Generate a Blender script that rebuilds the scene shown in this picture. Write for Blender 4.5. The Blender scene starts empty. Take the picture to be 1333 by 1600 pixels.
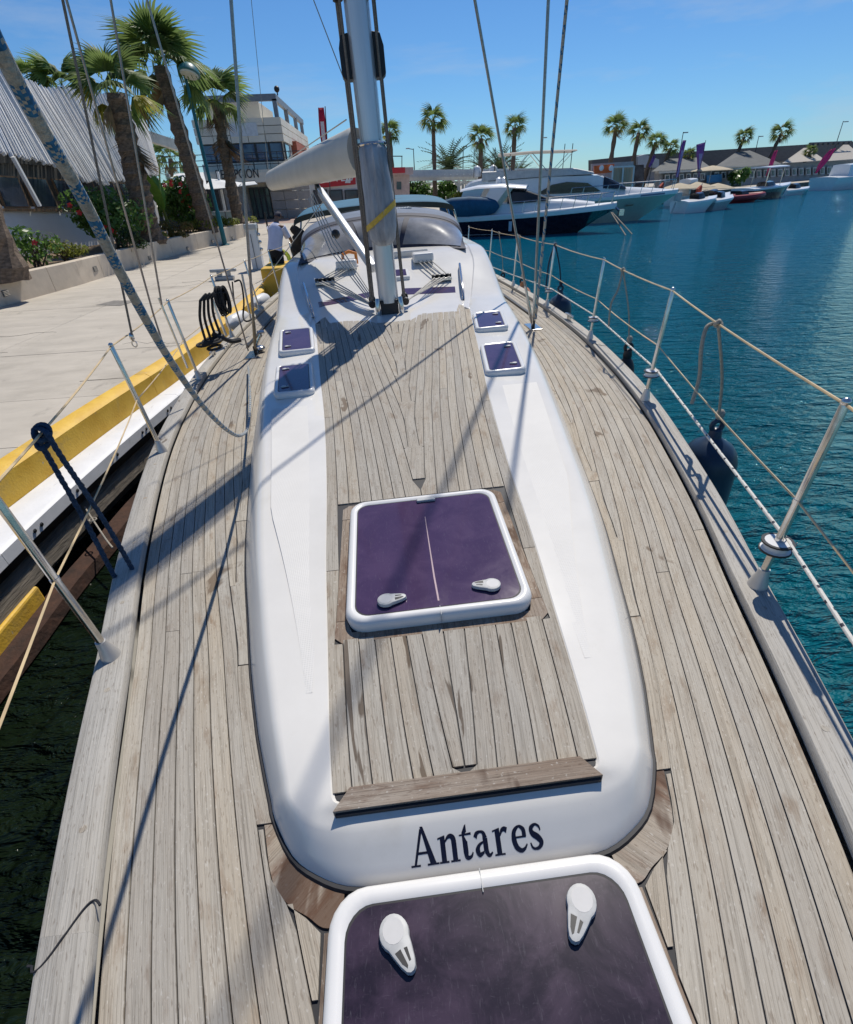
import bpy, math, random
import numpy as np
from mathutils import Vector, Matrix
random.seed(7); rng = np.random.default_rng(7)
S = bpy.context.scene
COL = S.collection
PI = math.pi
# ---------------------------------------------------------------- camera, sky, sun, exposure
HC = 2.85                      # eye height above the water
PITCH, ROLL, YAW = .5955, -.0465, .0684
FPX, IW, IH = 763.0, 1333.0, 1600.0
def _basis():
    cp, sp, cy, sy = math.cos(PITCH), math.sin(PITCH), math.cos(YAW), math.sin(YAW)
    fw = np.array([sy*cp, cy*cp, -sp]); r0 = np.array([cy, -sy, 0.]); u0 = np.cross(r0, fw)
    r = math.cos(ROLL)*r0 + math.sin(ROLL)*u0
    u = -math.sin(ROLL)*r0 + math.cos(ROLL)*u0
    return fw, r, u
FW, RT, UP = _basis()
cam = bpy.data.cameras.new('camera'); camo = bpy.data.objects.new('camera', cam); COL.objects.link(camo)
cam.sensor_fit = 'HORIZONTAL'; cam.sensor_width = 36; cam.lens = FPX/IW*36
cam.clip_start = .02; cam.clip_end = 4000
camo.matrix_world = Matrix([[RT[i], UP[i], -FW[i], [0, 0, HC][i]] for i in range(3)] + [[0, 0, 0, 1]])
S.camera = camo
# boat frame: x to port (right), y aft, z up from the deck; the bow is a little high and the hull heels towards the quay
UD, BX, BA, BH = 1.25, .0664, .0264, .034
_Y = np.array([0, math.cos(BA), -math.sin(BA)]); _X = np.array([math.cos(BH), 0, math.sin(BH)])
_X = _X - _Y*(_X@_Y); _X /= np.linalg.norm(_X); _Z = np.cross(_X, _Y)
RB = np.array([_X, _Y, _Z])
def b2w(p): return RB.T @ (np.array(p, float) + [BX, 0, -UD]) + [0, 0, HC]
def w2b(p): return RB @ (np.array(p, float) - [0, 0, HC]) - [BX, 0, -UD]
BM = Matrix([list(RB.T[i]) + [float(b2w([0, 0, 0])[i])] for i in range(3)] + [[0, 0, 0, 1]])
def _ray(px, py): return FW + RT*(px-IW/2)/FPX - UP*(py-IH/2)/FPX
def at(px, py, Y):             # world point at distance Y
    d = _ray(px, py); return d*(Y/d[1]) + [0, 0, HC]
def on(px, py, z):             # world point on a level plane
    d = _ray(px, py); return d*((z-HC)/d[2]) + [0, 0, HC]
def bt(px, py, Y):             # boat-frame point at distance Y
    d = RB @ _ray(px, py); return d*(Y/d[1]) + [-BX, 0, UD]
def bz(px, py, z):
    d = RB @ _ray(px, py); return d*((z-UD)/d[2]) + [-BX, 0, UD]
def bd(px, py, dep):           # boat-frame point at a depth along the view axis
    return RB @ (_ray(px, py)*dep) + [-BX, 0, UD]

SUN_AZ, SUN_EL = 22.5, 55.      # azimuth from +Y towards +X
sun_b = np.array([math.sin(math.radians(SUN_AZ))*math.cos(math.radians(SUN_EL)), math.cos(math.radians(SUN_AZ))*math.cos(math.radians(SUN_EL)), math.sin(math.radians(SUN_EL))])
sun_w = RB.T @ sun_b
w = bpy.data.worlds.new('World'); S.world = w; w.use_nodes = True
nt = w.node_tree; nt.nodes.clear()
sky = nt.nodes.new('ShaderNodeTexSky'); sky.sky_type = 'NISHITA'; sky.sun_disc = False
sky.sun_elevation = math.asin(sun_w[2]); sky.sun_rotation = math.atan2(sun_w[0], sun_w[1])
sky.altitude = 0; sky.air_density = 1.0; sky.dust_density = 0.0; sky.ozone_density = 1.6
bg = nt.nodes.new('ShaderNodeBackground'); bg.inputs['Strength'].default_value = .088
wo = nt.nodes.new('ShaderNodeOutputWorld')
# faint streaks of cirrus
tc = nt.nodes.new('ShaderNodeTexCoord'); mp = nt.nodes.new('ShaderNodeMapping'); mp.inputs['Scale'].default_value = (1.2, 3.2, 9.)
mp.inputs['Rotation'].default_value = (.1, .12, .5)
nz = nt.nodes.new('ShaderNodeTexNoise'); nz.inputs['Scale'].default_value = 1.6; nz.inputs['Detail'].default_value = 6; nz.inputs['Roughness'].default_value = .62
mr = nt.nodes.new('ShaderNodeMapRange'); mr.inputs['From Min'].default_value = .50; mr.inputs['From Max'].default_value = .82; mr.inputs['To Max'].default_value = .5
mx = nt.nodes.new('ShaderNodeMix'); mx.data_type = 'RGBA'; mx.inputs[7].default_value = (6.2, 6.9, 7.8, 1)
hs = nt.nodes.new('ShaderNodeMix'); hs.data_type = 'RGBA'; hs.blend_type = 'MULTIPLY'; hs.inputs[0].default_value = 1; hs.inputs[7].default_value = (.46, .78, 1.14, 1)   # clear blue summer sky
L = nt.links.new
L(tc.outputs['Generated'], mp.inputs[0]); L(mp.outputs[0], nz.inputs['Vector']); L(nz.outputs[0], mr.inputs[0])
L(mr.outputs[0], mx.inputs[0]); L(sky.outputs[0], hs.inputs[6]); L(hs.outputs[2], mx.inputs[6])
L(mx.outputs[2], bg.inputs[0]); L(bg.outputs[0], wo.inputs[0])
sl = bpy.data.lights.new('sun', 'SUN'); sl.energy = 4.75; sl.angle = math.radians(.53); sl.color = (1, .945, .85)
so = bpy.data.objects.new('sun', sl); COL.objects.link(so)
so.rotation_euler = Vector(-sun_w).to_track_quat('-Z', 'Y').to_euler(); so.location = (0, 0, 40)
S.view_settings.view_transform = 'Standard'; S.view_settings.look = 'None'; S.view_settings.gamma = 1
S.view_settings.exposure = -.10; S.view_settings.use_curve_mapping = False
S.render.engine = 'CYCLES'
S.cycles.max_bounces = 8; S.cycles.diffuse_bounces = 3; S.cycles.glossy_bounces = 4; S.cycles.transparent_max_bounces = 12
S.cycles.use_denoising = True; S.cycles.caustics_reflective = False; S.cycles.caustics_refractive = False
S.cycles.sample_clamp_indirect = 6

# ---------------------------------------------------------------- materials
MATS = {}
def M(name, col=(.5, .5, .5), rough=.5, metal=0., var=.12, scale=4., stretch=(1, 1, 1), bump=0., bscale=None, bstretch=None, spec=.5, coat=0., rand=0., col2=None, alpha=None, trans=0., ior=1.45, detail=5., rvar=.0, contrast=.35, leaf=0., dirt=()):
    if name in MATS: return MATS[name]
    m = bpy.data.materials.new(name); m.use_nodes = True; MATS[name] = m
    n = m.node_tree.nodes; l = m.node_tree.links.new; p = n['Principled BSDF']
    p.inputs['Roughness'].default_value = rough; p.inputs['Metallic'].default_value = metal
    p.inputs['Specular IOR Level'].default_value = spec; p.inputs['Coat Weight'].default_value = coat
    p.inputs['IOR'].default_value = ior; p.inputs['Transmission Weight'].default_value = trans
    p.inputs['Coat Roughness'].default_value = .08
    tc = n.new('ShaderNodeTexCoord'); mp = n.new('ShaderNodeMapping'); mp.inputs['Scale'].default_value = stretch
    l(tc.outputs['Object'], mp.inputs[0])
    nz = n.new('ShaderNodeTexNoise'); nz.inputs['Scale'].default_value = scale; nz.inputs['Detail'].default_value = detail; nz.inputs['Roughness'].default_value = .62
    l(mp.outputs[0], nz.inputs['Vector'])
    mr = n.new('ShaderNodeMapRange'); mr.inputs['From Min'].default_value = .5-contrast/2; mr.inputs['From Max'].default_value = .5+contrast/2
    l(nz.outputs[0], mr.inputs[0])
    mx = n.new('ShaderNodeMix'); mx.data_type = 'RGBA'; l(mr.outputs[0], mx.inputs[0])
    c = np.array(col); c2 = np.array(col2) if col2 is not None else np.clip(c*(1+var), 0, .95)
    c1 = c if col2 is not None else c*(1-var)
    mx.inputs[6].default_value = (*c1, 1); mx.inputs[7].default_value = (*c2, 1)
    out = mx.outputs[2]
    for dc, dsc, dst, lo, hi, amt in dirt:                     # stains, chips and grime with their own shapes
        dm = n.new('ShaderNodeMapping'); dm.inputs['Scale'].default_value = dst; l(tc.outputs['Object'], dm.inputs[0]); dz = n.new('ShaderNodeTexNoise'); dz.inputs['Scale'].default_value = dsc; dz.inputs['Detail'].default_value = 6; dz.inputs['Roughness'].default_value = .68; l(dm.outputs[0], dz.inputs['Vector'])
        dr = n.new('ShaderNodeMapRange'); dr.inputs[1].default_value = lo; dr.inputs[2].default_value = hi; dr.inputs[4].default_value = amt; l(dz.outputs[0], dr.inputs[0])
        dx = n.new('ShaderNodeMix'); dx.data_type = 'RGBA'; l(dr.outputs[0], dx.inputs[0]); l(out, dx.inputs[6]); dx.inputs[7].default_value = (*dc, 1); out = dx.outputs[2]
    if rand:
        oi = n.new('ShaderNodeObjectInfo'); r2 = n.new('ShaderNodeMapRange'); r2.inputs['To Min'].default_value = 1-rand; r2.inputs['To Max'].default_value = 1+rand
        l(oi.outputs['Random'], r2.inputs[0]); h = n.new('ShaderNodeHueSaturation'); l(out, h.inputs['Color']); l(r2.outputs[0], h.inputs['Value']); out = h.outputs[0]
    l(out, p.inputs['Base Color'])
    if rvar:
        r3 = n.new('ShaderNodeMapRange'); r3.inputs['To Min'].default_value = max(0, rough-rvar); r3.inputs['To Max'].default_value = min(1, rough+rvar)
        l(nz.outputs[0], r3.inputs[0]); l(r3.outputs[0], p.inputs['Roughness'])
    if bump:
        b = n.new('ShaderNodeBump'); b.inputs['Strength'].default_value = min(1, bump); b.inputs['Distance'].default_value = .01
        n2 = n.new('ShaderNodeTexNoise'); n2.inputs['Scale'].default_value = bscale or scale*6; n2.inputs['Detail'].default_value = 4
        m2 = n.new('ShaderNodeMapping'); m2.inputs['Scale'].default_value = bstretch or stretch
        l(tc.outputs['Object'], m2.inputs[0]); l(m2.outputs[0], n2.inputs['Vector']); l(n2.outputs[0], b.inputs['Height']); l(b.outputs[0], p.inputs['Normal'])
    if leaf:                                                  # light passing through thin leaves and cloth
        tr = n.new('ShaderNodeBsdfTranslucent'); ms = n.new('ShaderNodeMixShader'); ms.inputs[0].default_value = leaf
        g = n.new('ShaderNodeGamma'); g.inputs[1].default_value = .82; l(out, g.inputs[0]); l(g.outputs[0], tr.inputs[0])
        l(p.outputs[0], ms.inputs[1]); l(tr.outputs[0], ms.inputs[2]); l(ms.outputs[0], n['Material Output'].inputs[0])
    return m

TEAKS = set()
def teak(name, base=(.375, .328, .265), brown=(.22, .152, .10), grey=(.41, .378, .325), brownmin=.56, rand=.085, wet=0., streak=0.):
    m = bpy.data.materials.new(name); m.use_nodes = True; MATS[name] = m; TEAKS.add(name)
    n = m.node_tree.nodes; l = m.node_tree.links.new; p = n['Principled BSDF']
    p.inputs['Roughness'].default_value = .78; p.inputs['Specular IOR Level'].default_value = .25
    tc = n.new('ShaderNodeTexCoord'); oi = n.new('ShaderNodeObjectInfo')
    add = n.new('ShaderNodeVectorMath'); add.operation = 'MULTIPLY_ADD'
    cmb = n.new('ShaderNodeCombineXYZ')
    for k in range(3): l(oi.outputs['Random'], cmb.inputs[k])
    l(cmb.outputs[0], add.inputs[0]); add.inputs[1].default_value = (3., 17., 5.); l(tc.outputs['UV'], add.inputs[2])
    def noise(stretch, det=4., rg=.6, obj=False, dist=0.):
        mp = n.new('ShaderNodeMapping'); mp.inputs['Scale'].default_value = stretch; l(tc.outputs['Object'] if obj else add.outputs[0], mp.inputs[0])
        z = n.new('ShaderNodeTexNoise'); z.inputs['Scale'].default_value = 1.; z.inputs['Detail'].default_value = det; z.inputs['Roughness'].default_value = rg; z.inputs['Distortion'].default_value = dist
        l(mp.outputs[0], z.inputs['Vector']); return z.outputs[0]
    def rngm(src, a, b, c=0., d=1.):
        r = n.new('ShaderNodeMapRange'); r.inputs[1].default_value = a; r.inputs[2].default_value = b; r.inputs[3].default_value = c; r.inputs[4].default_value = d
        l(src, r.inputs[0]); return r.outputs[0]
    def mix(f, a, b):
        x = n.new('ShaderNodeMix'); x.data_type = 'RGBA'; l(f, x.inputs[0])
        for s, v in ((6, a), (7, b)):
            if isinstance(v, tuple): x.inputs[s].default_value = (*v, 1)
            else: l(v, x.inputs[s])
        return x.outputs[2]
    grain = noise((340, 4.2, 1), 4, .68); wide = noise((75, 2.2, 1), 3, .6); big = noise((9, 1.6, 1), 4, .6); blot = noise((24, 7, 1), 4, .62); pit = noise((240, 42, 1), 2, .5); spk = noise((170, 90, 1), 2, .5)
    c = mix(rngm(big, .35, .65), base, grey)
    c = mix(rngm(blot, brownmin, brownmin+.2, 0, .8), c, brown)
    c = mix(rngm(wide, .52, .72, 0, .55), c, tuple(np.array(base)*.62))
    c = mix(rngm(grain, .50, .64, .0, .58), c, tuple(np.array(base)*.42))
    c = mix(rngm(pit, .61, .69, 0, .42), c, tuple(np.array(brown)*.55))
    c = mix(rngm(spk, .64, .74, 0, .5), c, (.55, .52, .47))
    # damp or oily stains with a shape of their own
    st = noise((5.2, 2.0, 3.), 4, .55, True, .4)
    c = mix(rngm(st, .655-wet, .69-wet, 0, .78), c, tuple(np.array(brown)*.55))
    if streak:
        sk = noise((26, 2.6, 1), 3, .5, False, .5); c = mix(rngm(sk, .60-streak, .63-streak, 0, .82), c, tuple(np.array(brown)*.42))
    h = n.new('ShaderNodeHueSaturation'); l(c, h.inputs['Color']); l(rngm(oi.outputs['Random'], 0, 1, 1-rand, 1+rand), h.inputs['Value']); l(rngm(oi.outputs['Random'], 0, 1, .85, 1.12), h.inputs['Saturation'])
    l(h.outputs[0], p.inputs['Base Color'])
    b = n.new('ShaderNodeBump'); b.inputs['Strength'].default_value = .6; b.inputs['Distance'].default_value = .0022
    l(grain, b.inputs['Height']); l(b.outputs[0], p.inputs['Normal'])
    return m
TEAK = teak('weathered teak'); TEAKST = teak('stained teak', streak=.015); RAILT = teak('bleached teak rail', base=(.42, .385, .33), grey=(.455, .43, .385), brownmin=.66, rand=.04)
TEAKW = teak('damp brown teak', base=(.22, .155, .11), brown=(.12, .06, .035), grey=(.33, .28, .23), brownmin=.5, rand=.10, wet=.05)
CAULK = M('black caulking', (.018, .018, .022), .6, var=.3)
GEL = M('white gelcoat', (.70, .675, .63), .17, var=.04, scale=3, spec=.4, coat=.1, rvar=.04, dirt=(((.50, .46, .38), 5, (1, 1, 1), .60, .78, .22), ((.35, .33, .30), 60, (1, 1, 1), .70, .76, .35)))
GEL2 = M('worn white gelcoat', (.74, .75, .76), .35, var=.05, scale=6)
STEEL = M('polished stainless steel', (.62, .60, .57), .18, 1., var=.12, scale=30, rvar=.1)
ALU = M('brushed aluminium mast', (.64, .65, .66), .30, .55, var=.05, scale=40, stretch=(1, 1, .05))
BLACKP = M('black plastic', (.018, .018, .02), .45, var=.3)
GREYP = M('grey plastic', (.42, .43, .43), .45, var=.08, scale=30)
WHITEP = M('white enamelled frame', (.70, .69, .675), .25, var=.03)
NAVYL = M('navy blue lettering', (.008, .008, .022), .3, var=.1)
WATERM = None

# ---------------------------------------------------------------- mesh helpers
class MB:
    def __init__(s): s.v = []; s.f = []; s.m = []; s.cur = 0; s.uv = None
    def add(s, vs, fs):
        o = len(s.v); s.v += [tuple(map(float, v)) for v in vs]
        for f in fs: s.f.append(tuple(i+o for i in f)); s.m.append(s.cur)
        return s
    def box(s, c, d, ax=None, taper=1.):
        c = np.array(c, float); A = np.eye(3) if ax is None else np.array(ax)
        h = np.array(d, float)/2; vs = []
        for z in (-1, 1):
            t = taper if z > 0 else 1.
            for x, y in ((-1, -1), (1, -1), (1, 1), (-1, 1)): vs.append(c + A.T@np.array([x*h[0]*t, y*h[1]*t, z*h[2]]))
        return s.add(vs, [(3, 2, 1, 0), (4, 5, 6, 7), (0, 1, 5, 4), (1, 2, 6, 5), (2, 3, 7, 6), (3, 0, 4, 7)])
    def beam(s, a, b, wd, ht, up=(0, 0, 1)):
        a, b = np.array(a, float), np.array(b, float); d = b-a; ln = np.linalg.norm(d); d = d/ln
        r = np.cross(d, up); 
        if np.linalg.norm(r) < 1e-5: r = np.cross(d, (0, 1, 0))
        r /= np.linalg.norm(r); u = np.cross(r, d)
        return s.box((a+b)/2, (wd, ln, ht), [r, d, u])
    def tube(s, pts, r, n=8, cap=True, flat=1.):
        P = [np.array(p, float) for p in pts]; R = r if hasattr(r, '__len__') else [r]*len(P)
        t0 = P[1]-P[0]; t0 /= np.linalg.norm(t0); ref = np.array([0, 0, 1.]) if abs(t0[2]) < .9 else np.array([0, 1., 0])
        nx = np.cross(t0, ref); nx /= np.linalg.norm(nx); o = len(s.v)
        for i, p in enumerate(P):
            t = (P[min(i+1, len(P)-1)]-P[max(i-1, 0)]); t /= (np.linalg.norm(t)+1e-12)
            nx = nx - t*(nx@t); nx /= (np.linalg.norm(nx)+1e-12); ny = np.cross(t, nx)
            for k in range(n):
                a = 2*PI*k/n; s.v.append(tuple(p + R[i]*(nx*math.cos(a) + ny*math.sin(a)*flat)))
        for i in range(len(P)-1):
            for k in range(n):
                s.f.append((o+i*n+k, o+i*n+(k+1) % n, o+(i+1)*n+(k+1) % n, o+(i+1)*n+k)); s.m.append(s.cur)
        if cap:
            s.f.append(tuple(o+k for k in range(n-1, -1, -1))); s.m.append(s.cur)
            s.f.append(tuple(o+(len(P)-1)*n+k for k in range(n))); s.m.append(s.cur)
        return s
    def lathe(s, prof, c=(0, 0, 0), ax=(0, 0, 1), n=16, sx=1.):
        c = np.array(c, float); ax = np.array(ax, float); ax /= np.linalg.norm(ax)
        ref = np.array([0, 0, 1.]) if abs(ax[2]) < .9 else np.array([1., 0, 0])
        u = np.cross(ref, ax); u /= np.linalg.norm(u); v = np.cross(ax, u); o = len(s.v)
        for r, z in prof:
            for k in range(n):
                a = 2*PI*k/n; s.v.append(tuple(c + ax*z + r*(u*math.cos(a)*sx + v*math.sin(a))))
        for i in range(len(prof)-1):
            for k in range(n):
                s.f.append((o+i*n+k, o+i*n+(k+1) % n, o+(i+1)*n+(k+1) % n, o+(i+1)*n+k)); s.m.append(s.cur)
        s.f.append(tuple(o+k for k in range(n-1, -1, -1))); s.m.append(s.cur)
        s.f.append(tuple(o+(len(prof)-1)*n+k for k in range(n))); s.m.append(s.cur)
        return s
    def prism(s, poly, h, e=(0, 0, 1)):      # polygon (3-D points) swept by e*h
        e = np.array(e, float)*h; P = [np.array(p, float) for p in poly]; n = len(P)
        return s.add(P + [p+e for p in P], [tuple(range(n-1, -1, -1)), tuple(range(n, 2*n))] + [(i, (i+1) % n, n+(i+1) % n, n+i) for i in range(n)])
    def grid(s, rows, close=False):
        o = len(s.v); m = len(rows[0])
        for r in rows: s.v += [tuple(map(float, p)) for p in r]
        for i in range(len(rows)-1):
            for k in range(m if close else m-1):
                s.f.append((o+i*m+k, o+i*m+(k+1) % m, o+(i+1)*m+(k+1) % m, o+(i+1)*m+k)); s.m.append(s.cur)
        return s
    def ball(s, c, r, n=10, sq=(1, 1, 1)):
        pr = [(math.sin(PI*i/n), -math.cos(PI*i/n)) for i in range(n+1)]; o = len(s.v); m = n*2
        for a, z in pr:
            for k in range(m): s.v.append((c[0]+r*sq[0]*a*math.cos(2*PI*k/m), c[1]+r*sq[1]*a*math.sin(2*PI*k/m), c[2]+r*sq[2]*z))
        for i in range(n):
            for k in range(m): s.f.append((o+i*m+k, o+i*m+(k+1) % m, o+(i+1)*m+(k+1) % m, o+(i+1)*m+k)); s.m.append(s.cur)
        return s
    def build(s, name, mat, parent=None, org=(0, 0, 0), smooth=False, bevel=0., label=None):
        me = bpy.data.meshes.new(name); o3 = np.array(org, float)
        me.from_pydata([tuple(np.array(v)-o3) for v in s.v], [], s.f)
        for mm in (mat if isinstance(mat, (list, tuple)) else [mat]): me.materials.append(mm)
        if isinstance(mat, (list, tuple)): me.polygons.foreach_set('material_index', s.m)
        if smooth:
            me.polygons.foreach_set('use_smooth', [True]*len(me.polygons))
            try: me.set_sharp_from_angle(angle=math.radians(42))
            except Exception: pass
        if any(mm.name in TEAKS for mm in me.materials):         # grain runs along each piece
            uv = s.uv if s.uv is not None else [(v[0], v[1]) for v in s.v]
            ul = me.uv_layers.new(name='grain'); li = np.zeros(len(me.loops), np.int32); me.loops.foreach_get('vertex_index', li)
            ul.data.foreach_set('uv', np.array(uv, np.float32)[li].ravel())
        me.validate(); me.update()
        ob = bpy.data.objects.new(name, me); COL.objects.link(ob)
        if parent is not None: ob.parent = parent
        else: ob.location = o3
        if bevel:
            b = ob.modifiers.new('bevel', 'BEVEL'); b.width = bevel; b.segments = 2; b.limit_method = 'ANGLE'; b.angle_limit = math.radians(40)
        if label: ob['label'] = label
        return ob
def thing(name, label, cat, loc=(0, 0, 0), group=None, rz=0.):
    o = bpy.data.objects.new(name, None); COL.objects.link(o); o.location = tuple(map(float, loc)); o.rotation_euler = (0, 0, rz); o.empty_display_size = .1
    o['label'] = label; o['category'] = cat
    if group: o['group'] = group
    return o
def bthing(name, label, cat, loc=(0, 0, 0), group=None):   # a thing whose parts are given in the boat frame
    o = thing(name, label, cat, (0, 0, 0), group)
    m = BM.copy(); m.translation = Vector(b2w(loc)); o.matrix_world = m
    return o
def tag(o, label, cat, group=None):
    o['label'] = label; o['category'] = cat
    if group: o['group'] = group
    return o
def struct(o): o['kind'] = 'structure'; return o
class CS:                                                    # natural cubic spline
    def __init__(s, pts):
        s.x = np.array([p[0] for p in pts], float); s.y = np.array([p[1] for p in pts], float); n = len(pts); h = np.diff(s.x)
        A = np.eye(n); b = np.zeros(n)
        for i in range(1, n-1):
            A[i, i-1:i+2] = [h[i-1], 2*(h[i-1]+h[i]), h[i]]; b[i] = 6*((s.y[i+1]-s.y[i])/h[i] - (s.y[i]-s.y[i-1])/h[i-1])
        s.m = np.linalg.solve(A, b); s.h = h
    def __call__(s, t):
        t = min(max(t, s.x[0]), s.x[-1]); i = min(max(int(np.searchsorted(s.x, t))-1, 0), len(s.h)-1); h = s.h[i]; a = (s.x[i+1]-t)/h; b = (t-s.x[i])/h
        return float(a*s.y[i]+b*s.y[i+1]+((a**3-a)*s.m[i]+(b**3-b)*s.m[i+1])*h*h/6)
def smoothpath(pts, n=8):                                    # Catmull-Rom through points
    P = [np.array(p, float) for p in pts]; P = [2*P[0]-P[1]] + P + [2*P[-1]-P[-2]]; out = []
    for i in range(1, len(P)-2):
        for k in range(n):
            t = k/n; a, b, c, d = P[i-1:i+3]
            out.append(.5*((2*b)+(-a+c)*t+(2*a-5*b+4*c-d)*t*t+(-a+3*b-3*c+d)*t**3))
    out.append(P[-2]); return out
def flecktube(pts, r, n, step, rule):                         # rope whose cover is woven in two colours
    P = [np.array(p, float) for p in pts]; D = np.concatenate([[0], np.cumsum([np.linalg.norm(b-a) for a, b in zip(P[:-1], P[1:])])])
    k = int(D[-1]/step)+1; T = np.linspace(0, D[-1], k+1); Q = np.stack([np.interp(T, D, [p[i] for p in P]) for i in range(3)], 1)
    m = MB().tube(list(Q), r, n)
    for i in range(k):
        for j in range(n): m.m[i*n+j] = 1 if rule(T[i], i, j) else 0
    return m
def text_mesh(txt, size, extr=.01):
    cu = bpy.data.curves.new('lettering', 'FONT'); cu.body = txt; cu.size = size; cu.extrude = extr; cu.align_x = 'CENTER'; cu.align_y = 'CENTER'
    o = bpy.data.objects.new('lettering', cu); COL.objects.link(o); dg = bpy.context.evaluated_depsgraph_get()
    me = bpy.data.meshes.new_from_object(o.evaluated_get(dg)); bpy.data.objects.remove(o); return me
def text(txt, size, mat, parent, org, pos, xdir, ydir, name='lettering', extr=.01, sx=1.):
    me = text_mesh(txt, size, extr); me.materials.clear(); me.materials.append(mat)
    x = np.array(xdir, float); x /= np.linalg.norm(x); y = np.array(ydir, float); y -= x*(x@y); y /= np.linalg.norm(y); z = np.cross(x, y)
    p = np.array(pos, float)-np.array(org, float)
    me.transform(Matrix([[x[i]*sx, y[i], z[i], p[i]] for i in range(3)] + [[0, 0, 0, 1]]))
    o = bpy.data.objects.new(name, me); COL.objects.link(o); o.parent = parent; return o
# ================================================================ water, quay
def water_mat():
    m = bpy.data.materials.new('harbour water'); m.use_nodes = True
    n = m.node_tree.nodes; l = m.node_tree.links.new; p = n['Principled BSDF']
    p.inputs['Roughness'].default_value = .025; p.inputs['IOR'].default_value = 1.333; p.inputs['Specular IOR Level'].default_value = .40
    tc = n.new('ShaderNodeTexCoord')
    def noise(sc, st, det=3., rg=.55, dist=0.):
        mp = n.new('ShaderNodeMapping'); mp.inputs['Scale'].default_value = st; mp.inputs['Rotation'].default_value = (0, 0, .5); l(tc.outputs['Object'], mp.inputs[0])
        z = n.new('ShaderNodeTexNoise'); z.inputs['Scale'].default_value = sc; z.inputs['Detail'].default_value = det; z.inputs['Roughness'].default_value = rg; z.inputs['Distortion'].default_value = dist
        l(mp.outputs[0], z.inputs['Vector']); return z.outputs[0]
    a = noise(1., (1.0, 2.6, 1), 3., .55, .6); b = noise(1., (3.2, 8., 1), 4., .6, .4); c = noise(.12, (1, 1, 1), 3)
    def ma(op, x, y):
        k = n.new('ShaderNodeMath'); k.operation = op
        for i, v in enumerate((x, y)):
            if isinstance(v, (int, float)): k.inputs[i].default_value = v
            else: l(v, k.inputs[i])
        return k.outputs[0]
    h = ma('ADD', ma('MULTIPLY', a, .60), ma('MULTIPLY', b, .42))
    bp = n.new('ShaderNodeBump'); bp.inputs['Strength'].default_value = 1.; bp.inputs['Distance'].default_value = .62
    l(h, bp.inputs['Height']); l(bp.outputs[0], p.inputs['Normal'])
    mx = n.new('ShaderNodeMix'); mx.data_type = 'RGBA'; mx.inputs[6].default_value = (.001, .080, .088, 1); mx.inputs[7].default_value = (.002, .112, .175, 1)
    l(c, mx.inputs[0])
    # shade of the gap between hull and quay, painted into the water colour
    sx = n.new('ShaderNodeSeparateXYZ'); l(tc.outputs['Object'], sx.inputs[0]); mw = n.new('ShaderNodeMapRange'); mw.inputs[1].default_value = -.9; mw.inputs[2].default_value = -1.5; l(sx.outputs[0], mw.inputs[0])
    wd = n.new('ShaderNodeMix'); wd.data_type = 'RGBA'; wd.inputs[7].default_value = (.006, .012, .006, 1); l(mw.outputs[0], wd.inputs[0]); dp = n.new('ShaderNodeMapRange'); dp.inputs[1].default_value = 5.; dp.inputs[2].default_value = 26.; l(sx.outputs[1], dp.inputs[0])   # reflected blue sky, painted into the colour of the farther water
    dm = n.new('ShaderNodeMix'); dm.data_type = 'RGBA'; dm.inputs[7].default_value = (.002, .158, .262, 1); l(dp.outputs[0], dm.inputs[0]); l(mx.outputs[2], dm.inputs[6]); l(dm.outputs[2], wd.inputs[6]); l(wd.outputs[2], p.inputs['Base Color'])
    return m
mb = MB()
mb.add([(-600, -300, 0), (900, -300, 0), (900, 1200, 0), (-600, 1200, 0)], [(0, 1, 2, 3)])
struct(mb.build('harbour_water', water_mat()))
ZQ = .75
CONC = M('pale quay concrete', (.46, .415, .35), .85, var=.14, scale=1.1, bump=.25, bscale=60, stretch=(1, 2.2, 1), rand=.06, contrast=.5, dirt=(((.20, .175, .14), .55, (1, 1.6, 1), .53, .72, .42), ((.16, .14, .12), 3.2, (1, .5, 1), .62, .70, .35), ((.10, .09, .08), 26, (1, 1, 1), .70, .74, .45)))
YEL = M('yellow kerb paint', (.62, .36, .03), .6, var=.18, scale=5, bump=.35, bscale=45, col2=(.74, .47, .06), dirt=(((.30, .24, .14), 2.2, (1, 1, 1), .56, .72, .5), ((.34, .31, .26), 14, (1, 1, 1), .665, .69, .8), ((.12, .08, .03), 40, (1, 1, 1), .69, .72, .7)))
WPLANK = M('white fender board', (.70, .70, .71), .5, var=.06, scale=4, bump=.1, bscale=40, dirt=(((.30, .29, .27), 5, (3, .6, 1), .60, .72, .6), ((.10, .09, .08), 30, (1, .4, 1), .68, .71, .7)))
OLDW = M('grey waterlogged timber', (.23, .20, .16), .9, var=.35, scale=5, stretch=(6, .8, 6), bump=.6, bscale=14)
RUST = M('rusty waling', (.03, .017, .013), .9, var=.5, scale=8, bump=.9, bscale=25, col2=(.075, .035, .022))
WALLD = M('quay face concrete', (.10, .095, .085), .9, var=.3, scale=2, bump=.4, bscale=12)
# kerb line of the quay (inner top edge), a gentle curve
KI = CS([(-14, -4.75), (-4, -4.25), (2, -3.68), (4.17, -3.42), (5.2, -3.31), (6.96, -3.06), (8.9, -2.90), (12.3, -2.79), (15, -2.76), (22, -2.72), (36, -2.7)])
def KR(Y): return KI(Y)+.21                                   # ridge
WO = CS([(-14, -3.85), (-2, -3.2), (2, -2.97), (3.6, -2.93), (4.5, -2.87), (5.8, -2.74), (6.9, -2.62), (9, -2.48), (13, -2.40), (22, -2.34), (36, -2.3)])
ys = np.arange(-14, 36.1, .5)
back = [(3.3, 31.5), (4.0, 36), (9, 47), (30, 56), (45, 66), (75, 84), (220, 150)]
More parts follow.
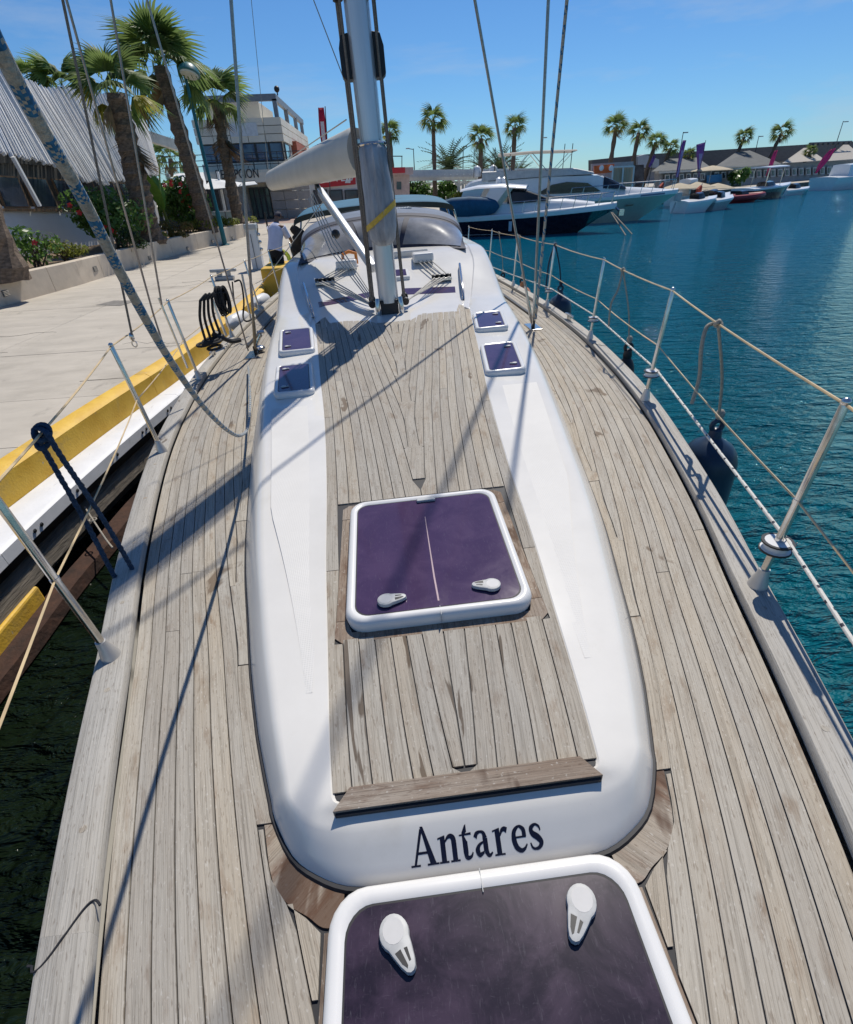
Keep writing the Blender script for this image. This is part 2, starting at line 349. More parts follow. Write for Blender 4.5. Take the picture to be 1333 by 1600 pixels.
# quay body and pavement
edge = [(KR(y), y) for y in ys] + back
poly = [(x, y, ZQ-.05) for x, y in edge] + [(400, 900, ZQ-.05), (-400, 900, ZQ-.05), (-400, -60, ZQ-.05), (-4.6, -60, ZQ-.05)]
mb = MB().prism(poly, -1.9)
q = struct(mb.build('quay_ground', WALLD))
mb = MB()                                                     # paved strip: one slab after another, joints open
pv = bpy.data.objects.new('quay_pavement', None); COL.objects.link(pv); pv['kind'] = 'structure'
cuts = [-14, -8, -2.2, 2.2, 4.9, 6.35, 8.6, 10.9, 12.6, 15.2, 18.0, 21.2, 25, 29, 33, 36.0]
for a, b in zip(cuts[:-1], cuts[1:]):
    yy = np.linspace(a+.006, b-.006, 7)
    for lo, hi in ((0., .52), (.52, 1.)):
        def X(t, y):
            x0, x1 = -10.6+.035*y, KI(y)-.004; return x0+(x1-x0)*t
        g = .005
        P = [(X(lo, y)+g, y, ZQ-.02) for y in yy] + [(X(hi, y)-g, y, ZQ-.02) for y in yy[::-1]]
        MB().prism(P, .02+random.uniform(0, .003)).build('pavement_slab', CONC, pv)
P = [(-40, 36.01, ZQ-.045), (3.6, 36.01, ZQ-.045), (9, 47.5, ZQ-.045), (30, 56.5, ZQ-.045), (75, 84.5, ZQ-.045), (220, 150.5, ZQ-.045), (300, 300, ZQ-.045), (-40, 300, ZQ-.045)]
struct(MB().prism(P, .045).build('far_quay_ground', CONC))
# yellow kerb: separate cast lengths
kerb = thing('quay_kerb', 'long yellow painted concrete kerb along the quay edge beside the yacht', 'kerb', (KI(4), 4, ZQ))
kc = [-14, -9, -4, -.2, 3.1, 6.3, 9.4, 12.2, 15., 18, 21.2, 24.5, 28, 31, 36]
for a, b in zip(kc[:-1], kc[1:]):
    rows = []
    for y in np.linspace(a+.004, b-.004, 9):
        k, r = KI(y), KR(y)
        rows.append([(k, y, ZQ-.03), (k+.008, y, ZQ+.225), (k+.03, y, ZQ+.25), (r-.05, y, ZQ+.25), (r, y, ZQ+.215), (r+.012, y, ZQ-.02), (r-.02, y, ZQ-.3), (k, y, ZQ-.3)])
    m = MB().grid(rows, close=True); n8 = len(m.v)
    m.f += [tuple(range(7, -1, -1)), tuple(range(n8-8, n8))]; m.m += [0, 0]
    m.build('kerb_stone', YEL, kerb, (KI(4), 4, ZQ), smooth=True)
fb = thing('fender_board', 'white capping board bolted along the quay edge below the yellow kerb', 'fender board', (WO(4), 4, ZQ))
for a, b in zip(kc[:-1], kc[1:]):
    rows = []
    for y in np.linspace(a+.003, b-.003, 9):
        k, r = KR(y)+.014, WO(y)
        rows.append([(k, y, ZQ-.03), (r-.03, y, ZQ-.035), (r, y, ZQ-.06), (r+.005, y, ZQ-.16), (r-.06, y, ZQ-.19), (k, y, ZQ-.19)])
    m = MB().grid(rows, close=True); n8 = len(m.v); m.f += [tuple(range(5, -1, -1)), tuple(range(n8-6, n8))]; m.m += [0, 0]
    m.build('board', WPLANK, fb, (WO(4), 4, ZQ), smooth=True)
for y in np.arange(1.6, 12, .62):
    for dy in (0, .09):
        MB().lathe([(.017, 0), (.02, .004), (.013, .012)], (WO(y+dy)+.005, y+dy, ZQ-.11), (1, 0, -.1), 8).build('bolt', BLACKP, fb, (WO(4), 4, ZQ))
m = MB().grid([[(WO(y)-.06+dx, y, z) for dx, z in ((-.1, .27), (-.1, .40), (.02, .405), (.03, .27))] for y in ys], close=True)
tag(m.build('timber_waling', OLDW, None, (-2.9, 4, .35)), 'weathered grey timber beam under the white board on the quay face', 'beam')
m = MB().grid([[(WO(y)+.0+dx+.006*math.sin(y*5.1), y, z) for dx, z in ((-.02, .02), (-.02, .13+.006*math.sin(y*3)), (.14, .12), (.16, .02))] for y in np.arange(-14, 8, .2)], close=True)
tag(m.build('rusty_beam', RUST, None, (-2.8, 3, .1), smooth=True), 'rust brown steel beam low on the quay face just above the water', 'beam')
m = MB()
m.box((-3.03, 2.55, .02), (.16, 1.35, .50))
tag(m.build('quay_footing', YEL, None, (-3.03, 2.5, 0), bevel=.02), 'rough yellow painted concrete footing behind the rusty beam', 'footing')
# the line of mooring block of yellow concrete by the bending man
m = MB()
bl = np.array(on(462, 470, ZQ))

P = [on(150, 477, ZQ), on(188, 478, ZQ), on(218, 470, ZQ), on(178, 470, ZQ)]
P = P if np.cross(P[1]-P[0], P[2]-P[0])[2] > 0 else P[::-1]
struct(MB().prism([p+[0, 0, .001] for p in P], .007).build('pavement_patch', M('dark paving patch', (.20, .185, .165), .9, var=.2, scale=6)))  # thin four-sided patch, darker than the slabs around it
rd_ = random.Random(4)
for i in range(7):                                            # hairline cracks in the slabs
    y = rd_.uniform(4, 16); x = rd_.uniform(-8.2, -4.2); P = []
    for k in range(9): P.append((x, y, ZQ+.0035)); x += rd_.uniform(.08, .22); y += rd_.uniform(-.16, .2)
    m = MB()
    for a, b in zip(P[:-1], P[1:]): m.beam(a, b, rd_.uniform(.004, .012), .003)
    struct(m.build('pavement_crack', M('crack shadow', (.07, .06, .05), .95)))
# ================================================================ planter, palms, buildings along the quay
SOIL = M('dry planter soil', (.20, .14, .09), .95, var=.3, scale=8, bump=.6, bscale=20)
PLAST = M('cream planter concrete', (.60, .51, .40), .85, var=.10, scale=2.5, bump=.3, bscale=40, dirt=(((.28, .22, .16), 2.2, (1, 1, .5), .56, .72, .5), ((.16, .13, .10), 18, (1, 1, 1), .68, .72, .6)))
WWALL = M('white rendered wall', (.80, .79, .77), .8, var=.04, scale=1.5)
PLF = [(-9.7, 4), (-9.35, 9), (-9.04, 13.28), (-8.82, 14.6), (-8.58, 16.2), (-8.45, 18.6), (-8.28, 21.3), (-7.88, 24.5), (-7.35, 27.2), (-7.0, 29.6), (-6.75, 32.5)]
def plf(Y): return float(np.interp(Y, [p[1] for p in PLF], [p[0] for p in PLF]))
pw = thing('planter_wall', 'low cream concrete planter wall with small square lights along the quay', 'planter wall', (plf(16), 16, ZQ))
o = (plf(16), 16, ZQ)
cut = [4, 7.2, 10.4, 13.2, 15.2, 17.6, 20.2, 22.8, 25.1, 26.9, 29.2, 32.5]
for a, b in zip(cut[:-1], cut[1:]):
    yy = np.linspace(a+.008, b-.008, 5)
    rows = [[(plf(y), y, ZQ-.05), (plf(y), y, ZQ+.585), (plf(y)-.015, y, ZQ+.6), (plf(y)-.23, y, ZQ+.6), (plf(y)-.24, y, ZQ-.05)] for y in yy]
    m = MB().grid(rows, close=True); n = len(m.v); m.f += [tuple(range(4, -1, -1)), tuple(range(n-5, n))]; m.m += [0, 0]
    m.build('wall_block', PLAST, pw, o)
LGT = M('wall light louvre', (.17, .17, .16), .5, .3, var=.2)
for px, py in ((8, 458), (150, 420), (234, 403), (293, 388), (333, 377), (363, 372)):
    best = min((abs(on(px, py, ZQ+z)[0]-plf(on(px, py, ZQ+z)[1])), z) for z in np.arange(.05, .55, .01)); p = on(px, py, ZQ+best[1])
    t = MB().box((plf(p[1])+.004, p[1], p[2]), (.014, .24, .14)).build('wall_light', LGT, pw, o)
    for k in range(4): MB().box((plf(p[1])+.016, p[1], p[2]-.045+.03*k), (.012, .21, .010)).build('louvre', STEEL, t, o)
P = [(plf(y)-.24, y, ZQ+.48) for y in np.linspace(4, 32.5, 30)]
struct(MB().prism(P + [(-16, 32.5, ZQ+.48), (-16, 4, ZQ+.48)], -.5).build('planter_soil', SOIL))
# low return of the wall at the far end with the black cable
MB()
# ---- palms
TRUNK = M('palm trunk', (.15, .11, .08), .95, var=.45, scale=3, stretch=(3, 3, 7), bump=1., bscale=9, bstretch=(2, 2, 4))
FGRN = M('palm frond green', (.085, .15, .035), .55, var=.3, scale=2, rand=.30, col2=(.15, .21, .05), leaf=.5)
FYEL = M('yellowing palm frond', (.26, .24, .03), .55, var=.3, scale=2, rand=.25, leaf=.5)
FDRY = M('dry palm frond', (.24, .16, .085), .85, var=.35, scale=3, rand=.25)
def frond_mesh(nb, droop, seed, spread=78, mat=None, name='frond', pet=.46, fw=1.):
    r = random.Random(seed); m = MB()
    def curve(s): return (s, 0, -droop*.45*s*s)
    for i in range(3):
        a, b = pet*i/3, pet*(i+1)/3; A, B = np.array(curve(a)), np.array(curve(b)); w_ = .018-.003*i
        m.add([A+[0, w_, 0], A-[0, w_, 0], B-[0, w_*.85, 0], B+[0, w_*.85, 0]], [(0, 1, 2, 3)])
    h = np.array(curve(pet)); sl = -droop*.9*pet
    for i in range(nb):
        f = (i/(nb-1)-.5)*2; a = math.radians(f*spread); ln = (.60-.14*f*f)*r.uniform(.86, 1.06)*fw
        d = np.array([math.cos(a), math.sin(a), 0.]); pn = np.array([-math.sin(a), math.cos(a), 0.]); wd = .036*r.uniform(.8, 1.15)
        q1 = h+d*ln*.42+[0, 0, sl*.42*ln-.06*abs(f)+.03]; q2 = h+d*ln*.74+[0, 0, sl*.74*ln-.10*abs(f)-.02-droop*.05]; q3 = h+d*ln+[0, 0, sl*ln-.12*abs(f)-.13-droop*.16*r.uniform(.5, 1.5)]
        m.add([h, q1+pn*wd, q1+[0, 0, -.014], q1-pn*wd, q2+pn*wd*.62, q2-pn*wd*.62, q3], [(0, 2, 1), (0, 3, 2), (1, 2, 5, 4), (2, 3, 5), (4, 5, 6)])
    me = bpy.data.meshes.new(name); me.from_pydata(m.v, [], m.f); me.materials.append(mat); me.update(); return me
FR = {('n', 'g'): [frond_mesh(21, d, i, 82, FGRN) for i, d in enumerate((.5, .8, 1.15))], ('f', 'g'): [frond_mesh(13, d, 10+i, 80, FGRN) for i, d in enumerate((.5, .9, 1.2))],
      ('n', 'y'): [frond_mesh(21, .8, 20, 80, FYEL)], ('f', 'y'): [frond_mesh(13, .9, 21, 80, FYEL)],
      ('n', 'd'): [frond_mesh(15, 1.5, 30, 34, FDRY), frond_mesh(13, 1.9, 31, 26, FDRY)], ('f', 'd'): [frond_mesh(9, 1.5, 32, 34, FDRY)]}
def palm(lab, base, crown, r0, r1, R, nf, seed, near=True, skirt=.25, yel=.05, dry=.12, group=None, bend=.3, wide=1.):
    rd = random.Random(seed); base = np.array(base, float); crown = np.array(crown, float)
    t = thing('palm_tree', lab, 'palm tree', base, group)
    H = crown-base; n = 26 if near else 9; rows = []
    kk = 12 if near else 8
    for i in range(n+1):
        f = i/n; c = base+H*f+np.array([H[0]*bend*f*(f-1), H[1]*bend*f*(f-1), 0]); r = r0+(r1-r0)*f
        if i < n*.12: r *= 1.25-.25*i/(n*.12)
        r *= 1+(.10 if i % 2 else -.06)
        rows.append([c+[r*math.cos(2*PI*k/kk+i*.26)*(1+.12*rd.uniform(-1, 1)), r*math.sin(2*PI*k/kk+i*.26)*(1+.12*rd.uniform(-1, 1)), rd.uniform(-.03, .03)*r0*2] for k in range(kk)])
    MB().grid(rows, close=True).build('trunk', TRUNK, t, base, smooth=False)
    q = 'n' if near else 'f'
    for i in range(nf):
        f = i/nf; az = i*2.39996+rd.uniform(-.3, .3); el = math.radians(86-112*f**.95+rd.uniform(-12, 12)); u = rd.random()
        kind = 'g'
        if f > .6 and u < yel*2: kind = 'y'
        if f > .74 and u > 1-dry*2.6: kind = 'd'
        if f > .9 and skirt and u < skirt*1.6: kind = 'd'; el = math.radians(rd.uniform(-88, -62))
        me = rd.choice(FR[(q, kind)]); o = bpy.data.objects.new('frond', me); COL.objects.link(o); o.parent = t
        sc = R*rd.uniform(.82, 1.12)*(.72 if kind == 'd' else 1.)
        M3 = Matrix.Rotation(az, 4, 'Z') @ Matrix.Rotation(-el, 4, 'Y') @ Matrix.Rotation(rd.uniform(-.5, .5), 4, 'X') @ Matrix.Diagonal((sc, sc*wide, sc, 1))
        M3.translation = Vector(crown-base+np.array([0, 0, rd.uniform(-.12, .1)*R*.35])); o.matrix_local = M3
    for i in range(7 if near and skirt > .5 else 0):             # dead fronds hanging against the trunk
        o = bpy.data.objects.new('frond', FR[('n', 'd')][i % 2]); COL.objects.link(o); o.parent = t; az = (0.1, 3.0, .4, 2.7, -.6, 3.7, 1.5)[i]
        M3 = Matrix.Rotation(az, 4, 'Z') @ Matrix.Rotation(math.radians(76+rd.uniform(-6, 6)), 4, 'Y') @ Matrix.Scale(R*rd.uniform(.75, .95), 4); M3.translation = Vector(crown-base+np.array([math.cos(az)*r1*.9, math.sin(az)*r1*.9, -.25-.12*i])); o.matrix_local = M3
    return t
def onp(px, py, Y, z=None): p = at(px, py, Y); return (p[0], Y, ZQ+.48 if z is None else z)
palm('thick trunked palm in the planter between the flowering bushes, one frond yellow', onp(240, 384, 22.3), at(181, 146, 22.3), .42, .30, 1.5, 19, 3, skirt=.6, yel=.35, dry=.2, group='tall palms in the quay planter')
palm('tallest palm of the quay, leaning left behind the green lamp', onp(316, 322, 27.0), at(251, 104, 27.0), .36, .26, 1.9, 25, 5, skirt=.35, yel=.03, dry=.14, group='tall palms in the quay planter')
palm('palm right of the green lamp, brown dead fronds hanging over the office front', onp(374, 352, 31), at(337, 160, 31), .30, .22, 1.6, 23, 8, skirt=.7, yel=.08, dry=.25, group='tall palms in the quay planter')
palm('bare palm trunk at the left picture edge beside the white wall', onp(14, 432, 13.9), at(-330, -420, 13.9), .36, .27, 1.9, 24, 9, skirt=.3, group='tall palms in the quay planter')
palm('bushy palm top showing above the white slatted screen', (at(95, 140, 30)[0], 30, ZQ), at(98, 136, 30), .3, .25, 1.25, 22, 11, skirt=.1)
palm('low palm top at the left end above the slatted screen', (at(50, 140, 30)[0], 30, ZQ), at(50, 134, 30), .3, .25, 1.0, 18, 12, skirt=.1)
palm('small distant palm left of the tallest palm trunk', (at(266, 300, 75)[0], 75, ZQ), at(266, 248, 75), .3, .25, 2.6, 24, 13, near=False)
FARP = [(677, 188, 66, 28, 'tall straight palm behind the cabin top of our yacht', .1, 312), (609, 207, 70, 22, 'palm half hidden right behind the mast', .2, 300), (752, 216, 60, 25, 'short palm above the dark hulled motor yacht cabin', .1, 300), (805, 199, 58, 24, 'palm with a skirt of dead fronds behind the radar domes', .8, 295), (963, 199, 66, 24, 'dark trunked palm above the flybridge bow', .6, 290), (998, 207, 68, 22, 'palm right beside the dark trunked one', .7, 290), (1025, 222, 69, 19, 'leaning palm left of the purple flag', .3, 290), (1048, 231, 70, 17, 'shorter palm just left of the purple banner pole', .3, 290), (1077, 242, 72, 13, 'small yellowish palm between the two purple flags', .2, 285), (1163, 214, 80, 17, 'thin palm before the grey hipped roof', .2, 286), (1221, 208, 82, 20, 'leaning palm behind the first pink flag', .4, 284), (1267, 236, 84, 12, 'little palm in front of the beige tent roof', .3, 276)]
for i, (cx, cy, Y, rpx, lab, sk, by) in enumerate(FARP):
    c = at(cx, cy, Y); dep = (c-np.array([0, 0, HC]))@FW; R = rpx*dep/FPX*.86
    lean = (cx-690)*-.0 ; b = at(cx-(cx-715)*.02*(by-cy)/30-((8 if cx > 1000 else 0)), by, Y)
    palm(lab, (b[0], Y, ZQ), c, .26 if cx < 900 else .3, .2, R, 26, 40+i, near=False, skirt=sk, yel=.15, dry=.15, group='palms along the far quay', bend=.15)
# ---- bushes
LEAF = M('glossy hibiscus leaf', (.05, .12, .024), .35, var=.4, scale=3, col2=(.12, .23, .04), leaf=.5); LEAFY = M('yellow green shrub leaf', (.13, .15, .022), .5, var=.35, scale=3, col2=(.23, .25, .035), leaf=.5); LEAFR = M('bronze shrub leaf', (.16, .085, .035), .6, var=.4, scale=4, col2=(.13, .15, .03), leaf=.5); LEAFD = M('dark shrub leaf', (.018, .04, .014), .5, var=.4, scale=3, col2=(.04, .075, .02), leaf=.5)
STEM = M('shrub stem', (.09, .065, .045), .9); FLOW = M('red hibiscus petal', (.62, .03, .03), .5, var=.2, rand=.2); PET = None
def flower_mesh():
    m = MB()
    for i in range(5):
        a = 2*PI*i/5; c, s = math.cos(a), math.sin(a); T = lambda x, y, z: (x*c-y*s, x*s+y*c, z)
        m.add([T(0, 0, 0), T(.6, -.4, .3), T(1, 0, .22), T(.6, .4, .3)], [(0, 1, 2, 3)])
    m.tube([(0, 0, 0), (0, 0, .8)], .06, 5); me = bpy.data.meshes.new('flower'); me.from_pydata(m.v, [], m.f); me.materials.append(FLOW); return me
FLM = flower_mesh()
def bush(name, lab, c, rad, n, ls, mat, seed, flowers=0, stems=6, cat='shrub', group=None, lobes=5):
    rd = np.random.default_rng(seed); c = np.array(c, float); rx, ry, rz = rad; t = thing(name, lab, cat, c, group)
    L = [(np.array([0, 0, rz*.9]), .75)]+[(np.array([rd.uniform(-.6, .6)*rx, rd.uniform(-.6, .6)*ry, rz*rd.uniform(.45, 1.45)]), rd.uniform(.38, .6)) for _ in range(lobes)]
    m = MB(); pts = []
    for i in range(n):
        o, k = L[rd.integers(len(L))]; d = rd.normal(size=3); d /= np.linalg.norm(d); rr0 = rd.uniform(.55, 1.06)**.6
        p = c+o+d*np.array([rx, ry, rz])*k*rr0; 
        if p[2] < c[2]+.03: p[2] = c[2]+.03+rd.uniform(0, .1)
        nn = d+rd.normal(size=3)*.55+[0, 0, .35]; nn /= np.linalg.norm(nn); u = np.cross(nn, rd.normal(size=3)); u /= np.linalg.norm(u); v = np.cross(nn, u); s = ls*rd.uniform(.6, 1.3)
        m.add([p-u*s, p+v*s*.5-nn*s*.12, p+u*s-nn*s*.25, p-v*s*.5-nn*s*.12], [(0, 3, 2, 1)] if False else [(0, 1, 2), (0, 2, 3)]); pts.append((p, nn))
    m.build('foliage', mat, t, c)
    m = MB()
    for i in range(stems):
        e = c+np.array([rd.uniform(-.6, .6)*rx, rd.uniform(-.6, .6)*ry, rz*rd.uniform(.7, 1.5)]); b = c+np.array([rd.uniform(-.15, .15)*rx, rd.uniform(-.15, .15)*ry, -.02]); m.tube([b, (b+e)/2+rd.normal(size=3)*.04, e], [.025, .018, .008], 5)
    if stems: m.build('stem', STEM, t, c)
    outer = sorted(pts, key=lambda q: -(q[0]-c)@np.array([.25, -1, .35]))[:max(1, n//6)]
    for i in range(flowers):
        p, nn = outer[rd.integers(len(outer))]; ob = bpy.data.objects.new('flower', FLM); COL.objects.link(ob); ob.parent = t
        q = Vector((nn[0]*.5+.1, nn[1]*.3-.8, nn[2]*.4+.2)).to_track_quat('Z', 'Y'); M4 = q.to_matrix().to_4x4() @ Matrix.Scale(ls*1.0, 4); M4.translation = Vector(p-c+np.array([0, -.08, .03])); ob.matrix_local = M4
    return t
def gp(px, py, dy): p = on(px, py, ZQ+.5); return (p[0], p[1], ZQ+.48)
G = 'shrubs in the quay planter'
bush('hibiscus_shrub', 'open leafy hibiscus with a single red flower at the left, beside the palm trunk', gp(62, 417, 0), (.78, .6, .62), 420, .085, LEAF, 1, 2, 10, group=G, lobes=7)
bush('yellow_shrub', 'low yellow green shrub right of the single flowered hibiscus', gp(107, 408, 0), (.66, .6, .36), 700, .055, LEAFY, 2, 0, 5, group=G)
bush('hibiscus_shrub', 'large flowering hibiscus left of the thick palm trunk', gp(190, 388, 0), (1.35, 1.1, 1.1), 2300, .095, LEAF, 3, 9, 10, group=G, lobes=8)
bush('small_shrub', 'small dark shrub under the large hibiscus', gp(203, 392, 0), (.55, .5, .34), 500, .06, LEAFD, 4, 0, 3, group=G)
bush('hibiscus_shrub', 'tallest red flowered hibiscus left of the green lamp post', gp(297, 362, 0), (1.5, 1.2, 1.25), 2600, .11, LEAF, 5, 13, 10, group=G, lobes=9)
bush('bronze_shrub', 'bronze and yellow low shrub at the foot of the tallest hibiscus', gp(279, 372, 0), (.72, .6, .38), 800, .06, LEAFR, 6, 0, 3, group=G)
bush('yellow_shrub', 'yellow green shrub between the bronze one and the lamp post', gp(318, 364, 0), (.75, .6, .38), 700, .065, LEAFY, 7, 0, 3, group=G)
bush('yellow_shrub', 'yellow green shrub just right of the lamp post', gp(352, 357, 0), (.95, .6, .36), 700, .07, LEAFY, 8, 0, 3, group=G)
bush('yellow_shrub', 'little green shrub at the office entrance', (at(390, 348, 36)[0], 36, ZQ), (.6, .5, .4), 400, .07, LEAFY, 9, 0, 2, group=G)
bush('small_shrub', 'tiny yellow plant at the foot of the white columns', gp(254, 379, 0), (.3, .3, .22), 200, .06, LEAFY, 10, 0, 2, group=G)
# banana plant with upright leaves
c = np.array(gp(268, 372, 0)); t = thing('banana_plant', 'banana plant with broad upright leaves behind the tallest hibiscus', 'plant', c)
for i, (az, ln, tilt) in enumerate(((.2, 1.9, .12), (1.9, 1.5, .35), (3.4, 1.4, .45), (4.6, 1.6, .3))):
    rows = []
    for f in np.linspace(0, 1, 8):
        p = np.array([math.cos(az)*ln*f*math.sin(tilt*(1+f)), math.sin(az)*ln*f*math.sin(tilt*(1+f)), 1.0+ln*f*math.cos(tilt*(1+f*.8))]); wv = .24*math.sin(PI*min(1, f*.93+.05))**.7
        rows.append([p+[-math.sin(az)*wv, math.cos(az)*wv, .04], p, p+[math.sin(az)*wv, -math.cos(az)*wv, .04]])
    MB().grid(rows).build('leaf', M('banana leaf', (.13, .24, .035), .45, var=.25, scale=5), t, smooth=True)
MB().tube([(0, 0, 0), (.02, 0, .6), (0, .02, 1.2)], [.09, .07, .05], 8).build('stalk', LEAFY, t, smooth=True)
# ---- restaurant behind the planter with its slatted screen
FA, FB = np.array([-12.3, 13.]), np.array([-10.4, 29.])
def pl(A, B):
    n2 = np.array([B[1]-A[1], -(B[0]-A[0])]); n2 = n2/np.linalg.norm(n2)
    def f(px, py, off=0.):
        d = _ray(px, py); t = (A@n2+off)/(d[:2]@n2); return d*t+[0, 0, HC]
    return f, np.array([n2[0], n2[1], 0.])
fr, FN = pl(FA, FB)
rest = thing('restaurant', 'white quayside restaurant with a tall wavy screen of white slats over brown framed windows', 'building', (-11.5, 20, ZQ)); ro = (-11.5, 20, ZQ)
SLAT = M('white painted slat', (.78, .77, .76), .6, var=.1, scale=2, stretch=(8, 8, .6), rand=.10)
STX = [-230, -150, -60, 0, 37, 57, 80, 98, 129, 152, 174, 200, 222]; STY = [70, 82, 97, 113, 121, 133, 139, 136, 143, 144, 148, 160, 171]; SBX = [-150, -80, 9, 82, 134, 150, 166, 180, 200, 213, 225, 240, 250]; SBY = [215, 226, 240, 257, 283, 285, 287, 286, 281, 277, 273, 273, 274]
NS = 158
_mid = [(a+b)/2 for a, b in zip(STX, SBX)]
for i in range(NS):
    f = i/(NS-1); k = float(np.interp(_mid[0]+(_mid[-1]-_mid[0])*f, _mid, range(len(_mid)))); g = lambda A: float(np.interp(k, range(len(A)), A))
    jt, jb = random.uniform(-3, 3), random.uniform(-3, 3)
    off = .35+random.uniform(-.05, .05)
    T = fr(g(STX)+random.uniform(-.8, .8), g(STY)+jt, off-1.5); B = fr(g(SBX)+random.uniform(-.8, .8), g(SBY)+jb, off)
    a, b = g(STX)/1, 0
    MB().beam(B, T, .030, random.uniform(.085, .125), up=FN).build('slat', SLAT, rest, ro)
def fq(nm, pxs, off, th, mat, par=rest, og=ro, f=None, N=None):
    F = f or fr; NN = FN if N is None else N; P = [F(px, py, off) for px, py in pxs]
    nn = np.cross(P[1]-P[0], P[2]-P[0])
    if nn@NN < 0: P = P[::-1]
    return MB().prism([p-NN*th for p in P], th, NN).build(nm, mat, par, og)
BRN = M('brown window timber', (.20, .12, .065), .6, var=.25, scale=6); DARKG = M('dark window glass', (.035, .05, .075), .06, var=.3, scale=1, coat=.5); FASC = M('dark screen fascia', (.10, .10, .095), .7, var=.2)
fq('wall', [(-180, 320), (245, 325), (262, 420), (-120, 470)], -.15, .3, WWALL)
fq('fascia', [(-170, 245), (135, 262), (248, 270), (250, 262), (120, 236), (-190, 215)], -.35, .1, FASC)
fq('back_wall', [(-175, 240), (245, 262), (246, 326), (-175, 322)], -.6, .1, FASC)
wins = [(-60, -8, 0), (4, 44, 0), (52, 88, 0), (97, 124, 0), (133, 160, 1), (170, 192, 0), (200, 222, 0)]
for a, b, dk_ in wins:
    yt = lambda x: 273+.06*x; sh = 13 if a < 100 else 10
    q = [(a-16+0, yt(a)), (b-16+0, yt(b)), (b+sh-8, 325), (a+sh-8, 325)]
    w_ = fq('window', q, -.10, .06, BRN); c = np.mean(q, 0); q2 = [tuple(c+(np.array(p)-c)*np.array([.88, .90])) for p in q]
    fq('pane', q2, -.085, .02, DARKG if not dk_ else BLACKP, w_)
fq('sill', [(-90, 325), (240, 327), (241, 331), (-88, 329)], .0, .12, BRN)
fq('roof_edge', [(-190, 216), (-190, 196), (225, 168), (226, 180)], -1.2, .2, FASC)
for (x0, y0, x1, y1, wd) in ((20, 245, 62, 322, .10), (-70, 235, -40, 322, .1), (228, 275, 252, 385, .28), (246, 278, 266, 385, .09), (262, 272, 276, 330, .16), (296, 270, 330, 352, .10), (340, 268, 352, 330, .12)):
    A, B = fr(x0, y0, .5 if x0 < 200 else .8), fr(x1, y1, .5 if x0 < 200 else .8); MB().beam(A, B, wd, wd, up=(0, 1, .1)).build('column', WWALL, rest, ro)
# white shade sails and terrace of the restaurant's open end
t = thing('shade_sail', 'white fabric awning on posts right of the slatted screen', 'awning', at(290, 300, 33))
og = at(290, 300, 33); SAIL = M('white awning fabric', (.66, .66, .65), .8, var=.06)
for q, ya, yb in (([(243, 300), (275, 272), (318, 270), (325, 296), (262, 308)], 31, 36), ([(318, 296), (330, 280), (378, 286), (372, 292), (330, 298)], 33, 36), ([(340, 288), (398, 283), (403, 288), (368, 292)], 34, 37)):
    P = [at(x, y, ya if y > 288 else yb) for x, y in q]; MB().prism(P, .03).build('fabric', SAIL, t, og)
tr = thing('terrace_screen', 'pale glass and white terrace screen below the awning, behind the lamp post', 'screen', at(345, 345, 34)); og = at(345, 345, 34)
GLS = M('pale green terrace glass', (.42, .52, .50), .15, var=.1, coat=.4)
for a, b, y0, y1 in ((328, 350, 331, 356), (352, 366, 330, 354)):
    P = [at(a, y0, 34), at(b, y0-1, 34), at(b+5, y1, 34), at(a+6, y1+1, 34)]; MB().prism(P, .05, (0, 1, 0)).build('panel', GLS, tr, og)
    MB().beam(at(a, y0, 33.98), at(b, y0-1, 33.98), .06, .06).build('rail', WWALL, tr, og)
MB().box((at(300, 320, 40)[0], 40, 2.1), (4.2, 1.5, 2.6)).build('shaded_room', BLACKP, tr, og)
wl = thing('white_beam', 'long cream roof beam between the slatted screen and the tallest palm', 'beam', at(235, 215, 34)); MB().beam(at(228, 212, 34), at(290, 232, 36), .35, .45).build('beam', M('cream beam', (.62, .60, .54), .7), wl, at(235, 215, 34))
MB()
# ---- reception building
rb = thing('reception_building', 'two storey cream panelled harbour office with RECEPCIÓN lettering over the entrance', 'building', (-9, 47, ZQ)); og = (-9, 47, ZQ)
CLAD = M('cream cladding panel', (.72, .66, .55), .6, var=.06, scale=1, rand=.07); BLUEG = M('blue office glass', (.05, .10, .19), .05, var=.35, scale=.35, coat=.5, rand=.25); DGREY = M('dark grey metal', (.05, .055, .06), .5); GSTEEL = M('grey painted steel frame', (.20, .22, .25), .5); GREYCL = M('grey stone cladding', (.33, .31, .30), .8, var=.1, rand=.08); REDBR = M('red brick cladding', (.33, .09, .05), .8, var=.2, scale=6)
Y0 = 47.
def w3(px, py, Y=Y0): return at(px, py, Y)
XL, XR = w3(308, 228)[0], w3(443, 220)[0]; ZT = w3(436, 182)[2]; ZB1 = w3(443, 221)[2]; ZB0 = w3(447, 251)[2]; ZS = w3(450, 264)[2]; ZC = w3(452, 283)[2]
def wall(nm, x0, x1, y0, y1, z0, z1, mt, par=rb): return MB().box(((x0+x1)/2, (y0+y1)/2, (z0+z1)/2), (abs(x1-x0), abs(y1-y0), abs(z1-z0))).build(nm, mt, par, og)
YB = 66.
wall('wall', XL+.1, XR-.1, Y0+1.2, YB, ZQ, ZT-.25, CLAD); wall('wall', XL+.1, XR-.1, Y0+.25, Y0+1.3, ZS-.1, ZT-.25, CLAD)
nx = 5; 
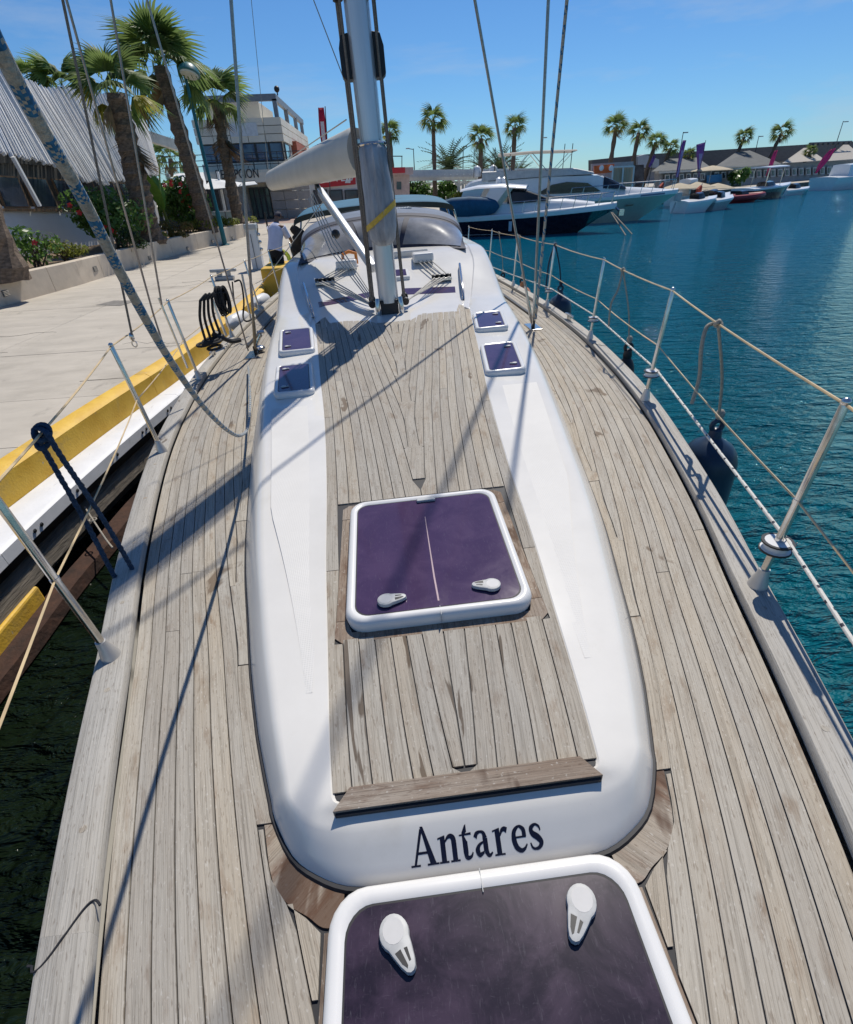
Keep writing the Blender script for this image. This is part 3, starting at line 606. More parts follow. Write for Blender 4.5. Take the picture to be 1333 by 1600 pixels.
for r_ in range(3):                                            # parapet cladding, front and side
    za, zb = ZB1+(ZT-ZB1)*r_/3, ZB1+(ZT-ZB1)*(r_+1)/3
    for i in range(nx): wall('cladding_panel', XL+(XR-XL)*i/nx+.02, XL+(XR-XL)*(i+1)/nx-.02, Y0, Y0+.24, za+.02, zb-.02, CLAD)
    for i in range(6): wall('cladding_panel', XR-.09, XR+.03, Y0+.05+(YB-Y0)*i/6, Y0+(YB-Y0)*(i+1)/6-.03, za+.02, zb-.02, CLAD)
nw = 6
for i in range(nw):
    a, b = XL+.15+(XR-XL-.3)*i/nw, XL+.15+(XR-XL-.3)*(i+1)/nw; w_ = wall('window', a+.01, b-.01, Y0+.12, Y0+.26, ZB0, ZB1, DGREY); wall('pane', a+.10, b-.10, Y0+.10, Y0+.14, ZB0+.10, ZB1-.08, BLUEG, w_)
w_ = wall('window', XR-.1, XR+.0, Y0+.4, Y0+3.2, ZB0, ZB1-.05, DGREY); wall('pane', XR-.05, XR+.02, Y0+.5, Y0+3.1, ZB0+.1, ZB1-.15, BLUEG, w_)
wall('brick_bay', XR-.1, XR+.35, Y0+5, Y0+13, ZS, ZB1+.3, REDBR)
for i in range(nx): wall('cladding_panel', XL+(XR-XL)*i/nx+.02, XL+(XR-XL)*(i+1)/nx-.02, Y0+.02, Y0+.24, ZS, ZB0-.02, CLAD)
bal = wall('balcony_slab', XL-.4, XR+.35, Y0-1.1, Y0+.2, ZS-.12, ZS, CLAD)
for z in (.35, .7, 1.05): MB().tube([(XL-2.6, Y0-1.05, ZS+z), (XR+3.3, Y0-1.05, ZS+z)], .025, 5).build('rail', DGREY, bal, og)
for i in range(9): x = XL-.4+(XR-XL+.8)*i/8; MB().tube([(x, Y0-1.05, ZS), (x, Y0-1.05, ZS+1.08)], .03, 5).build('rail_post', DGREY, bal, og)
fas = wall('canopy_fascia', XL-.2, XR+.5, Y0-1.15, Y0-.9, ZC, ZS-.12, CLAD)
tpos = w3(371, 272.5, Y0-1.17); me_w = w3(402, 273, Y0-1.17)[0]-w3(336, 274, Y0-1.17)[0]
txt = text('RECEPCIÓN', .82, M('dark office lettering', (.03, .025, .025), .5), rb, og, tpos, (1, 0, 0), (0, 0, 1), 'lettering', .03)
wd = max(v.co.x for v in txt.data.vertices)-min(v.co.x for v in txt.data.vertices); cxm = sum((max(v.co.x for v in txt.data.vertices), min(v.co.x for v in txt.data.vertices)))/2
for v in txt.data.vertices: v.co.x = (v.co.x-cxm)*me_w/wd+cxm
wall('soffit', XL-.1, XR+.4, Y0-.9, Y0+3, ZC, ZC+.1, CLAD)
xd0, xd1 = w3(393, 300, Y0+2)[0], w3(425, 300, Y0+2)[0]
for i in range(4):
    a, b = xd0+(xd1-xd0)*i/4, xd0+(xd1-xd0)*(i+1)/4; d_ = wall('door', a, b-.03, Y0+1.0, Y0+1.1, ZQ, ZC-.3, DGREY)
    wall('pane', a+.07, b-.10, Y0+.97, Y0+1.02, ZQ+.1, ZC-.95, M('green lobby glass', (.07, .11, .10), .08, var=.4, scale=.6, coat=.4), d_); wall('pane', a+.07, b-.10, Y0+.97, Y0+1.02, ZC-.85, ZC-.4, M('green lobby glass'), d_)
for i in range(3):
    for j in range(4):
        wall('stone_panel', xd1+.1+i*1.05, xd1+1.12+i*1.05, Y0+.6, Y0+.8, ZQ+.02+j*(ZC-ZQ)/4, ZQ+(j+1)*(ZC-ZQ)/4-.02, GREYCL); 
        if i < 2: wall('stone_panel', xd0-1.9+i*.9, xd0-1.03+i*.9, Y0+.6, Y0+.8, ZQ+.02+j*(ZC-ZQ)/4, ZQ+(j+1)*(ZC-ZQ)/4-.02, GREYCL)
wall('dark_recess', XL, xd0-2, Y0+.9, Y0+1.3, ZQ, ZC, DGREY)
xs = w3(358, 200)[0]; wall('sign_panel', xs, w3(402, 200)[0], Y0-.03, Y0, ZB1+.4, ZT-.3, M('pale sign panel', (.62, .64, .66), .5))
wall('roof_block', w3(312, 175)[0], w3(400, 170)[0], Y0+1.5, Y0+8, ZT-.4, w3(312, 162, Y0+1.5)[2], CLAD)
zp = w3(428, 151)[2]; xp = w3(430, 170)[0]
for y in (Y0+.3, Y0+6, Y0+12, Y0+17): MB().box((xp, y, (ZT+zp)/2-.3), (.3, .3, zp-ZT+.4)).build('frame_post', GSTEEL, rb, og)
MB().beam((xp-6.5, Y0+.3, zp), (xp+.15, Y0+.3, zp), .3, .4).build('frame_beam', GSTEEL, rb, og); MB().beam((xp, Y0+.47, zp), (xp, YB-1, zp), .3, .4).build('frame_beam', GSTEEL, rb, og)
MB().ball((xp+.3, Y0+.3, zp+.45), .2, 6).tube([(xp+.3, Y0+.3, zp+.1), (xp+.3, Y0+.3, zp+.45)], .05, 5).build('floodlight', BLACKP, rb, og)
struct(MB().add([on(330, 352, ZQ+.006), on(470, 348, ZQ+.006), on(470, 338, ZQ+.006), on(330, 340, ZQ+.006)], [(0, 1, 2, 3)]).build('entrance_paving', M('reddish entrance paving', (.36, .25, .20), .85, var=.1)))
# ---- lamp post, power pedestal, bollard cable
TEAL = M('teal painted steel', (.015, .13, .15), .4, var=.12, scale=6)
lb = on(352, 383, ZQ); lt = at(292, 118, lb[1]); t = thing('street_lamp', 'teal street lamp with drooping round head standing by the planter wall', 'street lamp', lb)
MB().lathe([(.2, 0), (.2, .03), (.11, .06), (.1, 1.3), (.075, 1.35), (.06, lt[2]-ZQ-.2)], lb, (0, 0, 1), 12).build('pole', TEAL, t, lb, smooth=True)
hx = np.array([.30, -.55, .0]); c = np.array([lb[0], lb[1], lt[2]])
MB().tube(smoothpath([c+[0, 0, -.25], c+[.01, -.02, .02], c+hx*.4+[0, 0, .16], c+hx+[0, 0, .12]], 6), .06, 8).build('arm', TEAL, t, lb, smooth=True)
MB().lathe([(.02, .32), (.22, .26), (.36, .12), (.40, 0), (.36, -.03)], c+hx*1.05+[0.02, 0, -.02], (.15, .35, .95), 18).build('lamp_head', TEAL, t, lb, smooth=True)
MB().lathe([(.30, -.075), (.33, -.035)], c+hx*1.05+[0.02, 0, -.02], (.15, .35, .95), 18).build('lens', M('milky lamp lens', (.62, .60, .52), .4), t, lb)
pb = on(405, 420, ZQ); t = thing('power_pedestal', 'white grey-capped power pedestal on the quay beside the kerb', 'power pedestal', pb)
LG = M('white pedestal shell', (.66, .67, .68), .4, var=.05)
MB().box(pb+[0, 0, .55], (.34, .30, 1.1), taper=.86).build('body', LG, t, pb, bevel=.015); MB().box(pb+[0, 0, 1.16], (.36, .34, .14)).build('cap', GREYP, t, pb, bevel=.02); MB().box(pb+[-.02, -.152, .5], (.012, .012, .95)).build('seam', BLACKP, t, pb)
for z in (.95, .75, .55): MB().lathe([(.05, 0), (.05, .06), (.035, .09)], pb+[.15, -.02, z], (1, -.2, -.1), 10).build('socket', STEEL, t, pb)
# grey bollard-like mooring cleat on the quay behind the shroud
cb = on(352, 437, ZQ); m = MB(); m.box(np.array(cb)+[0, 0, .05], (.5, .25, .10)).box(np.array(cb)+[-.12, 0, .16], (.12, .16, .14)).box(np.array(cb)+[.12, 0, .16], (.12, .16, .14)); m.beam(np.array(cb)+[-.36, 0, .24], np.array(cb)+[.36, 0, .24], .12, .08)
tag(m.build('mooring_cleat', M('galvanised cleat', (.36, .38, .39), .5, .4), None, cb, bevel=.02), 'grey galvanised mooring cleat on the quay left of the pedestal', 'cleat')
bt0 = on(420, 365, ZQ); m = MB(); m.tube([bt0, np.array(bt0)+[0, 0, 1.0]], .05, 8); m.tube(smoothpath([np.array(bt0)+[-.6, 0, .0], np.array(bt0)+[-.55, 0, .5], np.array(bt0)+[-.9, 0, .6]], 5), .03, 6)
tag(m.build('slim_bollard', BLACKP, None, bt0), 'thin black bollard before the office entrance', 'bollard')
# big yellow concrete block next to the bending man
p0 = on(447, 442, ZQ); m = MB()
P = [on(425, 440, ZQ), on(462, 436, ZQ)]; ctr = np.array([KI(12.6)+.45, 13.0, ZQ]); 
tag(MB().box(ctr+[0, 0, .31], (.60, 1.2, .62)).build('kerb_block', YEL, None, ctr, bevel=.05), 'raised yellow kerb block in front of the bending man', 'kerb block')
# ================================================================ far quay: pergola, kiosks, restaurants, flags
PERG = M('white painted pergola timber', (.60, .62, .62), .6, var=.06); GRNH = LEAFD
t = thing('pergola', 'long white pergola with Y shaped posts behind the motor yachts', 'pergola', at(720, 290, 66)); og = at(720, 290, 66)
def pB(x0, y0, x1, y1, Y0, Y1, w_, h_, nm='beam', mt=PERG, par=None, o=None): return MB().beam(at(x0, y0, Y0), at(x1, y1, Y1), w_, h_).build(nm, mt, par or t, og if o is None else o)
pB(600, 271, 870, 267, 66, 66, .5, .55); pB(600, 275, 870, 272, 63.5, 63.5, .35, .35); pB(600, 281, 870, 276, 64, 64, .25, .3)
for i in range(26): x = 604+i*10; pB(x, 274-.015*(x-600), x+.5, 276-.015*(x-600), 67.5, 62.8, .12, .2, 'rafter')
for px in (606, 717, 770, 840):
    yb = 313-.02*(px-606); pB(px, 280, px, yb, 64.5, 64.5, .3, .3, 'post'); 
    if px != 606:
        for d in (-11, 11): pB(px+d, 280, px, 291, 64.5, 64.5, .2, .2, 'brace')
fen = thing('picket_fence', 'white slatted fence panels beneath the pergola', 'fence', at(735, 295, 70)); o2 = at(735, 295, 70)
for i in range(34):
    x = 722+i*2.6
    if 752 < x < 764: continue
    MB().beam(at(x, 283, 70), at(x, 306, 70), .12, .06, up=(0, 1, 0)).build('slat', PERG, fen, o2)
for i, (px, py, Y, r, h, n, mt) in enumerate(((640, 292, 68, 2.0, 1.3, 700, LEAFD), (662, 300, 67, 1.8, 1.1, 600, LEAF), (695, 300, 67, 2.2, 1.2, 800, LEAF), (720, 312, 64, 1.3, .6, 400, LEAFY), (745, 306, 66, 1.6, .7, 400, LEAFY))):
    p = at(px, 312, Y); bush('garden_bush', ('dark garden bush under the pergola, first from the mast', 'green bush under the pergola left of the tall palm foot', 'big green bush right of the tall palm foot', 'low yellow green hedge in front of the pergola post', 'low hedge before the white picket fence')[i], (p[0], Y, ZQ), (r, 1.2, h), n, .22, mt, 60+i, 0, 2, group='bushes under the pergola')
# feathery date palms behind the pergola
PIN = M('date palm frond', (.030, .055, .022), .6, var=.4, scale=2, rand=.25, col2=(.06, .085, .03), leaf=.3)
def pinnate(seed):
    r = random.Random(seed); m = MB()
    for i in range(16):
        s_ = i/15; c = np.array([s_, 0, .25*s_-.75*s_*s_])
        for sg in (-1, 1):
            ln = .22*math.sin(PI*min(1, .15+s_*.8)); e = c+[.10, sg*ln, -.05]
            m.add([c, c+[.035, 0, 0], e], [(0, 1, 2)])
    for i in range(8): a, b = i/8, (i+1)/8; A = np.array([a, 0, .25*a-.75*a*a]); B = np.array([b, 0, .25*b-.75*b*b]); m.add([A-[0, .008, 0], A+[0, .008, 0], B+[0, .008, 0], B-[0, .008, 0]], [(0, 1, 2, 3)])
    me = bpy.data.meshes.new('frond'); me.from_pydata(m.v, [], m.f); me.materials.append(PIN); return me
PM = [pinnate(i) for i in range(3)]
for i, (px, py, Y, R, lab) in enumerate(((702, 270, 78, 3.9, 'dense feathery date palm behind the pergola right of the tall palm'), (780, 272, 80, 3.6, 'feathery date palm behind the pergola between two fan palms'), (752, 268, 84, 2.4, 'smaller feathery palm behind the short fan palm'), (811, 278, 84, 2.6, 'feathery palm low behind the radar domes'))):
    c = at(px, py, Y); th_ = thing('date_palm', lab, 'palm tree', (c[0], Y, ZQ), 'date palms behind the pergola'); MB().lathe([(.4, 0), (.35, c[2]-ZQ)], (c[0], Y, ZQ), (0, 0, 1), 8).build('trunk', TRUNK, th_, (c[0], Y, ZQ))
    rd = random.Random(i)
    for k in range(44):
        o = bpy.data.objects.new('frond', rd.choice(PM)); COL.objects.link(o); o.parent = th_; el = math.radians(85-95*(k/44)**.9)
        M4 = Matrix.Rotation(k*2.4, 4, 'Z') @ Matrix.Rotation(-el, 4, 'Y') @ Matrix.Scale(R*rd.uniform(.8, 1.1), 4); M4.translation = Vector((0, 0, c[2]-ZQ)); o.matrix_local = M4
# sailing school with red sign, flags
RED = M('red sign', (.50, .025, .035), .5, var=.08); WHT = M('white sign lettering', (.78, .78, .78), .6); PINK = M('pink flag cloth', (.62, .06, .22), .7, var=.1, leaf=.3); PURP = M('purple flag cloth', (.22, .10, .34), .7, var=.15, leaf=.3); LILA = M('pale lilac flag cloth', (.34, .34, .62), .7, leaf=.3)
ks = thing('sailing_school', 'low white sailing school building with a red sign reading DE VELA', 'building', at(540, 290, 52)); og = at(540, 290, 52)
def K(nm, q, Y, th, mt, par=None, o=None):
    P = [at(x, y, Y) for x, y in q]; nn = np.cross(P[1]-P[0], P[2]-P[0])
    if nn[1] > 0: P = P[::-1]
    return MB().prism([p+[0, th, 0] for p in P], th, (0, -1, 0)).build(nm, mt, par or ks, og if o is None else o)
K('wall', [(470, 268), (605, 262), (612, 325), (480, 332)], 52.4, 3., WWALL)
K('sign', [(491, 273), (555, 267), (556, 288), (495, 294)], 52, .15, RED)
for i, (a, b) in enumerate(((486, 508), (511, 532), (535, 556))): w_ = K('window', [(a+3, 297), (b+3, 296), (b+5, 318), (a+5, 320)], 52.2, .1, DGREY); K('pane', [(a+5, 299), (b+1, 298), (b+3, 316), (a+7, 318)], 52.12, .05, DARKG, w_)
p_ = at(527, 277.5, 51.93); text('DE VELA', .95, WHT, ks, og, p_, (1, 0, .03), (0, 0, 1), 'lettering', .02)
m = MB()
for dx, h in ((0, 18), (3.5, 12)): P = [at(539+dx, 286, 51.9), at(544+dx, 286, 51.9), at(544.5+dx, 286-h, 51.9)]; m.prism(P, .03, (0, 1, 0))
m.build('sail_emblem', WHT, ks, og)
K('sign', [(561, 290), (577, 288), (578, 297), (562, 299)], 51.5, .12, RED); K('roof_sign', [(600, 262), (633, 261), (633, 270), (600, 271)], 56, .2, RED); K('roof_wall', [(600, 262), (646, 261), (646, 272), (600, 274)], 56.4, 2.5, M('pinkish rendered wall', (.52, .42, .40), .8))
m = MB()
for a, b in (((585, 244), (629, 244)), ((586, 244), (586, 262)), ((612, 244), (612, 262)), ((628, 244), (628, 262))): m.tube([at(*a, 56), at(*b, 56)], .04, 5)
m.build('roof_frame', DGREY, ks, og)
K('wall', [(590, 274), (640, 273), (640, 312), (592, 314)], 58, 4, M('pinkish rendered wall')); 
for a in (596, 606, 620): K('window', [(a, 284), (a+7, 284), (a+7, 296), (a, 296)], 57.9, .1, DARKG)
def flag(lab, pole_a, pole_b, q, Y, mt, stripe=None, cat='flag', emb=None, group='feather flags on the quay'):
    b = at(*pole_b, Y); f = thing('feather_flag', lab, cat, b, group); MB().tube([b, at(*pole_a, Y)], .03, 6).build('pole', DGREY, f, b)
    P = [at(x, y, Y) for x, y in q]; k = len(P)//2; rows = []
    for i in range(k):
        a_, c_ = P[i], P[2*k-1-i]; rows.append([a_+(c_-a_)*u+[0, .06*math.sin(i*1.7+u*5), 0] for u in np.linspace(0, 1, 5)])
    ob = MB().grid(rows).build('cloth', mt, f, b, smooth=True); ob.modifiers.new('thick', 'SOLIDIFY').thickness = .01
    if stripe:
        rows = [[r[1]+(r[3]-r[1])*u+[0, -.07, 0] for u in (0, .5, 1)] for r in rows[stripe[1]:stripe[2]]]; MB().grid(rows).build('flag_print', stripe[0], f, b)
    return f
flag('red feather flag with white lettering left of the mast', (508, 166), (516, 300), [(497, 168), (498, 190), (500, 212), (505, 236), (512, 236), (511, 212), (509, 190), (506, 168)], 44, M('red flag cloth', (.50, .03, .07), .7, leaf=.3), (M('white flag print', (.70, .62, .64), .7), 1, 4))
flag('leaning purple and white feather flag above the flybridge bow', (1072, 219), (1057, 280), [(1067, 219), (1063, 235), (1059, 255), (1055, 277), (1060, 277), (1065, 255), (1069, 235), (1072, 219)], 58, PURP, (LILA, 1, 4))
flag('square topped purple banner with pale print', (1103, 219), (1090, 280), [(1088, 226), (1089, 240), (1089.5, 258), (1090, 277), (1093, 277), (1096, 258), (1100, 240), (1102, 222)], 60, PURP, (LILA, 1, 4))
flag('pink feather flag in front of the leaning palm', (1214, 232), (1197, 278), [(1210, 236), (1205, 248), (1200, 262), (1196, 275), (1199, 276), (1206, 263), (1211, 250), (1215, 234)], 74, PINK)
flag('pink feather flag farthest right', (1305, 228), (1273, 270), [(1297, 234), (1286, 246), (1278, 258), (1273, 270), (1276, 271), (1286, 261), (1297, 248), (1306, 231)], 76, PINK)
flag('dark blue and red flag drooping on a pole behind the flybridge yacht', (1023, 238), (1011, 298), [(1022, 240), (1018, 250), (1013, 260), (1016, 262), (1021, 254), (1024, 245)], 50, PURP)
# far roofs and restaurants
fB, NB = pl(np.array([29., 62.]), np.array([80., 92.])); 
if NB[1] > 0: pass
DROOF = M('dark slate roofing', (.10, .104, .11), .8, var=.2, scale=1, stretch=(1, 1, 6)); GROOF = M('grey green hipped roofing', (.12, .125, .12), .85, var=.15, scale=2, stretch=(.4, .4, 8)); BEIGE = M('beige tent roof', (.44, .40, .34), .8, var=.06); GREYW = M('grey planked wall', (.38, .38, .385), .8, var=.12); WINB = M('bluish window', (.05, .065, .085), .1, var=.3, scale=1)
bt_ = thing('long_warehouse', 'long low warehouse with a dark roof behind the quay restaurants', 'building', fB(1150, 250, 14)); og = fB(1150, 250, 14)
def FQ(nm, q, off, th, mt, par, o): return fq(nm, q, off, th, mt, par, o, fB, NB)
sg = -1. if (fB(1150, 260, 5.)[1] > fB(1150, 260, 0.)[1]) else 1.
def off(v): return v*(-sg)
FQ('roof', [(925, 250), (1010, 241), (1336, 221), (1336, 246), (925, 268)], off(14), .6, DROOF, bt_, og); FQ('wall', [(925, 262), (1336, 246), (1336, 275), (925, 290)], off(14.5), .4, GREYW, bt_, og)
FQ('gable_panel', [(997, 244), (1008, 241), (1030, 249), (1030, 262), (997, 262)], off(13.2), .3, M('pale blue grey panel', (.40, .44, .48), .7), bt_, og)
ra = thing('quay_restaurant', 'row of grey and white quay restaurants under grey hipped roofs at the far right', 'building', fB(1150, 275)); og = fB(1150, 275)
FQ('wall', [(1030, 264), (1336, 250), (1336, 288), (1030, 296)], off(.5), .6, GREYW, ra, og)
FQ('eaves', [(1030, 266), (1220, 256), (1220, 261), (1030, 271)], off(-.6), .5, M('white eaves board', (.58, .58, .57), .6), ra, og)
def hip(q_low, q_hi, o0, o1, mt, nm='roof'):
    A = [fB(*q, off(o0)) for q in q_low]; Bk = [fB(*q, off(o0+2*(o1-o0))) for q in q_low]; Tp = [fB(*q, off(o1)) for q in q_hi]
    V = A+Bk+Tp; MB().add(V, [(0, 1, 5, 4), (1, 3, 5), (3, 2, 4, 5), (2, 0, 4)]).build(nm, mt, ra, og)
hip([(1018, 268), (1112, 262)], [(1045, 248), (1090, 246)], -.8, 3.5, GROOF); hip([(1112, 264), (1222, 256)], [(1150, 238), (1172, 235)], -.8, 4., GROOF)
hip([(1222, 255), (1290, 250)], [(1256, 231), (1262, 231)], -.8, 3.5, BEIGE, 'tent_roof'); hip([(1288, 252), (1350, 247)], [(1318, 226), (1326, 226)], -.8, 3.5, BEIGE, 'tent_roof')
for i in range(27):
    x = 1040+i*11; y0 = 273-.05*(x-1040); 
    if 1096 < x < 1112 or 1142 < x < 1166: continue
    w_ = FQ('window', [(x, y0), (x+7, y0-.4), (x+7, y0+11), (x, y0+11.4)], off(.1), .12, PERG, ra, og); FQ('pane', [(x+1.6, y0+1.6), (x+5.6, y0+1.4), (x+5.6, y0+9.4), (x+1.6, y0+9.8)], off(.04), .1, WINB, w_, og)
FQ('blue_board', [(1105, 274), (1128, 272), (1128, 284), (1105, 286)], off(-.2), .1, M('blue drinks board', (.04, .19, .36), .6), ra, og)
p = fB(1150, 280, off(-1.2)); bush('garden_bush', 'round green bush before the grey restaurant', (p[0], p[1], ZQ), (1.6, 1.2, 1.1), 500, .25, LEAF, 90, 0, 2)
m = MB(); m.tube([fB(1265, 224, off(2)), fB(1331, 221, off(2))], .12, 5); m.tube([fB(1266, 224, off(2)), fB(1266, 236, off(2))], .08, 5)
for i in range(8): m.ball(fB(1270+i*8, 226-.04*i*8, off(2)), .2, 4)
tag(m.build('light_rail', DGREY, None, fB(1300, 230, off(2))), 'horizontal rail of floodlights above the beige tent roofs', 'light rail')
for a, b, ar, lab, Y in (((1318, 189), (1307, 228), 5, 'tall thin street lamp above the beige tents', 95), ((1186, 212), (1182, 242), 4, 'thin street lamp between the two far palms', 95), ((1068, 206), (1064, 235), 4, 'double headed street lamp behind the purple flag', 80), ((646, 232), (648, 268), -9, 'single armed street lamp left of the tall palm', 85), ((724, 228), (723, 262), 3, 'short street lamp with dark head between the palms', 85), ((848, 214), (846, 262), 4, 'thin street lamp behind the thick halyard', 88)):
    A, B = at(*a, Y), at(*b, Y); B[2] = ZQ; tt = thing('street_lamp', lab, 'street lamp', B, 'street lamps on the far quay'); MB().tube([B, A], [.09, .05], 6).build('pole', DGREY, tt, B); C_ = at(a[0]+ar, a[1]+(-1 if ar > 0 else -2)+2, Y); MB().beam(A+[0, 0, -.1], C_, .12, .08).build('arm', DGREY, tt, B); MB().box(C_, (.5, .3, .12)).build('lamp_head', GREYP, tt, B)
# kiosk with orange sign, beige screens, people clutter
kk = thing('kiosk', 'quay kiosk with an orange sign band and open dark front', 'kiosk', at(948, 285, 52)); og = at(948, 285, 52)
ORS = M('orange sign', (.55, .12, .03), .6, var=.15, scale=3)
K('sign', [(929, 259), (960, 256), (960, 269), (929, 272)], 52, .2, ORS, kk, og); K('wall', [(925, 256), (990, 252), (990, 302), (925, 304)], 53.4, .3, GREYW, kk, og); K('counter', [(928, 288), (955, 287), (955, 300), (928, 302)], 52.2, .5, ORS, kk, og); K('side_panel', [(929, 272), (945, 271), (945, 288), (929, 289)], 52.3, .1, M('pale panel', (.5, .52, .55), .6), kk, og)
for x in (940, 955): MB().ball(at(x, 262.5, 51.8), .22, 5, (1, .2, 1)).build('sign_print', WHT, kk, og)
sc = thing('screen_wall', 'tan boarded screen wall in a white frame beside the orange kiosk', 'screen', at(975, 290, 49)); og = at(975, 290, 49)
TAN = M('tan boards', (.36, .29, .21), .8, var=.12, rand=.08, stretch=(6, 6, .5))
for i in range(6): x = 958+i*5.2; K('board', [(x+.2, 262-.1*i), (x+5, 262-.1*i), (x+3, 300), (x-1.8, 300)], 49, .06, TAN, sc, og)
for a, b in (((958, 262), (955, 301)), ((974, 261), (971, 301)), ((991, 260), (987, 301)), ((958, 261), (991, 259.5))): MB().beam(at(*a, 48.9), at(*b, 48.9), .1, .1).build('frame', PERG, sc, og)
K('wall', [(995, 262), (1032, 260), (1032, 298), (995, 300)], 58, 1., M('dark shop front', (.05, .05, .055), .7, var=.5, scale=1.5), kk, og)
# parasols on the quay terrace
PAR = M('cream parasol cloth', (.62, .53, .38), .8, var=.08, leaf=.3)
for i, (px, py, w_, Y, lab) in enumerate(((1062, 291, 3.4, 50, 'cream parasol, leftmost above the small boats'), (1088, 289, 3.4, 51.5, 'cream parasol beside the orange flag'), (1121, 291, 3.2, 53, 'cream parasol right of the orange flag'), (1113, 263, 4.2, 60, 'pale parasol by the blue board'))):
    c = at(px, py, Y); tt = thing('parasol', lab, 'parasol', (c[0], Y, ZQ), 'parasols on the far quay'); MB().lathe([(w_/2, 0), (w_/2*.96, .06), (w_/4, .28), (.06, .45)], c+[0, 0, -.2], (0, 0, 1), 8).build('canopy', PAR, tt, (c[0], Y, ZQ)); MB().tube([(c[0], Y, ZQ), c], .04, 6).build('pole', GREYP, tt, (c[0], Y, ZQ))

# ================================================================ motor yachts and small boats
NAVH = M('navy blue hull paint', (.010, .012, .026), .12, var=.15, scale=.6, coat=.6); GRNHULL = M('dull green grey hull shade paint', (.40, .46, .39), .3, var=.05); BOATW = M('white boat topsides', (.74, .75, .76), .3, var=.03, coat=.3); TINT = M('tinted boat window', (.012, .014, .018), .06, var=.2, coat=.5); COVER = M('blue canvas cover', (.018, .09, .17), .75, var=.2, scale=3); CREAM = M('cream hardtop lining', (.60, .54, .42), .6)
ZSC = [1.]
def motor_hull(t, org, P0, dirx, Lh, beam, zs, zb, mt, deck_mt, rake=1.6, stripe=None, band=.32):
    zs, zb, band = zs*ZSC[0], zb*ZSC[0], band*ZSC[0]
    d = np.array([dirx[0], dirx[1], 0.]); d /= np.linalg.norm(d); pz = np.array([-d[1], d[0], 0.]); n = 15; rows = []; bandr = []
    def half(f): return beam/2*(1-max(0, (f-.42)/.58)**2.3)*(1 if f > .03 else .97)
    for i in range(n):
        f = i/(n-1); z = zs+(zb-zs)*f**1.5; b = max(.03, half(f)); bw = b*(.90-.42*f*f); sh = rake*f*f*f
        def pt(x, y, zz): return np.array(P0)+d*(Lh*f+x)+pz*y+[0, 0, zz]
        rows.append([pt(0, -b, z-band), pt(-sh*.45, -(b*.5+bw*.5)*.98, z*.5), pt(-sh, -bw*.93, .06), pt(-sh*1.12, -bw*.8, -.35), pt(-sh*1.12, bw*.8, -.35), pt(-sh, bw*.93, .06), pt(-sh*.45, (b*.5+bw*.5)*.98, z*.5), pt(0, b, z-band)])
        bandr.append([pt(0, -b, z-band), pt(.03, -b*1.02, z-.06), pt(0, -b*.99, z), pt(0, -b*.55, z+.06), pt(0, 0, z+.08), pt(0, b*.55, z+.06), pt(0, b*.99, z), pt(.03, b*1.02, z-.06), pt(0, b, z-band)])
    m = MB().grid(rows); m.f += [tuple(range(7, -1, -1))]; m.m.append(0); h = m.build('hull', mt, t, org, smooth=True)
    m = MB().grid(bandr); m.f += [tuple(range(8, -1, -1))]; m.m.append(0); dk = m.build('deck', deck_mt, t, org, smooth=True)
    if stripe:
        MB().tube([r[2]+[0, 0, .05] for r in rows], .025, 5).build('boot_stripe', stripe, t, org)
    return d, pz, half, h
def cabin(t, org, P0, d, pz, secs, nm, mt, smooth=True):      # secs: (along, halfwidth_bottom, z0, halfwidth_top, z1)
    rows = []
    for x, b0, z0, b1, z1 in secs:
        z0, z1 = z0*ZSC[0], z1*ZSC[0]; c = np.array(P0)+d*x; rows.append([c-pz*b0+[0, 0, z0], c-pz*(b0*.4+b1*.6)+[0, 0, z0+(z1-z0)*.6], c-pz*b1+[0, 0, z1], c-pz*b1*.6+[0, 0, z1+.05], c+[0, 0, z1+.07], c+pz*b1*.6+[0, 0, z1+.05], c+pz*b1+[0, 0, z1], c+pz*(b0*.4+b1*.6)+[0, 0, z0+(z1-z0)*.6], c+pz*b0+[0, 0, z0]])
    m = MB().grid(rows); k = len(m.v); m.f += [tuple(range(8, -1, -1)), tuple(range(k-9, k))]; m.m += [0, 0]; return m.build(nm, mt, t, org, smooth=smooth)
def side(t, org, pts3, nm, mt, th, pz):
    P = [np.array([p[0], p[1], p[2]*ZSC[0]]) for p in pts3]; nn = np.cross(P[1]-P[0], P[2]-P[0])
    if nn@pz > 0: P = P[::-1]
    return MB().prism([p+pz*th for p in P], th, -pz).build(nm, mt, t, org)
def boat_rail(t, org, P0, d, pz, half, Lh, zs, zb, f0, f1, n, h=.55):
    m = MB(); zs, zb = zs*ZSC[0], zb*ZSC[0]
    for sgn in (-1, 1):
        top = []
        for i in range(n):
            f = f0+(f1-f0)*i/(n-1); z = zs+(zb-zs)*f**1.5; a = np.array(P0)+d*(Lh*f)+pz*sgn*(half(f)*.92)+[0, 0, z]; b = a+d*.12+[0, 0, h]; m.tube([a, b], .018, 5); top.append(b)
        m.tube(top, .02, 5)
    m.build('bow_rail', STEEL, t, org, smooth=True)
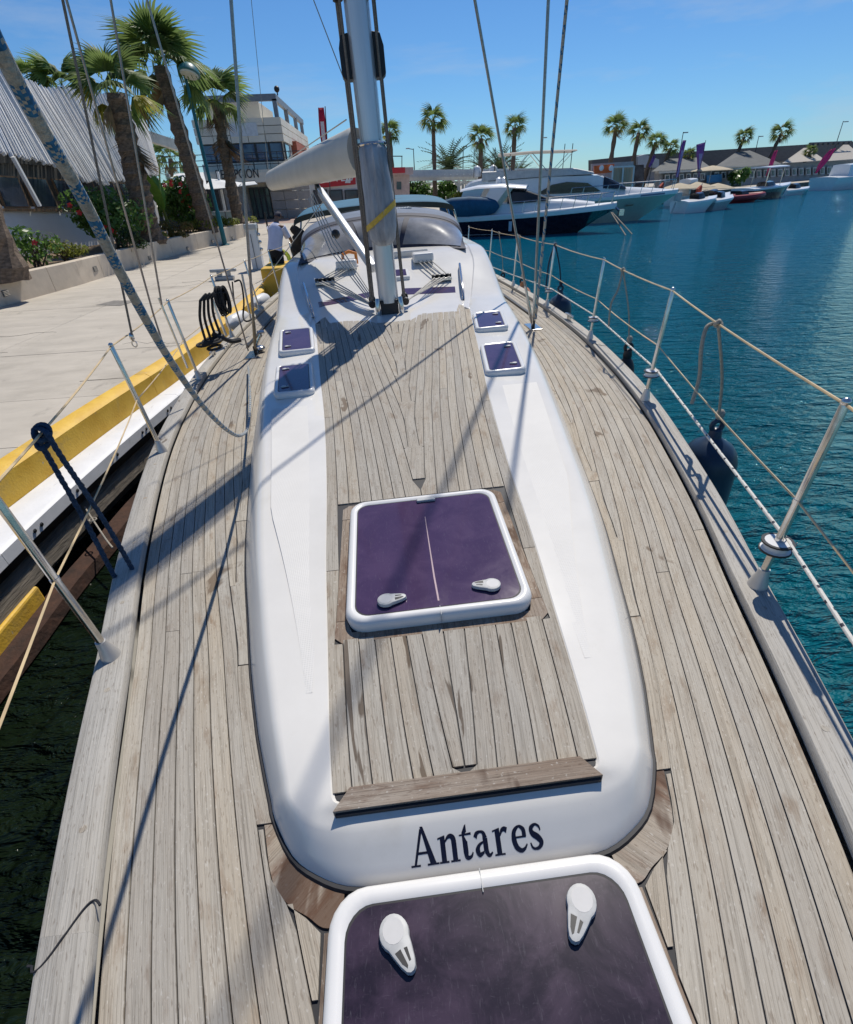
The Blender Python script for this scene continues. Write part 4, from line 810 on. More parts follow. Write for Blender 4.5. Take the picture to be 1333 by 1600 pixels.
# dark hulled cruiser, bow to the right
ZSC[0] = .80
A = on(706, 371, 0.); B = on(958, 366, 0); dcr = np.array([B[0]-A[0], B[1]-A[1]]); Lc = np.linalg.norm(dcr)
P0 = np.array([A[0]-.3, A[1]+1.7, 0.]); c1 = thing('motor_cruiser', 'dark navy hulled sport cruiser with white cabin and blue covered tender', 'motor yacht', P0)
Lc += .9
d, pz, hf, hl = motor_hull(c1, P0, P0, dcr, Lc, 3.5, 1.28, 1.75, NAVH, BOATW, 1.9, M('white boot stripe', (.6, .62, .62), .4))
cabin(c1, P0, P0, d, pz, [(Lc*.30, 1.35, 1.3, 1.25, 1.5), (Lc*.36, 1.35, 1.4, 1.2, 1.95), (Lc*.52, 1.3, 1.5, 1.0, 2.15), (Lc*.72, 1.0, 1.6, .7, 2.05), (Lc*.88, .45, 1.65, .3, 1.8)], 'cabin_top', BOATW)
cabin(c1, P0, P0, d, pz, [(Lc*.40, 1.22, 2.0, 1.0, 2.85), (Lc*.47, 1.20, 2.0, .98, 2.80), (Lc*.62, .95, 2.1, .85, 2.2)], 'windscreen', TINT)
cabin(c1, P0, P0, d, pz, [(Lc*.13, 1.3, 2.80, 1.2, 2.90), (Lc*.22, 1.35, 2.95, 1.2, 3.08), (Lc*.36, 1.35, 2.98, 1.2, 3.12), (Lc*.50, 1.2, 2.85, 1.1, 2.95)], 'hardtop', BOATW)
for sgn in (-1, 1):
    P = [P0+d*Lc*a+pz*sgn*1.32+[0, 0, z] for a, z in ((.10, 1.3), (.19, 1.35), (.27, 2.98), (.15, 2.86))]; side(c1, P0, P, 'hardtop_leg', BOATW, .12, pz)
    P = [P0+d*Lc*a+pz*sgn*1.28+[0, 0, z] for a, z in ((.30, 1.5), (.34, 1.5), (.43, 2.9), (.40, 2.95))]; side(c1, P0, P, 'hardtop_strut', CREAM, .08, pz)
tc_ = P0+d*Lc*.19-pz*1.55+[0, 0, 1.5]; tn = MB(); rws = []
for x, r in ((-1.75, .08), (-1.6, .35), (-1.0, .50), (0, .54), (1.0, .46), (1.5, .30), (1.7, .06)): rws.append([tc_+d*x+pz*r*.75*math.cos(a)+np.array([0, 0, 1])*r*math.sin(a) for a in np.linspace(0, 2*PI, 15)[:-1]])
tag(tn.grid(rws, close=True).build('tender', COVER, None, tc_, smooth=True), 'blue covered tender slung against the side of the navy cruiser', 'tender')
cabin(c1, P0, P0, d, pz, [(0, 1.4, 1.2, 1.35, 1.35), (Lc*.12, 1.45, 1.25, 1.4, 1.75), (Lc*.26, 1.45, 1.3, 1.4, 1.62)], 'aft_deck', BOATW)
boat_rail(c1, P0, P0, d, pz, hf, Lc, 1.28, 1.75, .42, .97, 9)
side(c1, P0, [P0+d*Lc*.42-pz*1.72+[0, 0, z]+d*x for x, z in ((0, .35), (.18, .35), (.18, .95), (0, .95))], 'hull_mark', M('pale hull light', (.45, .55, .65), .3), .05, pz)
for x in (.33, .36): MB().lathe([(.16, 0), (.19, .12), (.15, .3), (.03, .38)], P0+d*Lc*x+pz*.3+[0, 0, 2.5], (0, 0, 1), 12).build('radar_dome', BOATW, c1, P0, smooth=True)
m = MB(); an = P0+d*(Lc-.1)+[0, 0, 1.25]; m.tube([an, an+d*.35+[0, 0, -.25]], .07, 6); m.box(an+d*.4+[0, 0, -.3], (.28, .22, .3)); m.build('anchor', STEEL, c1, P0)
# flybridge yacht behind it
ZSC[0] = .80
A = on(830, 358, 0.); B = on(1012, 352, 0); d2 = np.array([B[0]-A[0], B[1]-A[1]]); P0 = np.array([A[0]-2.5, A[1]+4.9, 0.]); L2 = 13.3
c2 = thing('flybridge_yacht', 'large white flybridge motor yacht with swept dark side windows', 'motor yacht', P0)
d, pz, hf, hl = motor_hull(c2, P0, P0, d2, L2, 4.3, 1.75, 2.15, GRNHULL, BOATW, 2.2, M('white boot stripe'), .28)
cabin(c2, P0, P0, d, pz, [(.3, 1.9, 1.7, 1.8, 3.3), (L2*.36, 1.9, 1.8, 1.75, 3.45), (L2*.58, 1.85, 1.8, 1.5, 3.4), (L2*.65, 1.75, 1.85, 1.3, 2.95), (L2*.73, 1.5, 1.9, 1.1, 2.42), (L2*.84, 1.1, 2., .7, 2.3), (L2*.94, .5, 2.05, .3, 2.15)], 'cabin', BOATW)
cabin(c2, P0, P0, d, pz, [(L2*.61, 1.62, 2.5, 1.42, 3.30), (L2*.665, 1.55, 2.45, 1.28, 2.98), (L2*.725, 1.42, 2.4, 1.1, 2.50)], 'windscreen', TINT)
for q in (((.28, 2.25), (.60, 2.30), (.53, 2.92), (.43, 3.05), (.36, 2.9)), ((.24, 2.0), (.42, 2.02), (.34, 2.18), (.28, 2.14))):
    side(c2, P0, [P0+d*L2*a-pz*1.915+[0, 0, z] for a, z in q], 'side_window', TINT, .06, pz)
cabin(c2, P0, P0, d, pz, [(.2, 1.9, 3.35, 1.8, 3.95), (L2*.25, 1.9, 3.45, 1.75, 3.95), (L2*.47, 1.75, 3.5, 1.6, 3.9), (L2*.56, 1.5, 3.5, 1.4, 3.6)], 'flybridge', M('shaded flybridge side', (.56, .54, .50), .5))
m = MB(); 
tops = [(P0+d*x+pz*s_*1.7+[0, 0, 5.35+.03*x]) for x in (.6, 5.4) for s_ in (-1, 1)]
cabin(c2, P0, P0, d, pz, [(1.2, 1.75, 5.05, 1.7, 5.12), (3.6, 1.8, 5.14, 1.7, 5.2), (6.2, 1.75, 5.08, 1.7, 5.14)], 'bimini_top', M('beige bimini cloth', (.46, .42, .37), .8, leaf=.2))
for s_ in (-1, 1):
    m = MB()
    for x, x2 in ((1.4, 2.2), (3.2, 2.3), (3.4, 4.4), (6., 5.)): m.tube([P0+d*x+pz*s_*1.7+[0, 0, 4.06], P0+d*x2+pz*s_*1.75+[0, 0, 3.1]], .022, 5)
    m.build('bimini_frame', STEEL, c2, P0)

m = MB(); 
for x in (-.4, 1.0, 2.0, 5.5, 6.0): m.tube([P0+d*x-pz*.6+[0, 0, 2.9], P0+d*x-pz*.6+[0, 0, 4.5]], .025, 5); 
m.build('whip_aerial', BLACKP, c2, P0)
for x in (-.2, .9): MB().lathe([(.25, 0), (.3, .12), (.27, .45), (.12, .6), (.02, .63)], P0+d*x-pz*.3+[0, 0, 2.95], (0, 0, 1), 14).build('radar_dome', BOATW, c2, P0, smooth=True)
MB().tube(smoothpath([P0+d*(-1.)-pz*1.6+[0, 0, 1.6], P0+d*(-.6)-pz*1.6+[0, 0, 2.4], P0+d*.6-pz*1.6+[0, 0, 2.65]], 6), .25, 8).build('arch', BOATW, c2, P0, smooth=True)
boat_rail(c2, P0, P0, d, pz, hf, L2, 1.75, 2.15, .45, .97, 10, .6)
side(c2, P0, [P0+d*L2*.80-pz*(hf(.8)+.02)+d*x+[0, 0, z] for x, z in ((0, 1.80), (1.5, 1.90), (1.5, 2.02), (0, 1.92))], 'name_strip', M('dark name lettering strip', (.15, .17, .25), .5), .02, pz)
side(c2, P0, [P0+d*L2*.73-pz*(hf(.73)*.93)+d*x+[0, 0, z] for x, z in ((0, 1.15), (.5, 1.2), (.55, 1.3), (.05, 1.25))], 'port_light', TINT, .05, pz)
# mooring lines from the two bows into the water
for a, b, Y, lab in (((955, 332), (978, 368), 33.5, 'dark mooring line from the navy bow into the water'), ((957, 332), (988, 366), 34, 'second mooring line from the navy bow, more slack')):
    tag(MB().tube([at(*a, Y), on(*b, 0.)], .03, 5).build('mooring_line', OLDW, None, at(*a, Y)), lab, 'mooring line')
# small boats at the far quay
ZSC[0] = 1.
def small(lab, px, py, L_, ang, beam, zs, mt, top, seed, extra=()):
    p = on(px, py, 0.); P0 = np.array([p[0], p[1], 0.]); t = thing('small_boat', lab, 'boat', P0, 'small boats along the far quay'); dd = (math.cos(ang), math.sin(ang))
    d, pz, hf, hl = motor_hull(t, P0, P0, dd, L_, beam, zs, zs*1.3, mt, top, .8, None, .15)
    cabin(t, P0, P0, d, pz, [(L_*.38, beam*.25, zs, beam*.2, zs+.45), (L_*.52, beam*.25, zs, beam*.18, zs+.5), (L_*.62, beam*.2, zs, beam*.15, zs+.1)], 'console', TINT)
    if 'cab' in extra: cabin(t, P0, P0, d, pz, [(L_*.28, beam*.34, zs, beam*.3, zs+1.2), (L_*.5, beam*.34, zs, beam*.28, zs+1.25), (L_*.62, beam*.3, zs, beam*.2, zs+.3)], 'cabin', BOATW); 
    if 'tbar' in extra:
        cabin(t, P0, P0, d, pz, [(L_*.25, beam*.4, zs+1.65, beam*.38, zs+1.72), (L_*.65, beam*.4, zs+1.7, beam*.38, zs+1.78)], 't_top', BOATW); m = MB()
        for x in (.3, .6):
            for s_ in (-1, 1): m.tube([P0+d*L_*x+pz*s_*beam*.3+[0, 0, zs], P0+d*L_*x+pz*s_*beam*.3+[0, 0, zs+1.68]], .03, 5); m.build('t_top_leg', STEEL, t, P0); m = MB()
    if 'ob' in extra: m = MB(); m.box(P0-d*.25+[0, 0, zs+.35], (.4, .45, .6)); m.tube([P0-d*.35+[0, 0, zs], P0-d*.6+[0, 0, -.1]], .08, 6); m.build('outboard_motor', BLACKP if mt is not BOATW else GREYP, t, P0, bevel=.06)
    if 'tube' in extra:
        for s_ in (-1, 1): MB().tube([P0+d*L_*f+pz*s_*(hf(f)*1.0)+[0, 0, zs*(.95+.35*f*f)] for f in np.linspace(0, .98, 9)], .24, 8).build('tube', mt, t, P0, smooth=True)
    return t
REDT = M('red inflatable tube', (.26, .02, .025), .45, var=.1)
small('white open boat with outboard behind the flybridge bow', 1058, 333, 3.6, .25, 2., .75, BOATW, BOATW, 1, ('ob',)); small('blue and white day boat, second from the flybridge bow', 1082, 328, 3.8, .3, 2.1, .8, M('mid blue boat hull', (.05, .12, .3), .3), BOATW, 2, ('ob',)); small('white cuddy boat with windscreen moored below the parasols', 1048, 322, 4., .3, 2.2, .8, BOATW, BOATW, 3, ('cab',))
small('little grey boat with orange fender and raised outboard', 1099, 329, 3.2, .4, 1.9, .7, GREYW, BOATW, 4, ('ob',)); small('red inflatable boat with grey console', 1126, 318, 4.4, .1, 1.8, .42, REDT, BOATW, 5, ('tube', 'ob')); small('black hulled speedboat under a white T top', 1156, 313, 7.2, .35, 2.6, .95, NAVH, BOATW, 6, ('tbar',)); small('low white hull lying empty beside the black speedboat', 1216, 306, 4.6, .3, 2., .5, BOATW, BOATW, 7)
small('white cabin cruiser at the right picture edge', 1280, 298, 9.5, .32, 3.4, 1.3, BOATW, BOATW, 8, ('cab',)); small('white day boat hidden behind the parasol posts', 1030, 316, 5., .3, 2., .8, BOATW, BOATW, 9, ('ob',))
for px, py, Y, lab in ((1088, 304, 45, 'furled orange red flag leaning over the small boats'), (1029, 300, 42, 'furled red flag behind the flybridge bow rail')):
    p = at(px, py, Y); q = at(px+8, py-14, Y); tt = thing('furled_flag', lab, 'flag', p); MB().tube([p+(p-q)*.6, q+(q-p)*.25], .03, 5).build('pole', GREYP, tt, p); MB().tube([p, p+(q-p)*.5, q], [.12, .26, .10], 7).build('cloth', M('orange red flag', (.55, .07, .03), .7), tt, p)
# ================================================================ the sailing yacht (boat frame)
yacht = bthing('sailing_yacht', 'white cruising sailing yacht with weathered teak decks moored beside the yellow quay kerb', 'sailing yacht')
W_out = CS([(-1.62, .03), (-1.35, .21), (-1.0, .39), (-.5, .60), (0, .745), (.31, .862), (.6, .965), (1.0, 1.092), (1.2, 1.152), (1.6, 1.28), (2.15, 1.435), (2.76, 1.588), (3.2, 1.68), (3.9, 1.79), (4.5, 1.865), (5.4, 1.935), (6.5, 1.975), (8, 1.97), (10, 1.90), (12, 1.74), (12.8, 1.66)])
def W_in(Y): return W_out(Y)-.102
BASE = CS([(.6, .462), (.7, .50), (.9, .57), (1.1, .628), (1.35, .69), (1.6, .752), (2.07, .845), (2.48, .918), (2.85, .98), (3.65, 1.09), (4.2, 1.155), (5.3, 1.27), (6.5, 1.36), (8, 1.42), (9.5, 1.42)])
SHO = CS([(0.6269, 0.4096), (0.7307, 0.4384), (0.9375, 0.4896), (1.1436, 0.5406), (1.4, 0.5963), (1.6551, 0.6465), (2.1313, 0.7207), (2.5431, 0.7845), (2.9118, 0.8378), (3.7, 0.9427), (4.2348, 0.9932), (5.0, 1.04), (6.0, 1.08), (8, 1.1), (9.5, 1.1)])
INS = CS([(0.6051, 0.3156), (0.7307, 0.3293), (0.9375, 0.3469), (1.1436, 0.3633), (1.4, 0.3837), (1.6551, 0.3993), (1.9089, 0.4148), (2.3125, 0.446), (2.663, 0.4773), (3.1595, 0.5341), (3.7489, 0.5978), (4.2348, 0.6503), (4.6681, 0.7027)])
def ZR(Y):
    if Y < 5.0: return .10+.0715*(Y-.6)
    a = .10+.0715*(5.0-.6)
    if Y < 6.3: t = (Y-5.0)/1.3; return a+(.755-a)*(t*t*(3-2*t)*.45+t*.55)
    return .755+.01*(Y-6.3)
YF = np.concatenate([np.arange(-1.6, 5.4, .1), np.arange(5.4, 12.81, .37)])
# hull
rows = []
for Y in YF:
    b = W_out(Y)-.004; zw = -1.55
    f = min(1., max(.05, (Y+1.2)/6.)); bw = b*(.45+.5*f) if Y > -1.2 else .02
    rows.append([(-b+.02, Y, .012), (-b, Y, .006), (-b*1.001, Y, -.03), (-(b*.62+bw*.38), Y, -.75), (-bw, Y, zw), (0, Y, zw-.35), (bw, Y, zw), (b*.62+bw*.38, Y, -.75), (b*1.001, Y, -.03), (b, Y, .006), (b-.02, Y, .012)])
m = MB().grid(rows); n = len(rows)*11
m.f += [tuple(range(n-11, n))]; m.m += [0]
m.build('hull', GEL, yacht, smooth=True)
# dark caulked deck base with the planks laid on it
rows = [[(-W_in(Y)+.012, Y, -.006), (0, Y, -.006), (W_in(Y)-.012, Y, -.006)] for Y in YF]
deck = MB().grid(rows).build('deck', CAULK, yacht)
PP, GAP = .0495, .0036
def strip(ylist, fo, fi, z0=-.006, z1=0., s=1):
    ro = [(s*fo(y), y) for y in ylist]; ri = [(s*fi(y), y) for y in ylist]; n = len(ylist)
    vs = [(x, y, z1) for x, y in ro] + [(x, y, z1) for x, y in ri] + [(x, y, z0) for x, y in ro] + [(x, y, z0) for x, y in ri]
    fs = []
    for i in range(n-1):
        fs += [(i, i+1, n+i+1, n+i), (2*n+i, i, i+1, 2*n+i+1), (3*n+i+1, n+i+1, n+i, 3*n+i)]
    fs += [(0, n, 3*n, 2*n), (n-1, 2*n-1, 4*n-1, 3*n-1)]
    if s > 0: fs = [f[::-1] for f in fs]
    m = MB().add(vs, fs); m.uv = ([(0., y) for y in ylist]+[(abs(a[0]-b[0]), y) for a, b, y in zip(ro, ri, ylist)])*2; return m
_cl = [(.0, .338), (.30, .338), (.405, .342), (.43, .375), (.455, .415), (.49, .452), (.53, .472), (.56, .482), (.62, .50)]
def CLIP(Y):                                                  # where the straight-laid planks stop against the margins
    if Y < .62: return float(np.interp(Y, [c[0] for c in _cl], [c[1] for c in _cl]))
    return BASE(Y)+.044
def ylist(a, b, extra=()):
    out = [a]; y = a
    while True:
        y += .05 if y < .8 else (.12 if y < 3 else .3)
        if y >= b-.01: break
        out.append(y)
    return sorted(set(out + [b] + [e for e in extra if a < e < b]))
inner_edge = {}
TEAKC = teak('corner teak', base=(.33, .275, .215), brown=(.15, .075, .045), grey=(.36, .32, .27), brownmin=.47, rand=.03, wet=.155)
for s in (-1, 1):
    for k in range(0, 13):
        off = .012+k*PP
        fo = lambda y, o=off: W_in(y)-o
        wk = PP-GAP
        # range where at least half the plank fits outside the margin
        Yt = np.arange(-.9, 12.4, .02); ok = [fo(y)-max(fo(y)-wk, CLIP(y)) > wk*(.42 if y > .66 else .1) for y in Yt]
        runs = []; st = None
        for y, o in zip(Yt, ok):
            if o and st is None: st = y
            if not o and st is not None: runs.append((st, y)); st = None
        if st is not None: runs.append((st, Yt[-1]))
        for a, b in runs:
            if b-a < .12: continue
            cuts = [a]; y = a
            rr = random.Random(k*7+(3 if s > 0 else 0)); y += rr.uniform(1.6, 5.0)
            while y < b-.5: cuts.append(y); y += rr.uniform(2.6, 4.4)
            cuts.append(b)
            for c0, c1 in zip(cuts[:-1], cuts[1:]):
                e0, e1 = c0, c1
                def fi(y, o=off, e0=c0, e1=c1, a=a, b=b):
                    x = max(W_in(y)-o-wk, CLIP(y))
                    # rounded nibbed ends
                    for e, end in ((e0, a), (e1, b)):
                        if e == end and -.85 < e < 11:
                            d = abs(y-e)
                            if d < .05: x = max(x, W_in(y)-o-wk*(.45+.55*math.sqrt(d/.05)) if d > 0 else W_in(y)-o-wk*.45)
                    return x
                yl = ylist(c0+.0012, c1-.0012)
                yl = sorted(set(yl + [c0+.012, c0+.03, c1-.012, c1-.03]))
                strip(yl, fo, fi, z1=random.uniform(-.0006, .0004), s=s).build('plank', TEAK, deck)
                for y in np.arange(math.ceil(c0/.02)*.02, c1, .02):
                    key = (s, round(y/.02)); v = fi(y); inner_edge[key] = min(inner_edge.get(key, 9), v)
    # margin boards against the coachroof: take up whatever the planks leave
    def fo_m(y, s=s):
        v = inner_edge.get((s, round(y/.02)), CLIP(y)+.02); return max(v-GAP, CLIP(y)-.03)
    def fi_m(y): return BASE(y)+.006 if y >= .63 else BASE(.63)
    for a, b in ((.632, 1.14), (1.145, 2.05), (2.055, 3.3), (3.305, 4.9), (4.905, 7.2), (7.205, 9.4)):
        strip(list(np.arange(a, b, .02))+[b], fo_m, fi_m, z1=-.0004, s=s).build('margin_board', TEAK, deck)
    # curved corner piece between coachroof and fore hatch, and the board beside the hatch
    outer = [(.4985, .628), (.478, .56), (.468, .53), (.448, .49), (.411, .455), (.371, .432), (.338, .410), (.300, .407)]
    inn = [(.296, .466), (.36, .497), (.42, .542), (.456, .60), (.468, .628)]
    outer = [tuple(p[:2]) for p in smoothpath([(a, b, 0) for a, b in outer], 4)]; inn = [tuple(p[:2]) for p in smoothpath([(a, b, 0) for a, b in inn], 4)]
    P = [(s*x, y, -.006) for x, y in outer+inn]
    if s < 0: P = P[::-1]
    cp_ = MB().prism(P, .0055); cp_.uv = [((v[0]*s+v[1])*.7, (v[0]*s-v[1])*.7) for v in cp_.v]; cp_.build('corner_piece', TEAKC, deck)
    strip([-.9, -.4, 0, .2, .3, .36, .40], lambda y: .334, lambda y: .3215, z1=-.0005, s=s).build('margin_board', TEAKW, deck)
# toe rails in scarfed lengths, on a dark waterway
for s in (-1, 1):
    for a, b in ((-1.5, .45 if s < 0 else .1), (.4502 if s < 0 else .1002, 4.3), (4.3002, 8.6), (8.6002, 12.7)):
        yl = list(np.arange(a, b, .07)) + [b]; rows = []
        for y in yl:
            sc = 0
            def yy(t, y=y):                                   # S-shaped scarf joint at the ends
                return y
            o = W_out(y)
            rows.append([(s*(o-.100), y, -.004), (s*(o-.0985), y, .025), (s*(o-.095), y, .0295), (s*(o-.004), y, .035), (s*(o+.006), y, .028), (s*(o+.010), y, .0)])
        if s < 0: rows = [r[::-1] for r in rows]
        m = MB().grid(rows, close=True); nn = len(m.v); m.f += [tuple(range(5, -1, -1)), tuple(range(nn-6, nn))]; m.m += [0, 0]; m.uv = [(u, p[1]) for r in rows for u, p in zip((0, .05, .056, .142, .152, .19), r)]
        m.build('toe_rail', RAILT, yacht, smooth=True)
    for y in np.arange(-.6, 9, .42):                          # wooden plugs over the rail screws
        o = W_out(y)-.052; MB().lathe([(.009, 0), (.009, .0012)], (s*o, y, .0315), (0, 0, 1), 10).build('rail_plug', TEAK, yacht)
    for yc in (.45 if s < 0 else .1, 4.3, 8.6):               # S-shaped caulked scarf joint
        P = [(s*(W_out(yc)-.098+.100*t), yc-.055*(t-.5)*1.6+.030*math.sin(2*PI*t)*(1 if t < .9 else .6), .0318+(.002 if t > .5 else 0)) for t in np.linspace(.0, 1., 22)]
        MB().tube(P, .0026, 6).build('scarf_seam', CAULK, yacht)
    for y in (1.22, 2.98):                                    # steel joint straps on the rail's inner face
        o = W_out(y)-.099
        MB().beam((s*o, y-.05-.12, .012), (s*(W_out(y-.0)-.101), y-.05, .012), .006, .022).build('rail_strap', STEEL, yacht)
# coachroof: rings from the deck joint to the flat top
frontb = [(0, .461), (.07, .461), (.14, .461), (.21, .462), (.29, .470), (.36, .500), (.42, .546)]
fronts = [(0, .572), (.07, .572), (.14, .572), (.21, .573), (.28, .575), (.335, .583), (.378, .60)]
frontt = [(0, .592), (.07, .592), (.14, .592), (.20, .593), (.25, .595), (.29, .598), (.312, .608)]
YS = [.635, .68, .73, .82, .9, 1.1, 1.35, 1.6, 1.85, 2.07, 2.48, 2.85, 3.25, 3.65, 4.2, 4.6, 5.0, 5.15, 5.3, 5.5, 5.7, 5.9, 6.1, 6.3, 6.8, 7.5, 8.3, 9.3]
def insx(Y): return INS(Y) if Y < 4.65 else min(SHO(Y)-.12, .70+.22*(Y-4.65))
half_b = frontb + [(BASE(y), y) for y in YS]; half_s = fronts + [(SHO(y), y) for y in YS]; half_t = frontt + [(insx(y), y) for y in YS]
PROF = [(0, 0), (.05, .16), (.38, .60), (.64, .87), (.76, .95), (.90, .99), (1, 1)]
_sm = lambda H: [tuple(p[:2]) for p in smoothpath([(a, b, 0) for a, b in H], 3)]
half_b, half_s, half_t = _sm(half_b), _sm(half_s), _sm(half_t)
PROFN = [(0, 0), (.09, .18), (.30, .42), (.52, .65), (.74, .86), (.88, .955), (1, 1)]
def ring(k):
    out = []
    for i, (b, sh) in enumerate(zip(half_b, half_s)):
        f = min(1., max(0., (b[1]-.47)/.35)) if b[0] > .25 else 0.
        h = PROFN[k][0]*(1-f)+PROF[k][0]*f; v = PROFN[k][1]*(1-f)+PROF[k][1]*f
        zs = ZR(sh[1])-.010
        out.append((b[0]+(sh[0]-b[0])*h, b[1]+(sh[1]-b[1])*h, -.004+(zs+.004)*v))
    return out
rings = [ring(k) for k in range(7)]
rings.append([(s_[0]*.5+t[0]*.5, s_[1]*.5+t[1]*.5, (ZR(s_[1])*.5+ZR(t[1])*.5)-.002) for s_, t in zip(half_s, half_t)])
rings.append([(t[0], t[1], ZR(t[1])+.004) for t in half_t])
rings.append([(t[0]-.012 if t[0] > .1 else t[0], t[1]+.004, ZR(t[1])-.006) for t in half_t])
rings.append([(t[0]*.3, t[1]+.005, ZR(t[1])-.006+(.008*min(1, max(0, t[1]-4.7)*3))) for t in half_t])
top_y = [y for y in YS if y >= 4.2]
full = [[(-x, y, z) for x, y, z in r[:0:-1]] + r for r in rings]
m = MB().grid(full); m.f = [f[::-1] for f in m.f]
tp = [[(-insx(y)*(1-.012/insx(y)) , y, ZR(y)-.006)] + [(x*insx(y), y, ZR(y)-.006+.014*min(1, max(0, y-4.3)*2.5)) for x in (-.8, -.5, -.25, 0, .25, .5, .8)] + [(insx(y)-.012, y, ZR(y)-.006)] for y in [3.9]+top_y]
m.grid([r[::-1] for r in tp][::-1][::-1])
roof = m.build('coachroof', GEL, yacht, smooth=True)
def nose(x, t):                                               # point on the sloping front, t 0..1 from deck to top
    k = t*6; i = min(5, int(k)); f = k-i; P = []
    for q in (i, i+1):
        r = rings[q][:7]; ax = abs(x); j = max(0, min(5, sum(1 for p in r[1:6] if p[0] < ax)))
        a, b = r[j], r[j+1]; g = (ax-a[0])/max(1e-6, b[0]-a[0]); P.append(np.array(a)*(1-g)+np.array(b)*g)
    p = P[0]*(1-f)+P[1]*f; return np.array([x, p[1], p[2]])
# black sealant line round the foot of the coachroof
m = MB().tube([(-x, y, .0) for x, y in half_b[:0:-1] if y < 6] + [(x, y, .0) for x, y in half_b if y < 6], .0075, 6)
m.build('sealant_bead', CAULK, yacht)
# moulded non-skid panels beside the teak
NSK = M('moulded non-skid gelcoat', (.67, .65, .615), .65, var=.03, spec=.25)
def nonskid(m):
    n = m.node_tree.nodes; l = m.node_tree.links.new; tc = n.new('ShaderNodeTexCoord'); v = n.new('ShaderNodeTexVoronoi'); v.inputs['Scale'].default_value = 135; v.inputs['Randomness'].default_value = .0
    l(tc.outputs['Object'], v.inputs['Vector']); b = n.new('ShaderNodeBump'); b.inputs['Strength'].default_value = .6; b.inputs['Distance'].default_value = .0014; b.invert = True
    l(v.outputs['Distance'], b.inputs['Height']); l(b.outputs[0], n['Principled BSDF'].inputs['Normal'])
nonskid(NSK)
for s in (-1, 1):
    yy = np.linspace(.90, 2.85, 24); P = []
    for y in yy: P.append((s*(INS(y)+.035+max(0, .03*(1.1-y))), y, ZR(y)+.0012))
    for y in yy[::-1]:
        f = min(1, (y-.90)/.9)
        P.append((s*(INS(y)+.035+(SHO(y)-.03-INS(y)-.035)*(.35+.65*f)), y, ZR(y)-.0012))
    n = len(yy); MB().add(P, [((i, i+1, 2*n-2-i, 2*n-1-i) if s < 0 else (2*n-1-i, 2*n-2-i, i+1, i)) for i in range(n-1)]).build('nonskid_panel', NSK, yacht)
# teak laid in the coachroof
def zt(y): return ZR(y)+.0035
def stripr(yl, fo, fi, s, dz=0.):
    m = strip(yl, fo, fi, 0, 0, s); n = len(yl); v = m.v
    v = [(x, min(y, aft_lim(x)-.012), z) for x, y, z in v]
    m.v = [(x, y, zt(y)+dz if i < 2*n else zt(y)-.010) for i, (x, y, z) in enumerate(v)]; return m
base_rows = []
def aft_lim(x):                                               # scalloped aft end of the teak around the mast step
    x = abs(x)
    return float(np.interp(x, [0, .16, .20, .25, .31, .40, .50, .60, .66, .69], [4.42, 4.44, 4.50, 4.63, 4.76, 4.84, 4.87, 4.82, 4.70, 4.60]))
laid = MB()
xs_ = np.linspace(-.69, .69, 47); rws = []
for y in np.concatenate([np.linspace(.61, 4.4, 60), ]):
    rws.append([(x/.69*(INS(y)-.006), y, ZR(y)-.002) for x in xs_])
for t in (.25, .5, .75, 1.):
    rws.append([((x/.69)*(INS(4.4)+(0.69-INS(4.4))*t-.004), 4.4+(aft_lim(x)-4.4)*t, ZR(4.4+(aft_lim(x)-4.4)*t)-.002) for x in xs_])
laid = MB().grid(rws).build('inset_bed', CAULK, yacht)
HX, HY0, HY1 = .332, 1.052, 1.768                              # opening left for the hatch surround
KP = .030; king = {}
